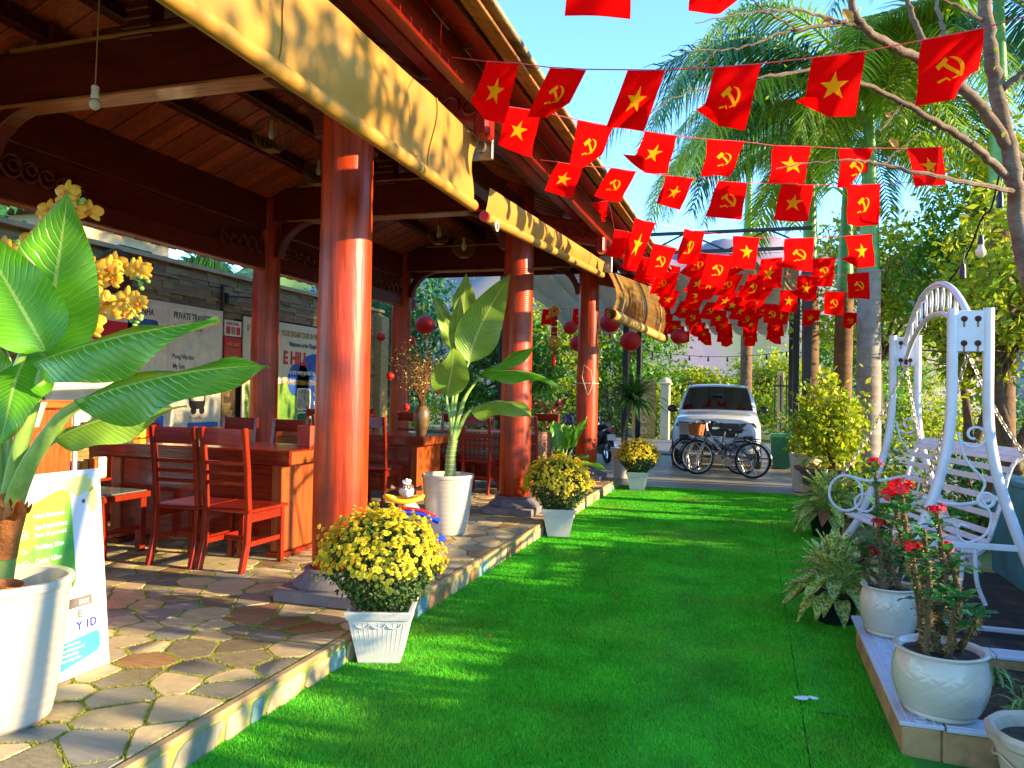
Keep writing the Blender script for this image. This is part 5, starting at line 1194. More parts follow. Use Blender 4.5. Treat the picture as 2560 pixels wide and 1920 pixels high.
# bench
m_slat = m_wm
BY0, BY1 = 6.1, 7.65
def bdx(y): return .1-.35*(y-BY0)/(BY1-BY0)          # the bench hangs slightly turned
BP = spline([(SX-.27, 0, .47), (SX-.12, 0, .48), (SX+.02, 0, .45), (SX+.12, 0, .53), (SX+.2, 0, .8), (SX+.27, 0, 1.08), (SX+.35, 0, 1.17)], 61)
def BQ(u, y): p = BP[min(60, int(u*60))]; return Vector((p.x+bdx(y), y, p.z))
for k in range(17):
    u = k/16; tdir = (BP[min(60, int(u*60)+2)]-BP[max(0, int(u*60)-2)]).normalized()
    MB().bar(BQ(u, BY0)+Vector((0, 0, .012))-O, BQ(u, BY1)+Vector((0, 0, .012))-O, .012, .044, up=tdir).obj('slat', m_slat, sw)
for yy in (BY0+.03, BY1-.03):
    MB().tube([BQ(i/30, yy)-O-Vector((0, 0, .014)) for i in range(31)], .015, 8).obj('side_rail', m_wm, sw, smooth=True)
    f_ = BQ(0, yy); MB().tube([Vector((f_.x-.02+.14*math.cos(a), yy, f_.z+.2+.16*math.sin(a)))-O for a in [2*PI*i/26 for i in range(26)]], .012, 7, closed=True).obj('arm_loop', m_wm, sw, smooth=True)
    MB().tube([p-O for p in spline([(f_.x-.02, yy, f_.z+.36), (f_.x+.2, yy, f_.z+.32), (f_.x+.48, yy, f_.z+.38)], 14)], .014, 8).obj('armrest', m_wm, sw, smooth=True)
    MB().torus(Vector((f_.x+.14, yy, f_.z+.12))-O, .08, .011, 24, 6, axis=Matrix.Rotation(PI/2, 3, 'X')).obj('arm_loop', m_wm, sw, smooth=True)
def chain(a, b_, nm='chain'):
    a, b_ = Vector(a), Vector(b_); d = b_-a; n = int(d.length/.036); ax = d.normalized(); o1 = ax.orthogonal().normalized(); o2 = ax.cross(o1); mb = MB()
    for k in range(n):
        c = a+d*((k+.5)/n)+Vector((0, 0, -.05*math.sin(PI*(k+.5)/n))); s = o1 if k % 2 else o2
        mb.tube([c+ax*(.024*math.cos(t))+s*(.0125*math.sin(t))-O for t in [2*PI*i/10 for i in range(10)]], .0048, 5, closed=True)
    mb.obj(nm, m_chain, sw, smooth=True)
for yy, yb in ((SY0, BY0), (SY1, BY1)):
    top = (SX, yy+(.06 if yy < 6 else -.06), 1.84); chain(top, BQ(0, yb)+Vector((-.04, 0, .36))); chain(top, BQ(.97, yb))
    MB().bbox(Vector(top)+Vector((0, 0, .05))-O, (.03, .03, .07), .006).obj('hanger', m_rust, sw)
# ---- teal rendered wall and kerb behind the swing
m_tealw = M('teal_render', '#2f6f80', rough=.75, var=.2, scale=2.5, bump=.15, dirt=('#22464c', .6, 2))
t = thing('teal_wall', 'low teal rendered wall behind the white swing bench', 'wall', (2.18, 5.2, 0)); MB().bbox((0, 0, .42), (.16, 5.6, .84), .01).obj('wall', m_tealw, t); MB().bbox((0, 0, .85), (.2, 5.64, .05), .008).obj('coping', m_tealw, t)

# ================================================================== FLAGS
def flag_mat():
    mt = M('flag_red', '#fa0404', rough=.9, var=.06, scale=4, translucent=.5, spec=.05); return mt
m_flag = flag_mat(); m_star = M('flag_yellow', '#f8a810', rough=.9, var=.04, translucent=.35, spec=.05); m_cord = M('flag_cord', '#b03040', rough=.8)
def tri_fill(polys):
    bm = bmesh.new()
    for poly in polys:
        vs = [bm.verts.new((x, y, 0)) for x, y in poly]; bm.faces.new(vs)
    bmesh.ops.triangulate(bm, faces=bm.faces[:]); 
    for _ in range(2): 
        long = [e for e in bm.edges if e.calc_length() > .09]
        if long: bmesh.ops.subdivide_edges(bm, edges=long, cuts=1); bmesh.ops.triangulate(bm, faces=[f for f in bm.faces if len(f.verts) > 3])
    bm.verts.index_update(); r = [(v.co.x, v.co.y) for v in bm.verts], [tuple(v.index for v in f.verts) for f in bm.faces]; bm.free(); return r
star2d = [(.27*(1 if k % 2 == 0 else .382)*math.sin(k*PI/5), .27*(1 if k % 2 == 0 else .382)*math.cos(k*PI/5)) for k in range(10)]
def crescent():
    out = []; inn = []
    for k in range(15):
        a = math.radians(95-k*13.5); out.append((.02+.185*math.cos(a), .0+.185*math.sin(a)))
    for k in range(15):
        a = math.radians(95-k*13.5); r = .185-.058*math.sin(PI*min(1, k/14*.9+.06)); inn.append((.02+(r)*math.cos(a)-.004*k/14, r*math.sin(a)))
    strips = [[out[k], out[k+1], inn[k+1], inn[k]] for k in range(14)]
    return strips
hs2d = crescent()+[[(-.075, -.16), (-.05, -.175), (-.17, -.235), (-.2, -.2)], [(-.01, -.2), (-.075, -.135), (-.06, -.19), (-.03, -.22)]]
def rot2(p, a): return (p[0]*math.cos(a)-p[1]*math.sin(a), p[0]*math.sin(a)+p[1]*math.cos(a))
ham = [[rot2(q, PI/4) for q in ((-.03, -.22), (.03, -.22), (.03, .12), (-.03, .12))], [rot2(q, PI/4) for q in ((-.12, .1), (.085, .1), (.085, .19), (-.12, .19))]]
ham = [[(x+.0, y+.0) for x, y in p] for p in ham]
STAR = tri_fill([star2d]); HS = (lambda a, b_: (a[0]+b_[0], a[1]+[tuple(i+len(a[0]) for i in f) for f in b_[1]]))(tri_fill(hs2d), tri_fill(ham))
def make_flag(c00, c10, c01, c11, kind, label, group, billow=.03, seed=0):
    'corners: top left, top right, bottom left, bottom right (world)'
    r = random.Random(seed); a, b_, c, d = map(Vector, (c00, c10, c01, c11)); n_ = (b_-a).cross(c-a).normalized(); ph = r.uniform(0, 6); O = (a+b_)/2; bl = billow*r.uniform(.4, 1.6); crl = r.choice((-1, 1))*r.choice((0, 0, .35, .7))*(a-b_).length/.28
    def S(u, v, off=0.0):
        top = a.lerp(b_, u); bot = c.lerp(d, u); p = top.lerp(bot, v)
        q = bl*(math.sin(u*4.2+ph+v*2.0)*v+.6*math.sin(v*5+ph)*v+.25*math.sin(u*9+v*7+ph))
        p = p+n_*(q+off)+Vector((0, 0, .012*math.sin(u*PI)*v*math.sin(ph)))
        cr = max(0, v-.62)*(max(0, (u-.55) if crl > 0 else (.45-u)))*abs(crl); p = p+n_*cr*.9+Vector((0, 0, cr*.8))
        return p-O
    fo = MB().grid(lambda u, v: S(u, v), 15, 15); 
    ob = fo.obj('red_flag', m_flag, None, smooth='all', label=label, cat='flag', group=group, loc=O)
    if kind:
        V2, F2 = STAR if kind == 1 else HS; b2 = MB()
        for sgn in (1, -1):
            o = len(b2.v); b2.v += [tuple(S(.5+x*1.0, .5-y*.92, sgn*.0035)) for x, y in V2]; b2.f += [tuple(i+o for i in (f if sgn < 0 else f[::-1])) for f in F2]
        b2.obj('star' if kind == 1 else 'hammer_and_sickle', m_star, ob)
    return ob
KS = 2212/2560
ORD = ('first', 'second', 'third', 'fourth', 'fifth', 'sixth', 'seventh', 'eighth', 'ninth')
def row(cells, d0, d1, cord_ext, where, seed):
    cells = sorted(cells)
    xs = [c[0] for c in cells]; x0, x1 = min(xs), max(xs); pts = []
    def D(x): return d0+(d1-d0)*(x-x0)/max(1, x1-x0)
    for k, (tlx, tly, trx, try_, blx, bly, brx, bry, kind) in enumerate(cells):
        tl, tr, bl, br = [P(x*KS, y*KS, D(x)) for x, y in ((tlx, tly), (trx, try_), (blx, bly), (brx, bry))]
        hh = .31*(1 if d0 < 6.8 else .97)                                   # blown flags swing away from or towards the lens
        for b0, t0 in ((bl, tl), (br, tr)):
            gap = hh*hh-(b0-t0).length_squared
            sh = math.sqrt(gap) if gap > 0 else 0
            b0 += FW*min(sh, .1)
        what = {1: 'red yellow star flag', 2: 'red hammer and sickle flag', 0: 'folded red flag'}[kind]
        make_flag(tl, tr, bl, br, kind, '%s, %s from the eave, cord %s' % (what, ORD[k], where), 'flags on the cord '+where, seed=seed*31+k)
        pts += [tl+Vector((0, 0, .003)), tr+Vector((0, 0, .003))]
    a, b_ = cord_ext; p0 = P(a[0]*KS, a[1]*KS, a[2]); p1 = P(b_[0]*KS, b_[1]*KS, b_[2])
    ob = MB().tube([p0]+pts+[p1], .003, 5).obj('bunting_cord', m_cord, label='thin red cord carrying the flags '+where, cat='cord')
row([(1425, -110, 1580, -105, 1415, 16, 1583, 25, 1), (1735, -120, 1892, -130, 1730, 4, 1890, 13, 2), (985, -90, 1100, -85, 978, -2, 1068, 36, 1)], 3.95, 3.95, ((800, -60, 4.1), (2600, -180, 3.6)), 'passing highest over the path', 1)
row([(1217, 155, 1296, 160, 1167, 264, 1262, 290, 1), (1375, 170, 1466, 175, 1318, 275, 1404, 288, 2), (1569, 176, 1663, 177, 1521, 301, 1620, 313, 1), (1787, 170, 1902, 161, 1759, 297, 1875, 317, 2), (2032, 146, 2163, 130, 2025, 279, 2159, 273, 1), (2306, 102, 2459, 72, 2319, 247, 2469, 218, 2)], 3.8, 3.65, ((1130, 143, 4.0), (2600, 30, 3.6)), 'tied to the eave lamp', 2)
row([(1272, 268, 1353, 280, 1247, 348, 1322, 379, 1), (1443, 301, 1532, 318, 1425, 406, 1498, 414, 2), (1610, 329, 1694, 341, 1585, 415, 1672, 422, 1), (1770, 349, 1859, 355, 1758, 430, 1844, 436, 2), (1936, 365, 2025, 367, 1933, 449, 2025, 454, 1), (2100, 372, 2180, 371, 2104, 461, 2182, 461, 2), (2268, 372, 2355, 368, 2287, 467, 2380, 457, 1)], 4.6, 6.2, ((1230, 262, 4.6), (2395, 366, 6.2)), 'knotted to the bare tree', 3)
row([(1394, 406, 1458, 416, 1365, 468, 1429, 484, 1), (1525, 420, 1591, 430, 1490, 482, 1552, 497, 2), (1663, 439, 1735, 447, 1645, 500, 1710, 519, 1), (1797, 453, 1868, 458, 1774, 535, 1850, 549, 2), (1953, 461, 2035, 463, 1946, 544, 2025, 547, 1), (2114, 463, 2202, 461, 2116, 561, 2201, 561, 2)], 5.6, 6.8, ((1350, 400, 5.6), (2290, 455, 6.7)), 'tied to the green palm shaft', 4)
row([(1476, 509, 1521, 502, 1516, 545, 1519, 562, 0), (1587, 546, 1639, 559, 1553, 668, 1592, 678, 1), (1536, 574, 1580, 582, 1517, 640, 1562, 645, 0), (1708, 573, 1764, 581, 1690, 650, 1742, 662, 2), (1833, 590, 1898, 595, 1825, 669, 1892, 674, 1), (1962, 597, 2034, 595, 1960, 680, 2030, 680, 2), (2112, 591, 2180, 586, 2124, 673, 2192, 665, 1)], 6.9, 8.2, ((1460, 500, 6.9), (2240, 575, 8.2)), 'crossing the black truss', 5)
row([(1634, 609, 1690, 622, 1612, 690, 1660, 700, 2), (1770, 635, 1835, 640, 1748, 712, 1810, 720, 2), (1900, 648, 1958, 644, 1893, 716, 1950, 720, 1), (2028, 648, 2089, 644, 2027, 714, 2085, 716, 2)], 8.6, 9.4, ((1560, 590, 8.6), (2120, 640, 9.4)), 'first below the truss', 6)
row([(1600, 640, 1650, 655, 1585, 700, 1630, 712, 1), (1760, 662, 1800, 668, 1740, 750, 1785, 755, 1), (1870, 685, 1915, 690, 1850, 745, 1900, 755, 2), (1992, 690, 2044, 690, 1990, 747, 2040, 751, 1), (2118, 685, 2172, 681, 2120, 747, 2176, 749, 2)], 9.6, 10.4, ((1570, 630, 9.5), (2185, 680, 10.4)), 'second below the truss', 7)
row([(1660, 660, 1702, 668, 1640, 738, 1682, 745, 2), (1730, 720, 1775, 722, 1715, 745, 1755, 760, 1), (1850, 712, 1895, 718, 1838, 764, 1880, 768, 2), (1951, 725, 1995, 727, 1945, 778, 1993, 782, 1), (2061, 730, 2112, 730, 2060, 784, 2108, 787, 2)], 11.8, 11.7, ((1630, 655, 11.8), (2130, 728, 11.7)), 'third below the truss', 8)
row([(1720, 722, 1760, 728, 1708, 768, 1745, 772, 2), (1815, 740, 1857, 746, 1808, 778, 1850, 782, 1), (1912, 760, 1953, 764, 1908, 807, 1949, 811, 2), (2011, 772, 2052, 776, 2009, 813, 2048, 817, 1), (2108, 781, 2147, 783, 2114, 817, 2147, 823, 2)], 13.4, 13.2, ((1690, 715, 13.4), (2160, 780, 13.2)), 'lowest before the palm trunks', 9)
# rows under the canopy, in shade
rf = random.Random(5)
for k, Y in enumerate((15.4, 16.6, 17.8, 19.0, 20.2)):
    zl, zr = 3.42-.02*k, 3.28-.01*k; x0, x1 = -2.6, .75; n = 6; pts = []
    for i in range(n):
        x = x0+(x1-x0)*(i+.3+rf.uniform(-.08, .08))/n; u = (x-x0)/(x1-x0); z = zl+(zr-zl)*u-.12*math.sin(PI*u); a = Vector((x, Y, z)); b_ = Vector((x+.28, Y, z-.005)); dx = rf.uniform(-.08, .05)
        make_flag(a, b_, a+Vector((dx, rf.uniform(-.06, .06), -.31)), b_+Vector((dx, rf.uniform(-.06, .06), -.31)), 1 if (i+k) % 2 else 2, 'red %s flag, %s from the motorbikes, %s cord under the canopy' % (('yellow star' if (i+k) % 2 else 'hammer and sickle'), ORD[i], ('first', 'second', 'third', 'fourth', 'fifth', 'last')[k]), 'flags under the canopy, cord %d' % k, seed=900+k*20+i)
        pts += [a, b_]
    MB().tube([Vector((x0-.1, Y, zl))]+pts+[Vector((x1+.1, Y, zr))], .003, 4).obj('bunting_cord', m_cord, label='thin red cord of the %s row of flags under the canopy' % ('first', 'second', 'third', 'fourth', 'fifth', 'last')[k], cat='cord')
for k, (Y, xa, n, z) in enumerate(((9.6, -1.2, 3, 3.3), (11.0, -1.3, 4, 3.27), (12.5, -1.4, 4, 3.24), (14.0, -1.7, 5, 3.26))):
    pts = []; od = ('first', 'second', 'third', 'fourth', 'fifth', 'sixth')[k]
    for i in range(n):
        x = xa+.46*i+rf.uniform(-.03, .03); a = Vector((x, Y, z-.02*i)); b_ = a+Vector((.27, rf.uniform(-.08, .08), -.012)); sl = Vector((-.1-rf.uniform(0, .06), rf.uniform(-.05, .1), -.28))
        make_flag(a, b_, a+sl, b_+sl, 1+(i+k) % 2, 'red %s flag, %s from the blind, %s short cord beside it' % ('yellow star' if (i+k) % 2 == 0 else 'hammer and sickle', ORD[i], od), 'flags on the %s short cord' % od, seed=1500+k*10+i); pts += [a, b_]
    MB().tube([Vector((xa-.25, Y, z+.05))]+pts+[pts[-1]+Vector((.5, 0, .02))], .003, 4).obj('bunting_cord', m_cord, label='thin red %s short cord of flags beside the bamboo blind' % od, cat='cord')
for k in range(5):      # flags glimpsed beyond the pavilion, left of the third column
    x = -5.2+.62*k; a = Vector((x, 14.6, 3.2)); b_ = a+Vector((.28, 0, 0)); make_flag(a, b_, a+Vector((-.03, 0, -.31)), b_+Vector((-.03, 0, -.31)), 1+(k % 2), 'red %s flag, %s from the wall, hanging past the pavilion end' % ('yellow star' if k % 2 == 0 else 'hammer and sickle', ORD[k]), 'flags past the pavilion end', seed=1200+k)
MB().tube([(-6, 14.6, 3.23), (-4, 14.6, 3.2), (-2.4, 14.6, 3.22)], .003, 4).obj('bunting_cord', m_cord, label='thin red cord of flags past the pavilion end', cat='cord')
# ---- round red lanterns
for k, (px, py, r) in enumerate(((918, 702, .2), (1362, 737, .2), (1232, 708, .14), (1318, 698, .2), (1467, 727, .16), (1250, 742, .18), (823, 728, .1), (888, 735, .1))):
    ribbed_lantern('red_lantern', ('round red lantern hanging left of the leafy plant', 'round red lantern below the bamboo blind roll', 'small round red lantern between the second and third columns', 'round red lantern half behind the third column and blind', 'round red lantern above the white car bonnet side', 'round red lantern cut by the third column edge', 'small red lantern by the wall pier', 'small red lantern beside the far inner column')[k], PY(px, py, 14.0+.15*k), r, group='round red lanterns')
t = thing('fortune_tassel', 'red and gold good luck hanging between the second and third columns', 'hanging decoration', PY(1198, 672, 13.6))
m_gld = M('gold_paper', '#d09a2c', rough=.35, var=.3, scale=40)
for k, z in enumerate((0, -.55)): 
    for q in range(7): MB().ball((.07*math.cos(q*.9), 0, z+.07*math.sin(q*.9)), .045, 8, 6, (1, .4, 1)).obj('gold_flower', m_gld, t, smooth=True)
for k in range(4): MB().bbox((0, 0, -.12-.11*k), (.12, .02, .1), .01).obj('red_charm', m_red, t)
MB().cyl((0, 0, -.6), (0, 0, -1.0), .012, .04, 8).obj('tassel', m_red, t)

# ================================================================== CANOPY, POSTS
m_blkst = M('black_steel', '#14181e', rough=.45, var=.1); m_canv = M('canopy_fabric', '#b5a684', rough=.8, var=.1, translucent=.3)
can = thing('canopy', 'black steel canopy frame with a wavy sliding fabric roof over the yard', 'canopy', (-.9, 17.6, 0)); O = Vector(can.location)
for x, y in ((.95, 14.95), (.95, 18.7), (-2.95, 18.7), (-4.9, 15.0), (-2.95, 21.0), (.95, 21.0)): MB().bbox(Vector((x, y, 2.15))-O, (.13, .13, 4.3), .006).obj('post', m_blkst, can); MB().bbox(Vector((x, y, .01))-O, (.3, .3, .02), .003).obj('base_plate', m_blkst, can)
for y in (14.95, 21.0):
    zt = 4.66 if y < 16 else 3.95
    for z in (zt, zt-.36): MB().bar(Vector((-5.0, y, z))-O, Vector((1.0, y, z))-O, .06, .06).obj('truss_chord', m_blkst, can)
    for k in range(8): 
        x = -5.0+.75*k; a, b_ = (zt, zt-.36) if k % 2 else (zt-.36, zt)
        MB().bar(Vector((x, y, a))-O, Vector((x+.75, y, b_))-O, .03, .03).obj('truss_web', m_blkst, can); MB().bar(Vector((x+.75, y, zt-.36))-O, Vector((x+.75, y, zt))-O, .03, .03).obj('truss_web', m_blkst, can)
for x in (-4.95, -1.9, .95): MB().bar(Vector((x, 14.95, 4.25))-O, Vector((x, 21.0, 3.55))-O, .07, .07).obj('rail', m_blkst, can)
def canf(u, v):
    y = 15.05+5.9*v; x = -4.8+5.6*u; sc = abs(math.sin(x/.58*PI/1.0)); return Vector((x, y, 4.2-.72*v-.34*sc**.7*(.8+.2*math.sin(v*9))))-O
MB().grid(canf, 200, 10).obj('fabric', m_canv, can, smooth='all')
t = thing('string_light_line', 'line of small black light bulbs strung across behind the car', 'string lights', (-1.0, 21.5, 2.9)); pts = [Vector((-2.4+5*i/20, 0, -.25*math.sin(PI*i/20))) for i in range(21)]
MB().tube(pts, .008, 5).obj('cable', m_black, t)
for i in range(1, 20, 2): MB().lathe([(.02, 0), (.022, -.06), (.035, -.1), (.0, -.15)], pts[i], 8).obj('bulb_holder', m_black, t, smooth=True)
# ================================================================== CAR
m_car = M('car_white', '#c8ccd4', rough=.18, coat=.8, var=.03); m_cglass = M('car_glass', '#0c1014', rough=.04, spec=.9, coat=.5); m_cblk = M('car_black_trim', '#0e0f12', rough=.35); m_tyre = M('tyre', '#15151a', rough=.85); m_chr = M('chrome', '#b8bcc4', rough=.15, metal=.9); m_hl = M('headlamp_glass', '#46525e', rough=.08, coat=.8)
car = thing('pickup_car', 'white pickup style car facing the garden, behind two bicycles', 'car', (-.72, 16.9, .018), .03)
def loft(secs, mat, name, parent, smooth=True, capf=True, capb=True):
    b = MB(); n = len(secs[0][1])*2-2; vs = []
    for y, half in secs:
        full = half+[(-x, z) for x, z in half[-2:0:-1]]
        vs += [(x, y, z) for x, z in full]
    fs = []
    for i in range(len(secs)-1):
        for k in range(n): fs.append((i*n+k, i*n+(k+1) % n, (i+1)*n+(k+1) % n, (i+1)*n+k))
    if capf: fs.append(tuple(range(n-1, -1, -1)))
    if capb: fs.append(tuple((len(secs)-1)*n+k for k in range(n)))
    return b.add(vs, fs).obj(name, mat, parent, smooth=smooth)
body = [(.0, [(0, .42), (.62, .42), (.78, .5), (.8, .62), (.78, .8), (.7, .97), (.5, 1.03), (0, 1.05)]), (.08, [(0, .34), (.72, .34), (.86, .44), (.89, .62), (.87, .84), (.78, 1.03), (.55, 1.09), (0, 1.11)]),
        (.35, [(0, .32), (.8, .32), (.9, .42), (.93, .65), (.92, .9), (.84, 1.08), (.6, 1.13), (0, 1.15)]), (.9, [(0, .32), (.84, .32), (.92, .42), (.945, .66), (.94, .95), (.87, 1.12), (.62, 1.18), (0, 1.2)]),
        (1.45, [(0, .32), (.84, .32), (.92, .42), (.945, .66), (.94, .98), (.88, 1.16), (.64, 1.22), (0, 1.24)]), (3.0, [(0, .32), (.84, .32), (.92, .42), (.945, .66), (.94, .98), (.9, 1.16), (.66, 1.2), (0, 1.2)]), (5.1, [(0, .4), (.82, .4), (.9, .5), (.93, .66), (.92, .98), (.88, 1.14), (.66, 1.16), (0, 1.16)])]
loft(body, m_car, 'body', car)
def cabin(sx, dz, y_off):
    return [(1.28+y_off, [(0, 1.16), (.86*sx, 1.16), (.86*sx, 1.18), (.82*sx, 1.22), (.5, 1.235), (0, 1.24)]), (1.75+y_off, [(0, 1.16), (.87*sx, 1.16), (.83*sx, 1.45), (.77*sx, 1.5+dz), (.5, 1.54+dz), (0, 1.55+dz)]), (2.12+y_off, [(0, 1.16), (.87*sx, 1.16), (.78*sx, 1.62), (.7*sx, 1.76+dz), (.5, 1.8+dz), (0, 1.815+dz)]), (2.6, [(0, 1.16), (.87*sx, 1.16), (.77*sx, 1.66), (.69*sx, 1.81+dz), (.5, 1.845+dz), (0, 1.86+dz)]), (3.6, [(0, 1.16), (.86*sx, 1.16), (.76*sx, 1.64), (.68*sx, 1.79+dz), (.5, 1.82+dz), (0, 1.83+dz)])]
loft(cabin(1, 0, 0), m_car, 'cabin', car)
def wsp(u, v):      # windscreen pane, just proud of the cabin
    pr = [(1.30, 1.245, .79), (1.75, 1.545, .73), (2.06, 1.765, .655)]; k = v*2; i = min(1, int(k)); f_ = k-i; y = pr[i][0]+(pr[i+1][0]-pr[i][0])*f_; z = pr[i][1]+(pr[i+1][1]-pr[i][1])*f_; w_ = pr[i][2]+(pr[i+1][2]-pr[i][2])*f_; q = 2*u-1
    return Vector((q*w_, y-.035+.03*q*q, z+.016-.03*q*q))
MB().grid(wsp, 14, 8).obj('windscreen', m_cglass, car, smooth='all')
for s in (-1, 1):
    b = MB(); b.add([(s*.885, 1.6, 1.22), (s*.885, 2.9, 1.22), (s*.8, 2.8, 1.62), (s*.8, 2.1, 1.62)], [(0, 1, 2, 3)]); b.obj('side_window', m_cglass, car)
    MB().bbox((s*1.03, 1.62, 1.25), (.2, .1, .16), .04).obj('wing_mirror', m_cblk, car, smooth=True); MB().bbox((s*.92, 1.66, 1.2), (.08, .05, .05), .01).obj('mirror_arm', m_cblk, car)
    MB().tube([(s*.66, 2.2, 1.86), (s*.67, 2.5, 1.91), (s*.66, 3.5, 1.88)], .02, 8).obj('roof_rail', m_cblk, car, smooth=True)
    hl = [(s*.42, .86), (s*.5, .98), (s*.76, 1.0), (s*.83, .94), (s*.82, .85), (s*.6, .83)]
    MB().prism([(x, z) for x, z in hl], 0, .1, fr=lambda a, b_, c: (a, .62*max(0, abs(a)-.71)-.016+c*.5, b_)).obj('headlight', m_hl, car)
    b = MB(); b.bbox((s*.66, -.012, .62), (.2, .05, .2), .03); fg = b.obj('fog_pocket', m_cblk, car, smooth=True); MB().cyl((s*.64, -.045, .62), (s*.64, -.03, .62), .045, n=16).obj('fog_lamp', m_hl, fg, smooth=True)
    for y in (.85, 4.05):
        wh = MB(); wh.torus((s*.82, y, .37), .28, .105, 32, 10, axis=Matrix.Rotation(PI/2, 3, 'Y')); w_o = wh.obj('wheel', m_tyre, car, smooth=True); MB().cyl((s*.8, y, .37), (s*.92, y, .37), .2, n=24).obj('rim', m_chr, w_o, smooth=True)
        MB().torus((s*.9, y, .4), .42, .05, 32, 6, axis=Matrix.Rotation(PI/2, 3, 'Y')).obj('wheel_arch', m_cblk, car, smooth=True)
gr = MB().prism([(-.42, .68), (.42, .68), (.5, .86), (.46, .98), (-.46, .98), (-.5, .86)], 0, .05, fr=lambda a, b_, c: (a, -.035+c+.0, b_)).obj('grille', m_cblk, car)
for z in (.74, .83, .91): MB().bar((-.42, -.045, z), (.42, -.045, z), .02, .022).obj('grille_bar', m_cblk, gr)
MB().bbox((0, -.05, .87), (.16, .02, .065), .02).obj('badge', m_chr, gr)
MB().bbox((0, -.03, .47), (1.2, .12, .15), .03).obj('lower_bumper', m_cblk, car); MB().bbox((0, -.08, .38), (.9, .04, .03), .01).obj('skid_plate', m_chr, car)
MB().bbox((0.02, -.075, .6), (.34, .012, .2), .004).obj('number_plate', M('plate_white', '#d8d4d4', rough=.4), car)
pr_ = [o for o in car.children if o.name.startswith('number_plate')][0]
lettering('73C', .095, m_blk, (-.08, -.0825, .615), (1, 0, 0), (0, 0, 1), pr_, .002); lettering('133.79', .08, m_blk, (-.12, -.0825, .52), (1, 0, 0), (0, 0, 1), pr_, .002)
for s in (-1, 1):
    b = MB(); b.bbox((s*.38, 2.2, 1.35), (.42, .16, .5), .06); b.bbox((s*.38, 2.2, 1.66), (.2, .1, .16), .04); b.obj('car_seat', m_cblk, car, smooth=True)
MB().bbox((0, 1.7, 1.6), (.22, .03, .06), .02).obj('rear_mirror', m_cblk, car)
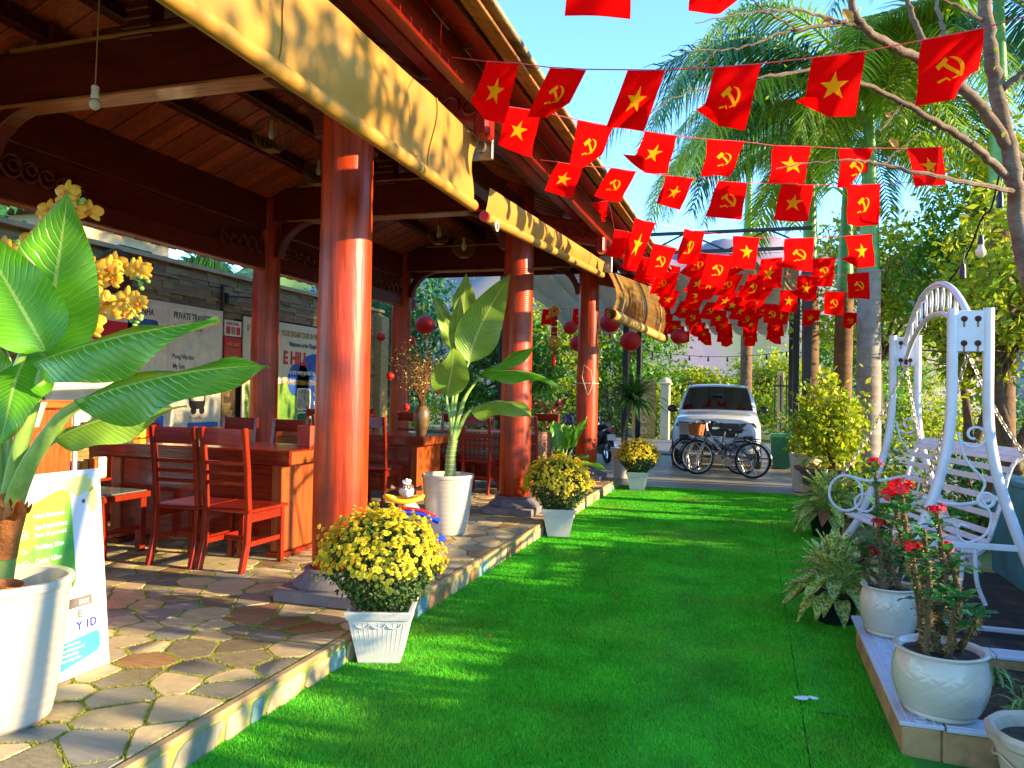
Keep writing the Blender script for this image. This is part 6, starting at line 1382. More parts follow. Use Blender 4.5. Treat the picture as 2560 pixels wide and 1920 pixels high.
# ================================================================== BICYCLES
m_bfr = M('bike_frame_blue', '#1c3450', rough=.3, coat=.5); m_spk = M('spoke_steel', '#b0b0a8', rough=.3, metal=.8); m_wick = M('wicker', '#a5602c', rough=.75, var=.4, scale=40, bump=.5); m_sadd = M('saddle_black', '#17181c', rough=.5); m_fend = M('fender_silver', '#8c98b4', rough=.25, metal=.6)
def bicycle(loc, rz, label, frame, basket, lean=0.0):
    t = thing('bicycle', label, 'bicycle', loc, rz, 'bicycles parked before the car'); R = .34; WB = 1.08
    ry = Matrix.Rotation(PI/2, 3, 'X')
    for x in (-WB/2, WB/2):       # -x front
        w_ = MB().torus((x, 0, R), R-.018, .02, 40, 8, axis=ry).obj('wheel', m_tyre, t, smooth=True)
        MB().torus((x, 0, R), R-.048, .011, 40, 6, axis=ry).obj('rim', m_spk, w_, smooth=True); b = MB()
        for k in range(32): a = 2*PI*k/32; b.tube([(x+.02*math.cos(a+.6*(1 if k % 2 else -1)), .02*(1 if k % 2 else -1), R+.02*math.sin(a+.6*(1 if k % 2 else -1))), (x+(R-.05)*math.cos(a), 0, R+(R-.05)*math.sin(a))], .0016, 3)
        b.obj('spokes', m_spk, w_); MB().cyl((x, -.05, R), (x, .05, R), .022, n=10).obj('hub', m_spk, w_, smooth=True)
        a0, a1 = (20, 170) if x > 0 else (10, 130)
        MB().tube([(x+(R+.025)*math.cos(math.radians(a)), 0, R+(R+.025)*math.sin(math.radians(a))) for a in range(-10 if x > 0 else 30, 176, 8)], .03, 8, flat=.25).obj('mudguard', m_fend if x > 0 else m_sadd, t, smooth=True)
    F0, BB, ST, HT, RA = (-WB/2, 0, R), (.08, 0, .29), (.2, 0, .78), (-.36, 0, .86), (WB/2, 0, R)
    for a, b_, r in ((HT, BB, .022), ((-.34, 0, .78), (.14, 0, .5), .018), (BB, ST, .018), (HT, (-.39, 0, .62), .022)): MB().cyl(a, b_, r, n=10).obj('frame_tube', frame, t, smooth=True)
    for s in (-1, 1):
        MB().tube([(-.39, s*.03, .64), (-.42, s*.05, .6), (-WB/2, s*.05, R)], .012, 8).obj('fork_blade', m_spk, t, smooth=True)
        MB().tube([(BB[0], s*.03, BB[2]), (RA[0], s*.06, RA[2])], .01, 7).obj('chain_stay', frame, t, smooth=True); MB().tube([(.17, s*.02, .66), (RA[0], s*.06, RA[2])], .009, 7).obj('seat_stay', frame, t, smooth=True)
        MB().cyl((BB[0], s*.09, BB[2]), (BB[0]+s*.1, s*.1, BB[2]-s*.14), .009, n=7).obj('crank', m_spk, t, smooth=True); MB().bbox((BB[0]+s*.1, s*.14, BB[2]-s*.14), (.08, .08, .02), .005).obj('pedal', m_sadd, t)
        MB().tube([p for p in spline([(-.38, 0, 1.0), (-.36, s*.1, 1.04), (-.27, s*.24, 1.05), (-.12, s*.28, 1.02)], 12)], .011, 8).obj('handlebar', m_spk, t, smooth=True); MB().cyl((-.2, s*.265, 1.035), (-.09, s*.285, 1.015), .017, n=9).obj('grip', m_sadd, t, smooth=True)
        MB().tube([(-.3, s*.22, 1.04), (-.27, s*.12, 1.0)], .006, 6).obj('brake_lever', m_spk, t)
    MB().cyl(HT, (-.38, 0, 1.0), .014, n=8).obj('stem', m_spk, t, smooth=True); MB().cyl(ST, (.215, 0, .87), .013, n=8).obj('seat_post', m_spk, t, smooth=True)
    def sad(u, v): q = (v-.5)*2; w_ = .025+.09*u**1.6; return Vector((.06+.27*u, q*w_, .9+.03*u*u-.03*q*q-.012*math.sin(u*PI)))
    b = MB().grid(sad, 12, 9); b.ball((.25, 0, .875), .08, 12, 8, (1.1, 1, .4)); b.obj('saddle', m_sadd, t, smooth='all')
    for s in (-1, 1): MB().tube([(.24, s*.06, .74), (.66, s*.06, .74)], .007, 6).obj('rack_rail', m_sadd, t); MB().tube([(.6, s*.06, .74), (RA[0], s*.07, RA[2])], .006, 6).obj('rack_stay', m_sadd, t)
    MB().bbox((.48, 0, .745), (.34, .13, .012), .003).obj('rack_plate', m_sadd, t)
    MB().tube([(.46, .08, .33), (.6, .16, .02)], .009, 7).obj('kickstand', m_spk, t); MB().cyl((.08, -.05, .29), (.08, -.055, .29), .09, n=24).obj('chainring', m_spk, t); MB().tube([(.08, -.05, .38), (.54, -.05, .37)], .007, 5).obj('chain_guard', frame, t)
    if basket:
        b = MB(); lv = [(.11, .12, 0), (.125, .14, .1), (.14, .165, .2), (.145, .17, .215)]; vs = []
        for i, (a, c, z) in enumerate(lv):
            for k in range(24):
                th = 2*PI*k/24; e = 5; vs.append((-.58+a*math.copysign(abs(math.cos(th))**(2/e), math.cos(th)), c*math.copysign(abs(math.sin(th))**(2/e), math.sin(th)), .77+z))
        b.add(vs, [(i*24+k, i*24+(k+1) % 24, (i+1)*24+(k+1) % 24, (i+1)*24+k) for i in range(3) for k in range(24)]+[tuple(range(23, -1, -1))]); bk = b.obj('basket', m_wick if basket == 1 else m_spk, t)
        b = MB()
        for z in [.03*i for i in range(8)]: 
            s_ = .11+.033*z/.215; c_ = .12+.05*z/.215; b.tube([(-.58+(s_+.003)*math.copysign(abs(math.cos(th))**.4, math.cos(th)), (c_+.003)*math.copysign(abs(math.sin(th))**.4, math.sin(th)), .77+z) for th in [2*PI*k/24 for k in range(24)]], .006, 5, closed=True)
        b.obj('weave', m_wick if basket == 1 else m_spk, bk, smooth=True); MB().bbox((-.58, 0, .98), (.2, .2, .06), .03).obj('bag', m_sadd, bk, smooth=True)
    o = [c for c in t.children if c.name.startswith('frame_tube')][0]
    lettering('THONG NHAT', .05, m_ink, (-.3, -.023, .75), Vector((.44, 0, -.57)), Vector((.57, 0, .44)), o, .001)
    t.rotation_euler[0] = lean; return t
bicycle((-.5, 15.35, .019), -.28, 'dark blue bicycle with a wicker basket propped before the car', m_bfr, 1, -.08)
bicycle((-.72, 15.95, .019), -.2, 'second bicycle with a wire basket, behind the wicker basket one', M('bike_frame_grey', '#4a5058', rough=.3, coat=.4), 2, -.06)
# ================================================================== MOTORBIKES
m_mb = M('moto_black', '#101318', rough=.2, coat=.6); m_mblue = M('moto_blue', '#16285c', rough=.2, coat=.6)
def motorbike(loc, rz, label, paint):
    t = thing('motorbike', label, 'motorbike', loc, rz, 'parked motorbikes behind the third column'); ry = Matrix.Rotation(PI/2, 3, 'X')
    for x, R in ((-.62, .29), (.62, .29)):
        w_ = MB().torus((x, 0, R), R-.045, .047, 32, 8, axis=ry).obj('wheel', m_tyre, t, smooth=True); MB().torus((x, 0, R), R-.1, .016, 28, 6, axis=ry).obj('rim', m_chr, w_, smooth=True)
        b = MB()
        for k in range(5): a = 2*PI*k/5; b.tube([(x, 0, R), (x+(R-.1)*math.cos(a), 0, R+(R-.1)*math.sin(a))], .014, 6)
        b.obj('wheel_spokes', m_chr, w_)
    loft([(-.14, [(0, .4), (.0, .4), (.0, .4), (0, .4)]), (-.12, [(-.2, .38), (.25, .36), (.5, .6), (-.2, .7)])], paint, 'x', None) if False else None
    b = MB(); b.tube(spline([(-.35, 0, .5), (-.1, 0, .42), (.15, 0, .45), (.35, 0, .6), (.6, 0, .72), (.82, 0, .78)], 16), [.08, .1, .11, .12, .13, .13, .14, .14, .14, .14, .13, .12, .11, .09, .07, .04], 12); b.obj('body', paint, t, smooth=True)
    MB().tube(spline([(-.12, 0, .72), (.1, 0, .78), (.4, 0, .83), (.7, 0, .86)], 12), [.06, .09, .11, .12, .13, .13, .13, .13, .12, .11, .09, .06], 12, flat=.55).obj('seat', m_sadd, t, smooth=True)
    MB().tube(spline([(-.62, 0, .3), (-.52, 0, .6), (-.42, 0, .95)], 8), .035, 8).obj('fork', m_chr, t, smooth=True)
    b = MB(); b.tube(spline([(-.35, 0, .45), (-.42, 0, .7), (-.45, 0, .92), (-.46, 0, 1.02)], 10), [.09, .14, .16, .17, .17, .16, .15, .13, .1, .06], 12); b.obj('front_shield', paint, t, smooth=True)
    MB().ball((-.54, 0, .98), .08, 14, 10, (.6, 1, .9)).obj('headlight', m_hl, t, smooth=True)
    for s in (-1, 1):
        MB().tube(spline([(-.42, 0, 1.02), (-.4, s*.18, 1.06), (-.3, s*.33, 1.02)], 10), .014, 8).obj('handlebar', m_black, t, smooth=True); MB().tube([(-.38, s*.22, 1.05), (-.36, s*.3, 1.24)], .006, 6).obj('mirror_stem', m_black, t); MB().ball((-.36, s*.31, 1.28), .06, 12, 8, (.25, 1, .8)).obj('mirror', m_cblk, t, smooth=True)
        MB().tube([(.2, s*.1, .3), (.75, s*.14, .4)], .045, 10).obj('silencer' if s > 0 else 'foot_rail', m_chr if s > 0 else m_black, t, smooth=True)
    MB().tube([(.62+(.33)*math.cos(a), 0, .29+.33*math.sin(a)) for a in [math.radians(x) for x in range(0, 130, 10)]], .07, 8, flat=.3).obj('mudguard', paint, t, smooth=True)
    MB().bbox((.93, 0, .6), (.01, .19, .14), .004, Matrix.Rotation(-.35, 3, 'Y')).obj('number_plate', m_whp, t); MB().bbox((.88, 0, .74), (.05, .16, .06), .02).obj('tail_light', m_redcap, t)
    MB().tube([(-.05, .1, .3), (.0, .28, .02)], .012, 6).obj('kickstand', m_black, t)
    MB().bbox((.05, 0, .28), (.4, .2, .2), .05).obj('engine', m_steel, t)
motorbike((-3.35, 17.6, .018), -1.1, 'black motorbike with its tail towards the garden path', m_mb)
motorbike((-4.2, 18.3, .018), -1.2, 'dark blue motorbike standing behind the black one', m_mblue)
# ================================================================== BIN, GATE, POTS
m_bin = M('bin_green', '#1c5c40', rough=.45, var=.1)
t = thing('wheelie_bin', 'green plastic wheelie bin beside the canopy post', 'bin', (.62, 18.0, .018)); MB().box((0, 0, .33), (.36, .42, .66), taper=1.22).obj('body', m_bin, t); b = MB(); b.bbox((0, 0, .69), (.5, .56, .06), .02); b.bbox((0, .02, .73), (.44, .46, .04), .015); b.obj('lid', M('bin_lid', '#2c7a50', rough=.4), t)
for s in (-1, 1): MB().cyl((s*.17, .22, .08), (s*.21, .22, .08), .08, n=16).obj('wheel', m_tyre, t, smooth=True)
m_gp = M('gate_cream', '#c8b48a', rough=.7, var=.1, bump=.1); m_gr = M('gate_relief', '#a8803c', rough=.6, var=.4, scale=16, bump=.5)
for k, (x, y, lab) in enumerate(((-3.0, 28.3, 'cream gate pillar with a rounded cap beside the carved panel'), (-5.7, 28.0, 'cream gate pillar behind the dracaena trunk'))):
    t = thing('gate_pillar', lab, 'gate pillar', (x, y, 0), group='gate pillars'); MB().bbox((0, 0, 1.0), (.32, .4, 2.0), .02).obj('shaft', m_gp, t); MB().bbox((0, 0, 2.03), (.44, .5, .08), .02).obj('cornice', m_gp, t); MB().ball((0, 0, 2.12), .2, 16, 10, (1, 1, .7)).obj('cap', m_gp, t, smooth=True)
t = thing('carved_gate', 'carved golden gate panel next to the cream pillar', 'gate', (-3.75, 28.2, 0)); MB().bbox((0, 0, 1.1), (.85, .06, 2.1), .01).obj('panel', m_gr, t)
for k in range(5):
    b = MB(); b.bbox((0, -.04, .3+.4*k), (.6, .03, .3), .02); q = b.obj('carved_tile', m_gr, t)
    MB().torus((0, -.06, .3+.4*k), .1, .02, 18, 5, axis=Matrix.Rotation(PI/2, 3, 'X')).obj('rosette', m_gp, q, smooth=True)
t = thing('gate_grille', 'black bar gate leaf between the cream pillars', 'gate', (-4.8, 28.2, 0))
for k in range(9): MB().cyl((-.5+.12*k, 0, .1), (-.5+.12*k, 0, 1.7), .018, n=6).obj('bar', m_blkst, t)
for z in (.15, 1.2, 1.65): MB().bar((-.55, 0, z), (.5, 0, z), .03, .04).obj('rail', m_blkst, t)
t = thing('fence_grille', 'black bar fence with white posts right of the car', 'fence', (.9, 22.3, 0))
for k in range(14): MB().cyl((-.3+.15*k, 0, .1), (-.3+.15*k, 0, 2.2), .02, n=6).obj('bar', m_blkst, t)
for z in (.3, 1.9): MB().bar((-.35, 0, z), (1.8, 0, z), .03, .04).obj('rail', m_blkst, t)
for x in (-.15, 1.0): MB().bbox((x, .1, 1.15), (.16, .16, 2.3), .01).obj('post', m_gp, t)
# ================================================================== TREES, PALMS, BACKGROUND
m_lf_y = M('leaf_yellowgreen', '#a2b01e', rough=.5, island=.4, huevar=.035, translucent=.5, scale=.6, var=.3)
m_lf_g = M('leaf_green', '#5c8c22', rough=.5, island=.4, huevar=.03, translucent=.45, scale=.6, var=.3)
m_lf_d = M('leaf_dark', '#34702c', rough=.5, island=.4, huevar=.03, translucent=.3, scale=.6, var=.3)
m_lf_r = M('leaf_flower_red', '#c81838', rough=.5, island=.3, huevar=.03, translucent=.3)
m_bk = M('bark_brown', '#5e4630', rough=.9, var=.4, scale=5, stretch=(1, 1, 3), bump=.6); m_bkg = M('bark_pale', '#66503f', rough=.85, var=.35, scale=6, stretch=(1, 1, 4), bump=.5, dirt=('#98907f', .5, 5))
def crown_pts(rng, c, r, n, clump=26, sig=.16):
    k = max(3, n//clump); u = rng.normal(size=(k, 3)); u /= np.linalg.norm(u, axis=1)[:, None]; u *= rng.uniform(.25, 1.0, (k, 1))**.55
    C = np.asarray(c)+u*np.asarray(r); i = rng.integers(0, k, n); return C[i]+rng.normal(size=(n, 3))*np.asarray(r)*sig
def tree(name, label, base, trunks, blobs, lsize, lmat, bark=m_bk, group=None, seed=1, cat='tree', aspect=.5, nb=3, tr=.1, down=.3):
    rng = np.random.default_rng(seed); r = random.Random(seed); O = Vector(base); t = thing(name, label, cat, O, group=group)
    b = MB(); tops = []
    for tp in trunks:
        pts = spline([Vector(p)-O for p in tp], 14); b.tube(pts, [tr*(1-.55*i/13) for i in range(14)], 9); tops.append((pts, tr*.45))
    V = []; 
    for c, rad, n in blobs:
        C = Vector(c)-O; pts, r0 = min(tops, key=lambda q: (q[0][-1]-C).length); s = pts[r.randint(9, 13)]
        for k in range(nb):
            e = C+Vector((r.gauss(0, .45)*rad[0], r.gauss(0, .45)*rad[1], r.gauss(0, .4)*rad[2])); q = spline([s, s.lerp(e, .5)+Vector((r.gauss(0, .08), r.gauss(0, .08), .1))*rad[0], e], 9)
            b.tube(q, [max(.006, r0*(.75-.6*i/8)) for i in range(9)], 6)
            for m_ in range(3):
                e2 = e+Vector((r.gauss(0, .4)*rad[0], r.gauss(0, .4)*rad[1], r.gauss(0, .35)*rad[2])); b.tube([q[5], q[5].lerp(e2, .5)+Vector((0, 0, .05)), e2], [max(.005, r0*.3), max(.004, r0*.18), .004], 5)
        V.append(crown_pts(rng, tuple(C), rad, n))
    b.obj('trunk', bark, t, smooth=True); V, T = leaf_cloud(np.concatenate(V), lsize, rng, aspect, down=down); np_mesh('crown', V, T, lmat, t)
    return t
def shrub(name, label, base, rad, n, lsize, lmat, seed, stems=14, cat='shrub', group=None, flowers=0, fm=None):
    rng = np.random.default_rng(seed); r = random.Random(seed); t = thing(name, label, cat, base, group=group); b = MB()
    for k in range(stems):
        a = r.uniform(0, 2*PI); e = Vector((math.cos(a)*rad[0]*r.uniform(.1, .8), math.sin(a)*rad[1]*r.uniform(.1, .8), rad[2]*r.uniform(1.0, 1.8))); b.tube(bez((r.uniform(-.06, .06), r.uniform(-.06, .06), 0), (e.x*.2, e.y*.2, e.z*.4), e*.8, e, 6), [.016, .014, .012, .01, .007, .004], 5)
    b.obj('stems', m_bk, t); P_ = crown_pts(rng, (0, 0, rad[2]*1.05), rad, n, 20, .2); P_[:, 2] = np.abs(P_[:, 2])
    V, T = leaf_cloud(P_, lsize, rng, .6, down=.1); np_mesh('foliage', V, T, lmat, t)
    if flowers:
        P_ = crown_pts(rng, (0, 0, rad[2]*1.15), tuple(x*1.05 for x in rad), flowers, 8, .08); V, T = leaf_cloud(P_, lsize*.7, rng, .9); np_mesh('flowers', V, T, fm, t, kind='stuff')
    return t
# ---- ringed palms
m_ptr = M('palm_trunk', '#8a8078', rough=.8, var=.25, scale=5, bump=.3, dirt=('#7a5a3c', .9, 3)); m_pbr = M('palm_trunk_brown', '#6a4c30', rough=.85, var=.4, scale=5, bump=.4); m_shaft = M('crownshaft', '#3f7a34', rough=.35, var=.3, scale=3, stretch=(1, 1, 3), col2='#6a9a3c')
m_frond = M('palm_leaflet', '#86aa28', rough=.42, island=.35, huevar=.025, translucent=.45); m_frb = M('palm_leaflet_blue', '#3c7a4c', rough=.42, island=.3, huevar=.02, translucent=.3)
def frond(parent, s, az, el, L_, O, mat, seed, droop=1.0, leaflet=.75, nl=52):
    r = random.Random(seed); d0 = Vector((math.cos(az)*math.cos(el), math.sin(az)*math.cos(el), math.sin(el))); hz = Vector((math.cos(az), math.sin(az), 0))
    c = bez(s, s+d0*L_*.4, s+d0*L_*.62+hz*L_*.18+Vector((0, 0, -.1*droop*L_)), s+d0*L_*.55+hz*L_*.42+Vector((0, 0, -.62*droop*L_)), 30)
    b = MB().tube([p-O for p in c], [.034-.03*i/29 for i in range(30)], 6); rc = b.obj('frond', m_stem, parent, smooth=True)
    V = []; T = []; side0 = hz.cross(Vector((0, 0, 1))).normalized()
    for k in range(nl):
        u = .16+.84*k/nl; i = min(28, int(u*29)); p = c[i].lerp(c[i+1], u*29-i); tg = (c[i+1]-c[i]).normalized(); sd_ = side0; upv = sd_.cross(tg)
        ll = leaflet*(math.sin(PI*min(1, .2+.75*u))**.6)*r.uniform(.85, 1.1)
        for s_ in (-1, 1):
            for lay in (0, 1):
                ld = (sd_*s_*.95+tg*.55+upv*(-.15+.5*lay*r.uniform(.3, 1))+Vector((r.gauss(0, .08), r.gauss(0, .08), r.gauss(0, .08)))).normalized(); wv = ld.cross(upv).normalized(); o = len(V); lw = .034
                for j in range(4):
                    q = j/3; pp = p+ld*ll*q+Vector((0, 0, -.55*ll*q*q)); w_ = lw*(.55, 1, .75, .02)[j]/2; V += [pp-wv*w_-O, pp+wv*w_-O]
                for j in range(3): T += [(o+2*j, o+2*j+1, o+2*j+3, o+2*j+2)]
    np_mesh('leaflets', np.array([tuple(v) for v in V]), T, mat, rc)
def palm(base, H, r0, label, fronds, L_, seed, bark=m_ptr, lean=(0, 0), shaft=True, mats=(m_frond, m_frb), droop=1.0, extra=()):
    r = random.Random(seed); O = Vector(base); t = thing('palm_tree', label, 'palm tree', O, group='ringed palms along the bed'); zs = H*.58; b = MB(); prof = []; k = 0; z = 0
    def ax(z): return Vector((lean[0]*(z/H)**1.3, lean[1]*(z/H)**1.3, z))
    pts = []; rad = []
    while z < (zs if shaft else H):
        rr = r0*(1+.3*max(0, 1-z/.6))*(1-.18*z/H); pts += [ax(z), ax(z+.012), ax(z+.024)]; rad += [rr, rr*1.022, rr]; z += .16
    b.tube(pts, rad, 18); b.obj('trunk', bark, t, smooth=True)
    if shaft: MB().tube([ax(zs-.1+(H-zs+.2)*i/9) for i in range(10)], [r0*q for q in (.8, .82, .78, .72, .66, .6, .54, .48, .42, .36)], 16).obj('crownshaft', m_shaft, t, smooth=True)
    for i in range(fronds):
        az = i*2.4+r.uniform(-.3, .3); el = math.radians(r.uniform(15, 75)); frond(t, O+ax(H+.05-r.uniform(0, .25)), az, el, L_*r.uniform(.85, 1.1), O, mats[0] if r.random() < .65 else mats[1], seed*50+i, droop)
    for i, (az, el, l_) in enumerate(extra): frond(t, O+ax(H+.1), math.radians(az), math.radians(el), l_, O, mats[i % 2], seed*90+i, .8, .95, 64)
    return t
palm((1.86, 14.0, .0), 6.4, .2, 'tall grey ringed palm with a green crownshaft beside the canopy', 13, 3.9, 3, lean=(-.05, 0), extra=((172, 52, 5.2), (190, 40, 5.4), (205, 60, 5.0), (215, 35, 4.6)))
palm((1.12, 16.4, .0), 7.4, .17, 'brown trunked palm standing closest to the canopy post', 11, 3.8, 5, m_pbr, (-.1, 0))
palm((1.72, 16.8, .0), 6.6, .19, 'brown trunked palm behind the grey ringed palm', 10, 3.6, 7, m_pbr, (.1, .2))
palm((-.2, 26.5, 0), 9.8, .2, 'far palm beyond the road whose fronds rise over the canopy', 12, 4.2, 11, m_pbr, (.0, 0))
# one palm frond low and wide left of the crown is given by its own short stem
palm((3.1, 11.4, 0), 6.9, .16, 'slim palm behind the bare branches at the right of the garden', 10, 3.4, 13, m_pbr, (-.1, 0))
# ---- bare branched tree whose limbs reach over the path
def S(x, y, d): return P(x*KS, y*KS, d)
O = Vector((2.62, 6.9, 0)); t = thing('bare_tree', 'pale barked tree with bare branches reaching over the flag cords', 'tree', O)
limbs = [([O, (2.5, 6.95, .8), S(2560, 640, 6.3), S(2536, 440, 6.2), S(2493, 233, 6.1), S(2472, 100, 6.0), S(2455, -90, 6.0)], .1, .055),
         ([S(2545, 400, 6.2), S(2439, 253, 6.0), S(2306, 155, 5.8), S(2166, 74, 5.5), S(2120, -20, 5.4), S(2080, -120, 5.3)], .06, .02),
         ([S(2552, 470, 6.3), S(2439, 369, 6.0), S(2322, 292, 5.8), S(2166, 212, 5.6), S(2026, 177, 5.4), S(1898, 194, 5.3)], .045, .007),
         ([S(2535, 480, 6.2), S(2361, 443, 5.7), S(2205, 412, 5.6), S(2120, 398, 5.5), S(1941, 420, 5.4)], .026, .005),
         ([S(2330, 170, 5.8), S(2290, 60, 5.8), S(2250, -40, 5.8)], .035, .02), ([S(2420, 240, 6), S(2360, 90, 6.1), S(2330, -60, 6.1)], .03, .015),
         ([S(2166, 74, 5.5), S(2089, 50, 5.4), S(1949, 23, 5.2), S(1739, 58, 5.0)], .02, .004), ([S(2110, 60, 5.45), S(1972, 78, 5.3), S(1848, 120, 5.2), S(1700, 128, 5.1)], .016, .004),
         ([S(2026, 177, 5.4), S(1840, 205, 5.2), S(1700, 240, 5.1), S(1580, 300, 5.0)], .01, .003), ([S(2260, 255, 5.75), S(2200, 330, 5.7), S(2266, 245, 5.7)], .008, .004), ([S(2205, 412, 5.6), S(2300, 330, 5.7)], .008, .005), ([S(2075, 180, 5.5), S(2100, 80, 5.4)], .012, .005),
         ([S(2493, 233, 6.1), S(2560, 180, 6.0), S(2640, 120, 6.0)], .04, .02), ([S(2470, 60, 6.0), S(2400, 20, 5.9), S(2300, -30, 5.8)], .02, .01), ([S(2000, 75, 5.3), S(1900, 20, 5.2), S(1860, -40, 5.2)], .01, .004), ([S(1790, 125, 5.15), S(1750, 160, 5.1), S(1690, 170, 5.1)], .006, .003)]
for k, (pts, r0, r1) in enumerate(limbs):
    n = 8*len(pts); c = spline(pts, n); rr = random.Random(k); MB().tube([p-O+Vector((rr.gauss(0, .006), 0, rr.gauss(0, .006))) for p in c], [.8*(r0+(r1-r0)*i/(n-1)) for i in range(n)], 10 if r0 > .03 else 6).obj('trunk' if k == 0 else 'branch', m_bkg, t, smooth=True)
lm_or = leaf_mat('old_leaf_orange', '#c08a2c', '#d8b060', rough=.5, translucent=.4, ribs=8)
for k, (x, y, s, d) in enumerate(((2225, 345, .08, 5.7), (2108, 22, .1, 5.4), (2060, 45, .06, 5.4), (2213, 280, .05, 5.7))):
    p = S(x, y, d); dr = Vector((.3, 0, -1)).normalized(); leaf(t, [p, p+dr*s*.3, p+dr*s*.7+Vector((.02, 0, 0)), p+dr*s+Vector((.04, 0, 0))], s*.4, -FW, .3, lm_or, .003, 9, 5, O=O, shape=1.4)
V, T = leaf_cloud(np.array([tuple(S(x, y, 5.9)-O) for x, y in [(rs.uniform(1900, 2560), rs.uniform(0, 400)) for _ in range(24)]]), .05, RNG, .5); np_mesh('sparse_leaves', V, T, m_lf_y, t, kind='stuff')
# ---- leafy trees right of and behind the swing
G2 = 'leafy trees behind the swing'
tree('leafy_tree', 'small yellow green tree with forked trunk right behind the swing', (2.95, 10.2, 0), [[(2.95, 10.2, 0), (2.9, 10.2, .8), (2.75, 10.3, 1.7), (2.75, 10.2, 2.4)], [(2.75, 10.2, 0), (2.85, 10.25, .7), (3.15, 10.3, 1.5), (3.3, 10.2, 2.3)]],
     [((2.8, 10.2, 2.6), (.8, .8, .7), 1612), ((3.4, 10.3, 2.7), (.8, .8, .8), 1612), ((2.6, 10.6, 1.9), (.4, .5, .4), 558), ((3.0, 10.4, 3.5), (.9, .8, .6), 1488)], .105, m_lf_y, group=G2, seed=2, tr=.09, nb=5)
tree('leafy_tree', 'green tree between the grey palm and the swing arch', (3.6, 15.4, 0), [[(3.6, 15.4, 0), (3.65, 15.4, 1.2), (3.5, 15.5, 2.4)], [(3.6, 15.4, 0), (3.8, 15.3, 1), (4.1, 15.3, 2.1)]],
     [((3.5, 15.5, 3.7), (1.0, 1, .9), 1984), ((4.3, 15.3, 3.6), (.9, .9, .9), 1612), ((3.8, 15.5, 4.6), (1.1, 1, .8), 1860), ((3.3, 15.0, 2.9), (.6, .6, .5), 620)], .12, m_lf_g, group=G2, seed=3, tr=.1, nb=5)
tree('leafy_tree', 'tall bright leaved tree rising behind the bare branches', (4.6, 14.5, 0), [[(4.6, 14.5, 0), (4.5, 14.5, 1.5), (4.4, 14.5, 3.2)]],
     [((4.2, 14.5, 4.3), (1.5, 1.3, 1.1), 2480), ((5.2, 14.5, 5.0), (1.4, 1.3, 1.2), 2232), ((4.4, 14.5, 5.4), (1.4, 1.3, 1.0), 2108), ((3.6, 14.2, 3.2), (.8, .8, .6), 930)], .13, m_lf_y, group=G2, seed=4, tr=.13, nb=5)
tree('leafy_tree', 'spreading green tree in the far right corner of the garden', (6.4, 19, 0), [[(6.4, 19, 0), (6.3, 19, 2), (6.4, 19, 4)]], [((5.4, 19, 4.4), (2, 1.8, 1.5), 2480), ((7.4, 19, 5), (2, 1.8, 1.6), 2232), ((6.2, 19, 6.4), (2, 1.6, 1.2), 1984)], .17, m_lf_g, group=G2, seed=5, tr=.16, nb=5)
tree('leafy_tree', 'bushy tree behind the two brown palm trunks', (2.9, 19.5, 0), [[(2.9, 19.5, 0), (2.8, 19.5, 1.5), (2.8, 19.5, 2.6)]], [((2.2, 19.5, 3.6), (1.3, 1.2, 1.1), 1984), ((3.6, 19.5, 4.2), (1.3, 1.2, 1.2), 1860), ((2.6, 19.5, 5.0), (1.4, 1.2, 1.0), 1860)], .15, m_lf_y, group=G2, seed=6, tr=.13, nb=5)
tree('leafy_tree', 'slim leaning tree crossing behind the near swing legs', (3.15, 8.6, 0), [[(2.7, 8.7, 0), (2.85, 8.6, .7), (3.2, 8.5, 1.3), (3.6, 8.5, 1.9)]], [((3.6, 8.6, 2.1), (.6, .6, .4), 260), ((3.9, 8.8, 2.9), (.7, .6, .5), 310)], .1, m_lf_y, group=G2, seed=8, tr=.06, nb=4)
# ---- shrubs and low planting along the bed
m_ow = M('oct_pot', '#6a5c48', rough=.7, var=.3, scale=6, bump=.4, dirt=('#3a3428', .7, 4))
t = thing('octagonal_bonsai_pot', 'large carved octagonal stone pot holding a leafy shrub', 'plant pot', (1.28, 12.9, .018))
MB().lathe([(0, 0), (.42, 0), (.45, .06), (.4, .1), (.55, .38), (.62, .4), (.64, .47), (.56, .47), (.53, .42), (.001, .4)], n=8).obj('pot', m_ow, t)
b = MB()
for k in range(8):
    a = 2*PI*(k+.5)/8; c = Vector((math.cos(a), math.sin(a), 0))*.465*.96; tn = Vector((-math.sin(a), math.cos(a), 0)); R_ = Matrix((tn, Vector((0, 0, 1)), c.normalized())).transposed()
    for q in range(4):
        x0 = -.12+.08*q; b.tube([c+R_ @ Vector(v) for v in ((x0-.03, .19, .02), (x0+.03, .19, .02), (x0+.03, .25, .035), (x0-.02, .25, .035), (x0-.02, .215, .03), (x0+.01, .215, .03))], .006, 4)
b.obj('key_fret', m_ow, t)
shrub('pot_shrub', 'leafy many stemmed shrub growing in the octagonal pot', (1.2, 12.9, .4), (.5, .5, .72), 2200, .1, m_lf_y, 21, 26)
t = thing('white_planter', 'tall white planter with small plants behind the octagonal pot', 'plant pot', (.87, 13.55, .018)); MB().lathe([(0, 0), (.2, 0), (.24, .3), (.28, .62), (.24, .62), (.22, .55), (.001, .52)], n=28).obj('pot', m_potw, t, smooth=True)
shrub('flower_shrub', 'small pink flowered plant in the white planter', (.87, 13.55, .54), (.3, .28, .22), 500, .06, m_lf_y, 22, 8, flowers=40, fm=m_lf_r)
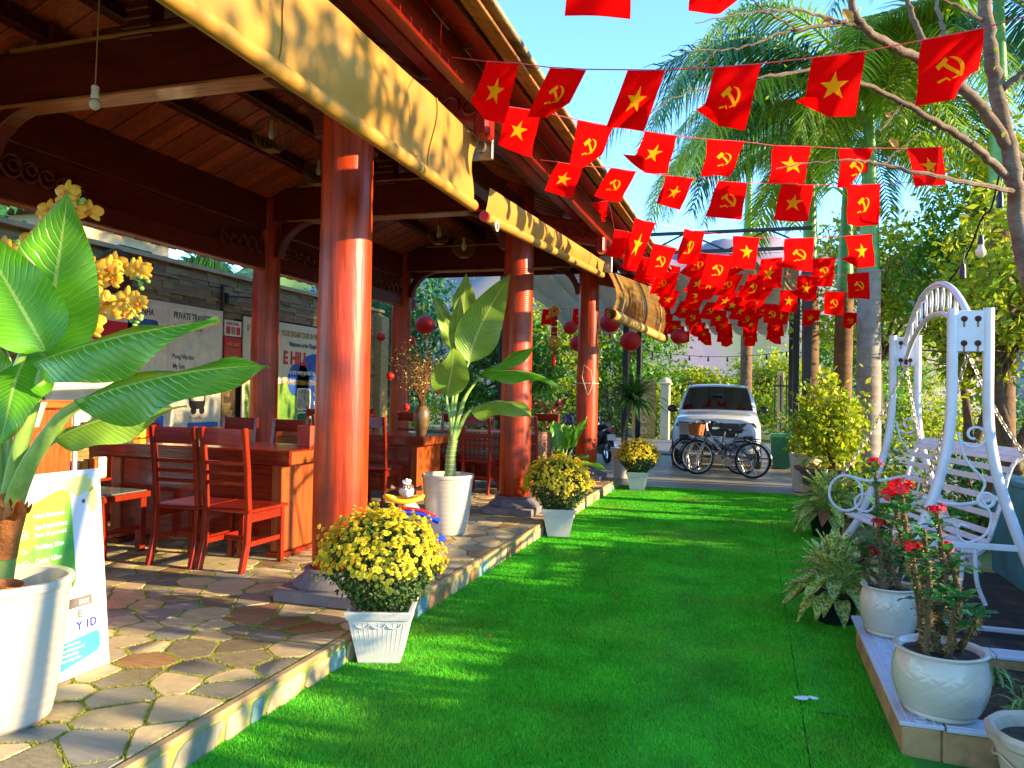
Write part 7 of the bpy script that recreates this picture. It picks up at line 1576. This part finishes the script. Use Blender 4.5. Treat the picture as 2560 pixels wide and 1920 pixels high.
V, T = strap_leaves(60, (0, 0, .1), (.5, 1.0), .04, .6, .5, 77); t = thing('strap_leaf_plant', 'dark strap leaved plant leaning on the black canopy post', 'plant', (.95, 14.3, .9)); np_mesh('leaves', V, T, m_drac, t); MB().tube([(.1, 0, -.88), (.05, 0, -.4), (0, 0, .12)], .03, 7).obj('stem', m_bk, t)
k = 0
for (x, y, rx, rz, n, mt_, lab) in ((1.3, 10.6, .45, .3, 700, m_lf_g, 'low green shrub between the far aglaonema and the palms'), (1.9, 11.6, .5, .35, 800, m_lf_y, 'low yellow green shrub at the foot of the grey palm'), (2.3, 9.4, .4, .25, 600, m_lf_g, 'low shrub behind the swing bench end'), (3.0, 12.2, .7, .45, 900, m_lf_d, 'dark low shrub behind the swing back'), (1.75, 8.9, .35, .2, 500, m_lf_g, 'small ground shrub beneath the swing bench'),
        (3.9, 10.8, .8, .5, 1000, m_lf_y, 'bright round bush on the lawn right of the swing'), (5.0, 13.0, 1.0, .6, 1200, m_lf_g, 'round green bush beyond the lawn bush'), (2.1, 15.5, .8, .6, 1000, m_lf_d, 'dark bush between the palm trunks'), (3.4, 16.8, 1.0, .7, 1200, m_lf_y, 'yellow green bush behind the palm trunks'), (1.5, 19.2, .7, .6, 900, m_lf_g, 'green bush behind the second canopy post')):
    shrub('garden_shrub', lab, (x, y, -.02), (rx, rx, rz), n, .09, mt_, 40+k, 10, group='low shrubs of the garden bed'); k += 1
shrub('flower_shrub', 'red flowering shrub standing by the green bin', (1.15, 20.3, 0), (.5, .45, .65), 700, .09, m_lf_g, 61, 10, flowers=160, fm=m_lf_r)
shrub('flower_shrub', 'pink bougainvillea beyond the platform, seen between the columns', (-4.3, 16.2, 0), (.55, .5, .75), 600, .09, m_lf_g, 62, 10, flowers=300, fm=m_lf_r)
# big soft bushes added out of view to the right to shade the path
for k, (x, y, s) in enumerate(((5.2, 1.0, 1.0), (5.6, 3.2, .9), (5.3, 5.2, 1.0), (5.8, 7.2, .95), (5.5, 9.2, .9), (6.0, -1.0, 1.1))):
    shrub('shade_bush', ('hedge bush furthest down the garden side', 'hedge bush across from the dining chairs', 'hedge bush across from the near column', 'hedge bush behind the teal wall', 'hedge bush past the teal wall end', 'hedge bush at the garden entrance')[k], (x, y, -.02), (.9*s, 1.15*s, 1.0*s), 4200, .13, m_lf_g, 70+k, 12, group='hedge bushes beside the path')
tree('leafy_tree', 'thin branched roadside tree whose shade falls on the near awning', (5.0, 2.6, 0), [[(5.0, 2.6, 0), (4.9, 2.6, 2), (4.8, 2.7, 3.6)], [(5.0, 2.6, 1.0), (5.1, 3.2, 3), (5.1, 3.8, 4.2)]], [((4.6, 1.8, 4.5), (.9, 1.0, .42), 150), ((4.8, 2.9, 4.55), (.9, 1.0, .45), 170), ((5.0, 3.9, 4.45), (.9, .9, .4), 150)], .16, m_lf_g, bark=m_bkg, seed=90, tr=.09, nb=7, group=G2)
# ---- trees beyond the pavilion and across the road
GB = 'trees across the road'
bgt = [(-9.6, 18.5, 4.6, 2.0, m_lf_d, 'dark tree close behind the end of the stone wall'), (-6.6, 20.5, 3.6, 1.6, m_lf_g, 'green tree behind the lanterns left of the third column'), (-11.5, 24, 6.0, 2.6, m_lf_d, 'broad dark tree behind the wall end tree'), (-5.2, 31, 5.0, 2.4, m_lf_g, 'green roadside tree behind the gate'), (-7.8, 30, 5.2, 2.3, m_lf_y, 'yellow green roadside tree left of the gate'),
       (-1.8, 33, 2.5, 1.9, m_lf_y, 'bright bushy tree right behind the car roof'), (.8, 34, 3.3, 2.1, m_lf_y, 'bright bushy tree right of the car roof'), (4.2, 38, 5.0, 2.6, m_lf_g, 'green tree behind the black bar fence'), (7.5, 44, 5.8, 2.8, m_lf_y, 'yellow green tree far behind the brown palms'), (-3.8, 37, 2.8, 2.2, m_lf_y, 'bright tree behind the carved gate panel')]
for k, (x, y, H, R, mt_, lab) in enumerate(bgt):
    tree('roadside_tree', lab, (x, y, -.03), [[(x, y, -.03), (x+.1, y, H*.3), (x, y, H*.55)]], [((x-R*.4, y, H*.55), (R*.7, R*.7, H*.3), 1700), ((x+R*.45, y, H*.6), (R*.7, R*.7, H*.32), 1700), ((x, y-.3, H*.85), (R*.75, R*.7, H*.26), 1600), ((x, y-R*.4, H*.3), (R*.9, R*.6, H*.22), 1300)], .2 if y > 26 else .17, mt_, group=GB, seed=100+k, tr=.12, nb=3)
for k in range(12):
    x = -16+2.5*k; shrub('verge_bush', ('verge bush at the far left roadside', 'verge bush behind the wall end', 'verge bush left of the motorbikes', 'verge bush behind the motorbikes', 'verge bush behind the gate grille', 'verge bush behind the gate pillar', 'verge bush behind the white car', 'verge bush right of the white car', 'verge bush behind the fence bars', 'verge bush behind the palm trunks', 'verge bush past the tall swing', 'verge bush at the far right roadside')[k], (x, 29.5+rs.uniform(-.4, 1.5), -.03), (1.7, 1.2, .75+rs.uniform(0, .5)), 1700, .15, m_lf_y if k % 2 else m_lf_g, 130+k, 8, group='verge bushes across the road')
# ---- hills
m_rock = M('hill_rock', '#6c6474', rough=.95, var=.35, scale=.12, bump=.6, bscale=.6, col2='#8a8088', dirt=('#4c6a2c', .9, .06)); m_hill = M('hill_forest', '#3c6038', rough=.95, var=.45, scale=.12, bump=.9, bscale=.5, col2='#5a7a40')
def hill(name, cx, cy, rx, ry, H, mat, seed):
    from mathutils import noise
    def fn(u, v):
        x = -1+2*u; y = -1+2*v; r = math.hypot(x, y); h = max(0, 1-r**2.2); nz = noise.fractal(Vector((x*3+seed, y*3, seed)), 1.0, 2.0, 6)
        return Vector((cx+x*rx, cy+y*ry, -1+H*(h**.7)*(1+.35*nz)+.3*nz*h))
    MB().grid(fn, 90, 60).obj(name, mat, kind='structure', smooth='all')
hill('hill', -25, 110, 55, 40, 24, m_rock, 1.0); hill('hill', 15, 190, 70, 50, 30, m_rock, 5.0); hill('hill', 110, 210, 85, 70, 62, m_hill, 9.0); hill('hill', -110, 170, 80, 60, 30, m_hill, 13.0)
# ---- house and palms over the wall
m_hw = M('house_cream', '#cdb48a', rough=.8, var=.1); m_hr = M('house_roof', '#7a5a44', rough=.8, var=.2)
t = thing('neighbour_house', 'cream house with a flat roof edge showing over the stone wall', 'house', (-14.5, 12.5, 0)); MB().bbox((0, 0, 2.35), (4, 3.2, 4.7), .02).obj('wall', m_hw, t); MB().bbox((0, 0, 4.78), (4.6, 3.8, .16), .03).obj('roof_slab', m_hr, t); MB().bbox((2.01, .6, 4.0), (.04, .9, .9), .01).obj('window', m_cglass, t); MB().bbox((2.02, .6, 3.52), (.1, 1.1, .06), .01).obj('sill', m_hw, t)
palm((-10.2, 11.6, 0), 3.4, .11, 'low fan of palm fronds just over the stone wall', 11, 1.5, 17, m_pbr, (0, 0), False, droop=.5)
tree('roadside_tree', 'dark leafy tree behind the wall at the orchid end', (-12.5, 8.2, 0), [[(-12.5, 8.2, 0), (-12.5, 8.2, 3)]], [((-12.3, 8.0, 4.6), (1.4, 1.5, 1.0), 3000)], .16, m_lf_d, seed=150, tr=.1)
# ---- dangling garden bulbs on the right
t = thing('string_light_line', 'black garden light cable with hanging bulbs near the bare tree', 'string lights', S(2452, 620, 7.0)); O = Vector(t.location)
c = spline([S(2500, 430, 6.6), S(2478, 520, 6.8), S(2455, 545, 7.0), S(2410, 650, 7.4), S(2330, 760, 8.2), S(2270, 850, 8.8)], 30); MB().tube([p-O for p in c], .009, 6).obj('cable', m_black, t)
for (x, y, d, lit) in ((2452, 620, 7.0, 1), (2500, 512, 6.7, 0), (2407, 690, 7.3, 0), (2310, 815, 8.3, 0)):
    p = S(x, y, d)-O; MB().lathe([(.0, .12), (.02, .115), (.028, .06), (.028, .03)], p, 12).obj('bulb_socket', m_black, t, smooth=True)
    MB().lathe([(.024, .03), (.03, .0), (.045, -.03), (.042, -.06), (.02, -.085), (0, -.09)], p, 14).obj('bulb', m_bulb, t, smooth=True) if lit else MB().lathe([(.028, .03), (.03, -.02), (0, -.03)], p, 12).obj('bulb_guard', m_black, t, smooth=True)
    MB().cyl(p+Vector((0, 0, .115)), p+Vector((.02, 0, .26)), .004, n=4).obj('drop_wire', m_black, t)
# eave floodlight the first cord is tied to
t = thing('eave_floodlight', 'small floodlight on a bracket under the red eave', 'lamp', S(1150, 110, 4.3)); MB().bbox((0, 0, .03), (.16, .12, .07), .02).obj('housing', w_red, t); MB().tube([(-.08, -.05, -.02), (-.02, -.06, -.06), (.1, -.05, -.05)], .006, 6).obj('bracket', m_black, t)
# tied twine on the third column
t = MB(); c0 = Vector((XO, 12.5, 1.72)); t.torus(c0, .186, .006, 32, 5); t.tube([c0+Vector((.12, -.16, 0)), c0+Vector((.1, -.2, .2)), c0+Vector((-.02, -.2, .3)), c0+Vector((-.05, -.2, .1)), c0+Vector((.05, -.2, -.2)), c0+Vector((.1, -.2, -.1)), c0+Vector((.12, -.17, 0))], .005, 5)
t.obj('tied_twine', m_ropew, label='loop of pale twine tied round the third column', cat='twine', smooth=True)

# a few fallen leaves on the carpet and platform edge
for k, (x, y, z, a) in enumerate(((.62, 4.75, .034, .4), (-.9, 5.6, .034, 2.0), (-1.5, 4.4, .034, 1.1), (-.4, 7.3, .034, 3.0), (.1, 9.4, .034, .2))):
    p = Vector((x, y, z)); d = Vector((math.cos(a), math.sin(a), 0)); L_ = .075
    o = leaf(None, [p, p+d*.025+Vector((0, 0, .008)), p+d*.055+Vector((0, 0, .008)), p+d*L_], .016, (0, 0, 1), .35, lm_dead, .002, 8, 5, name='fallen_leaf', O=p, shape=1.3, pleat=0)
    tag(o, ('dry fallen leaf on the carpet beside the bed wall', 'dry fallen leaf on the carpet between chrysanthemum and seam', 'dry fallen leaf on the carpet near the square white pot', 'dry fallen leaf in the middle of the carpet', 'dry fallen leaf on the carpet near the aglaonemas')[k], 'leaf', 'fallen leaves on the carpet', None, p)
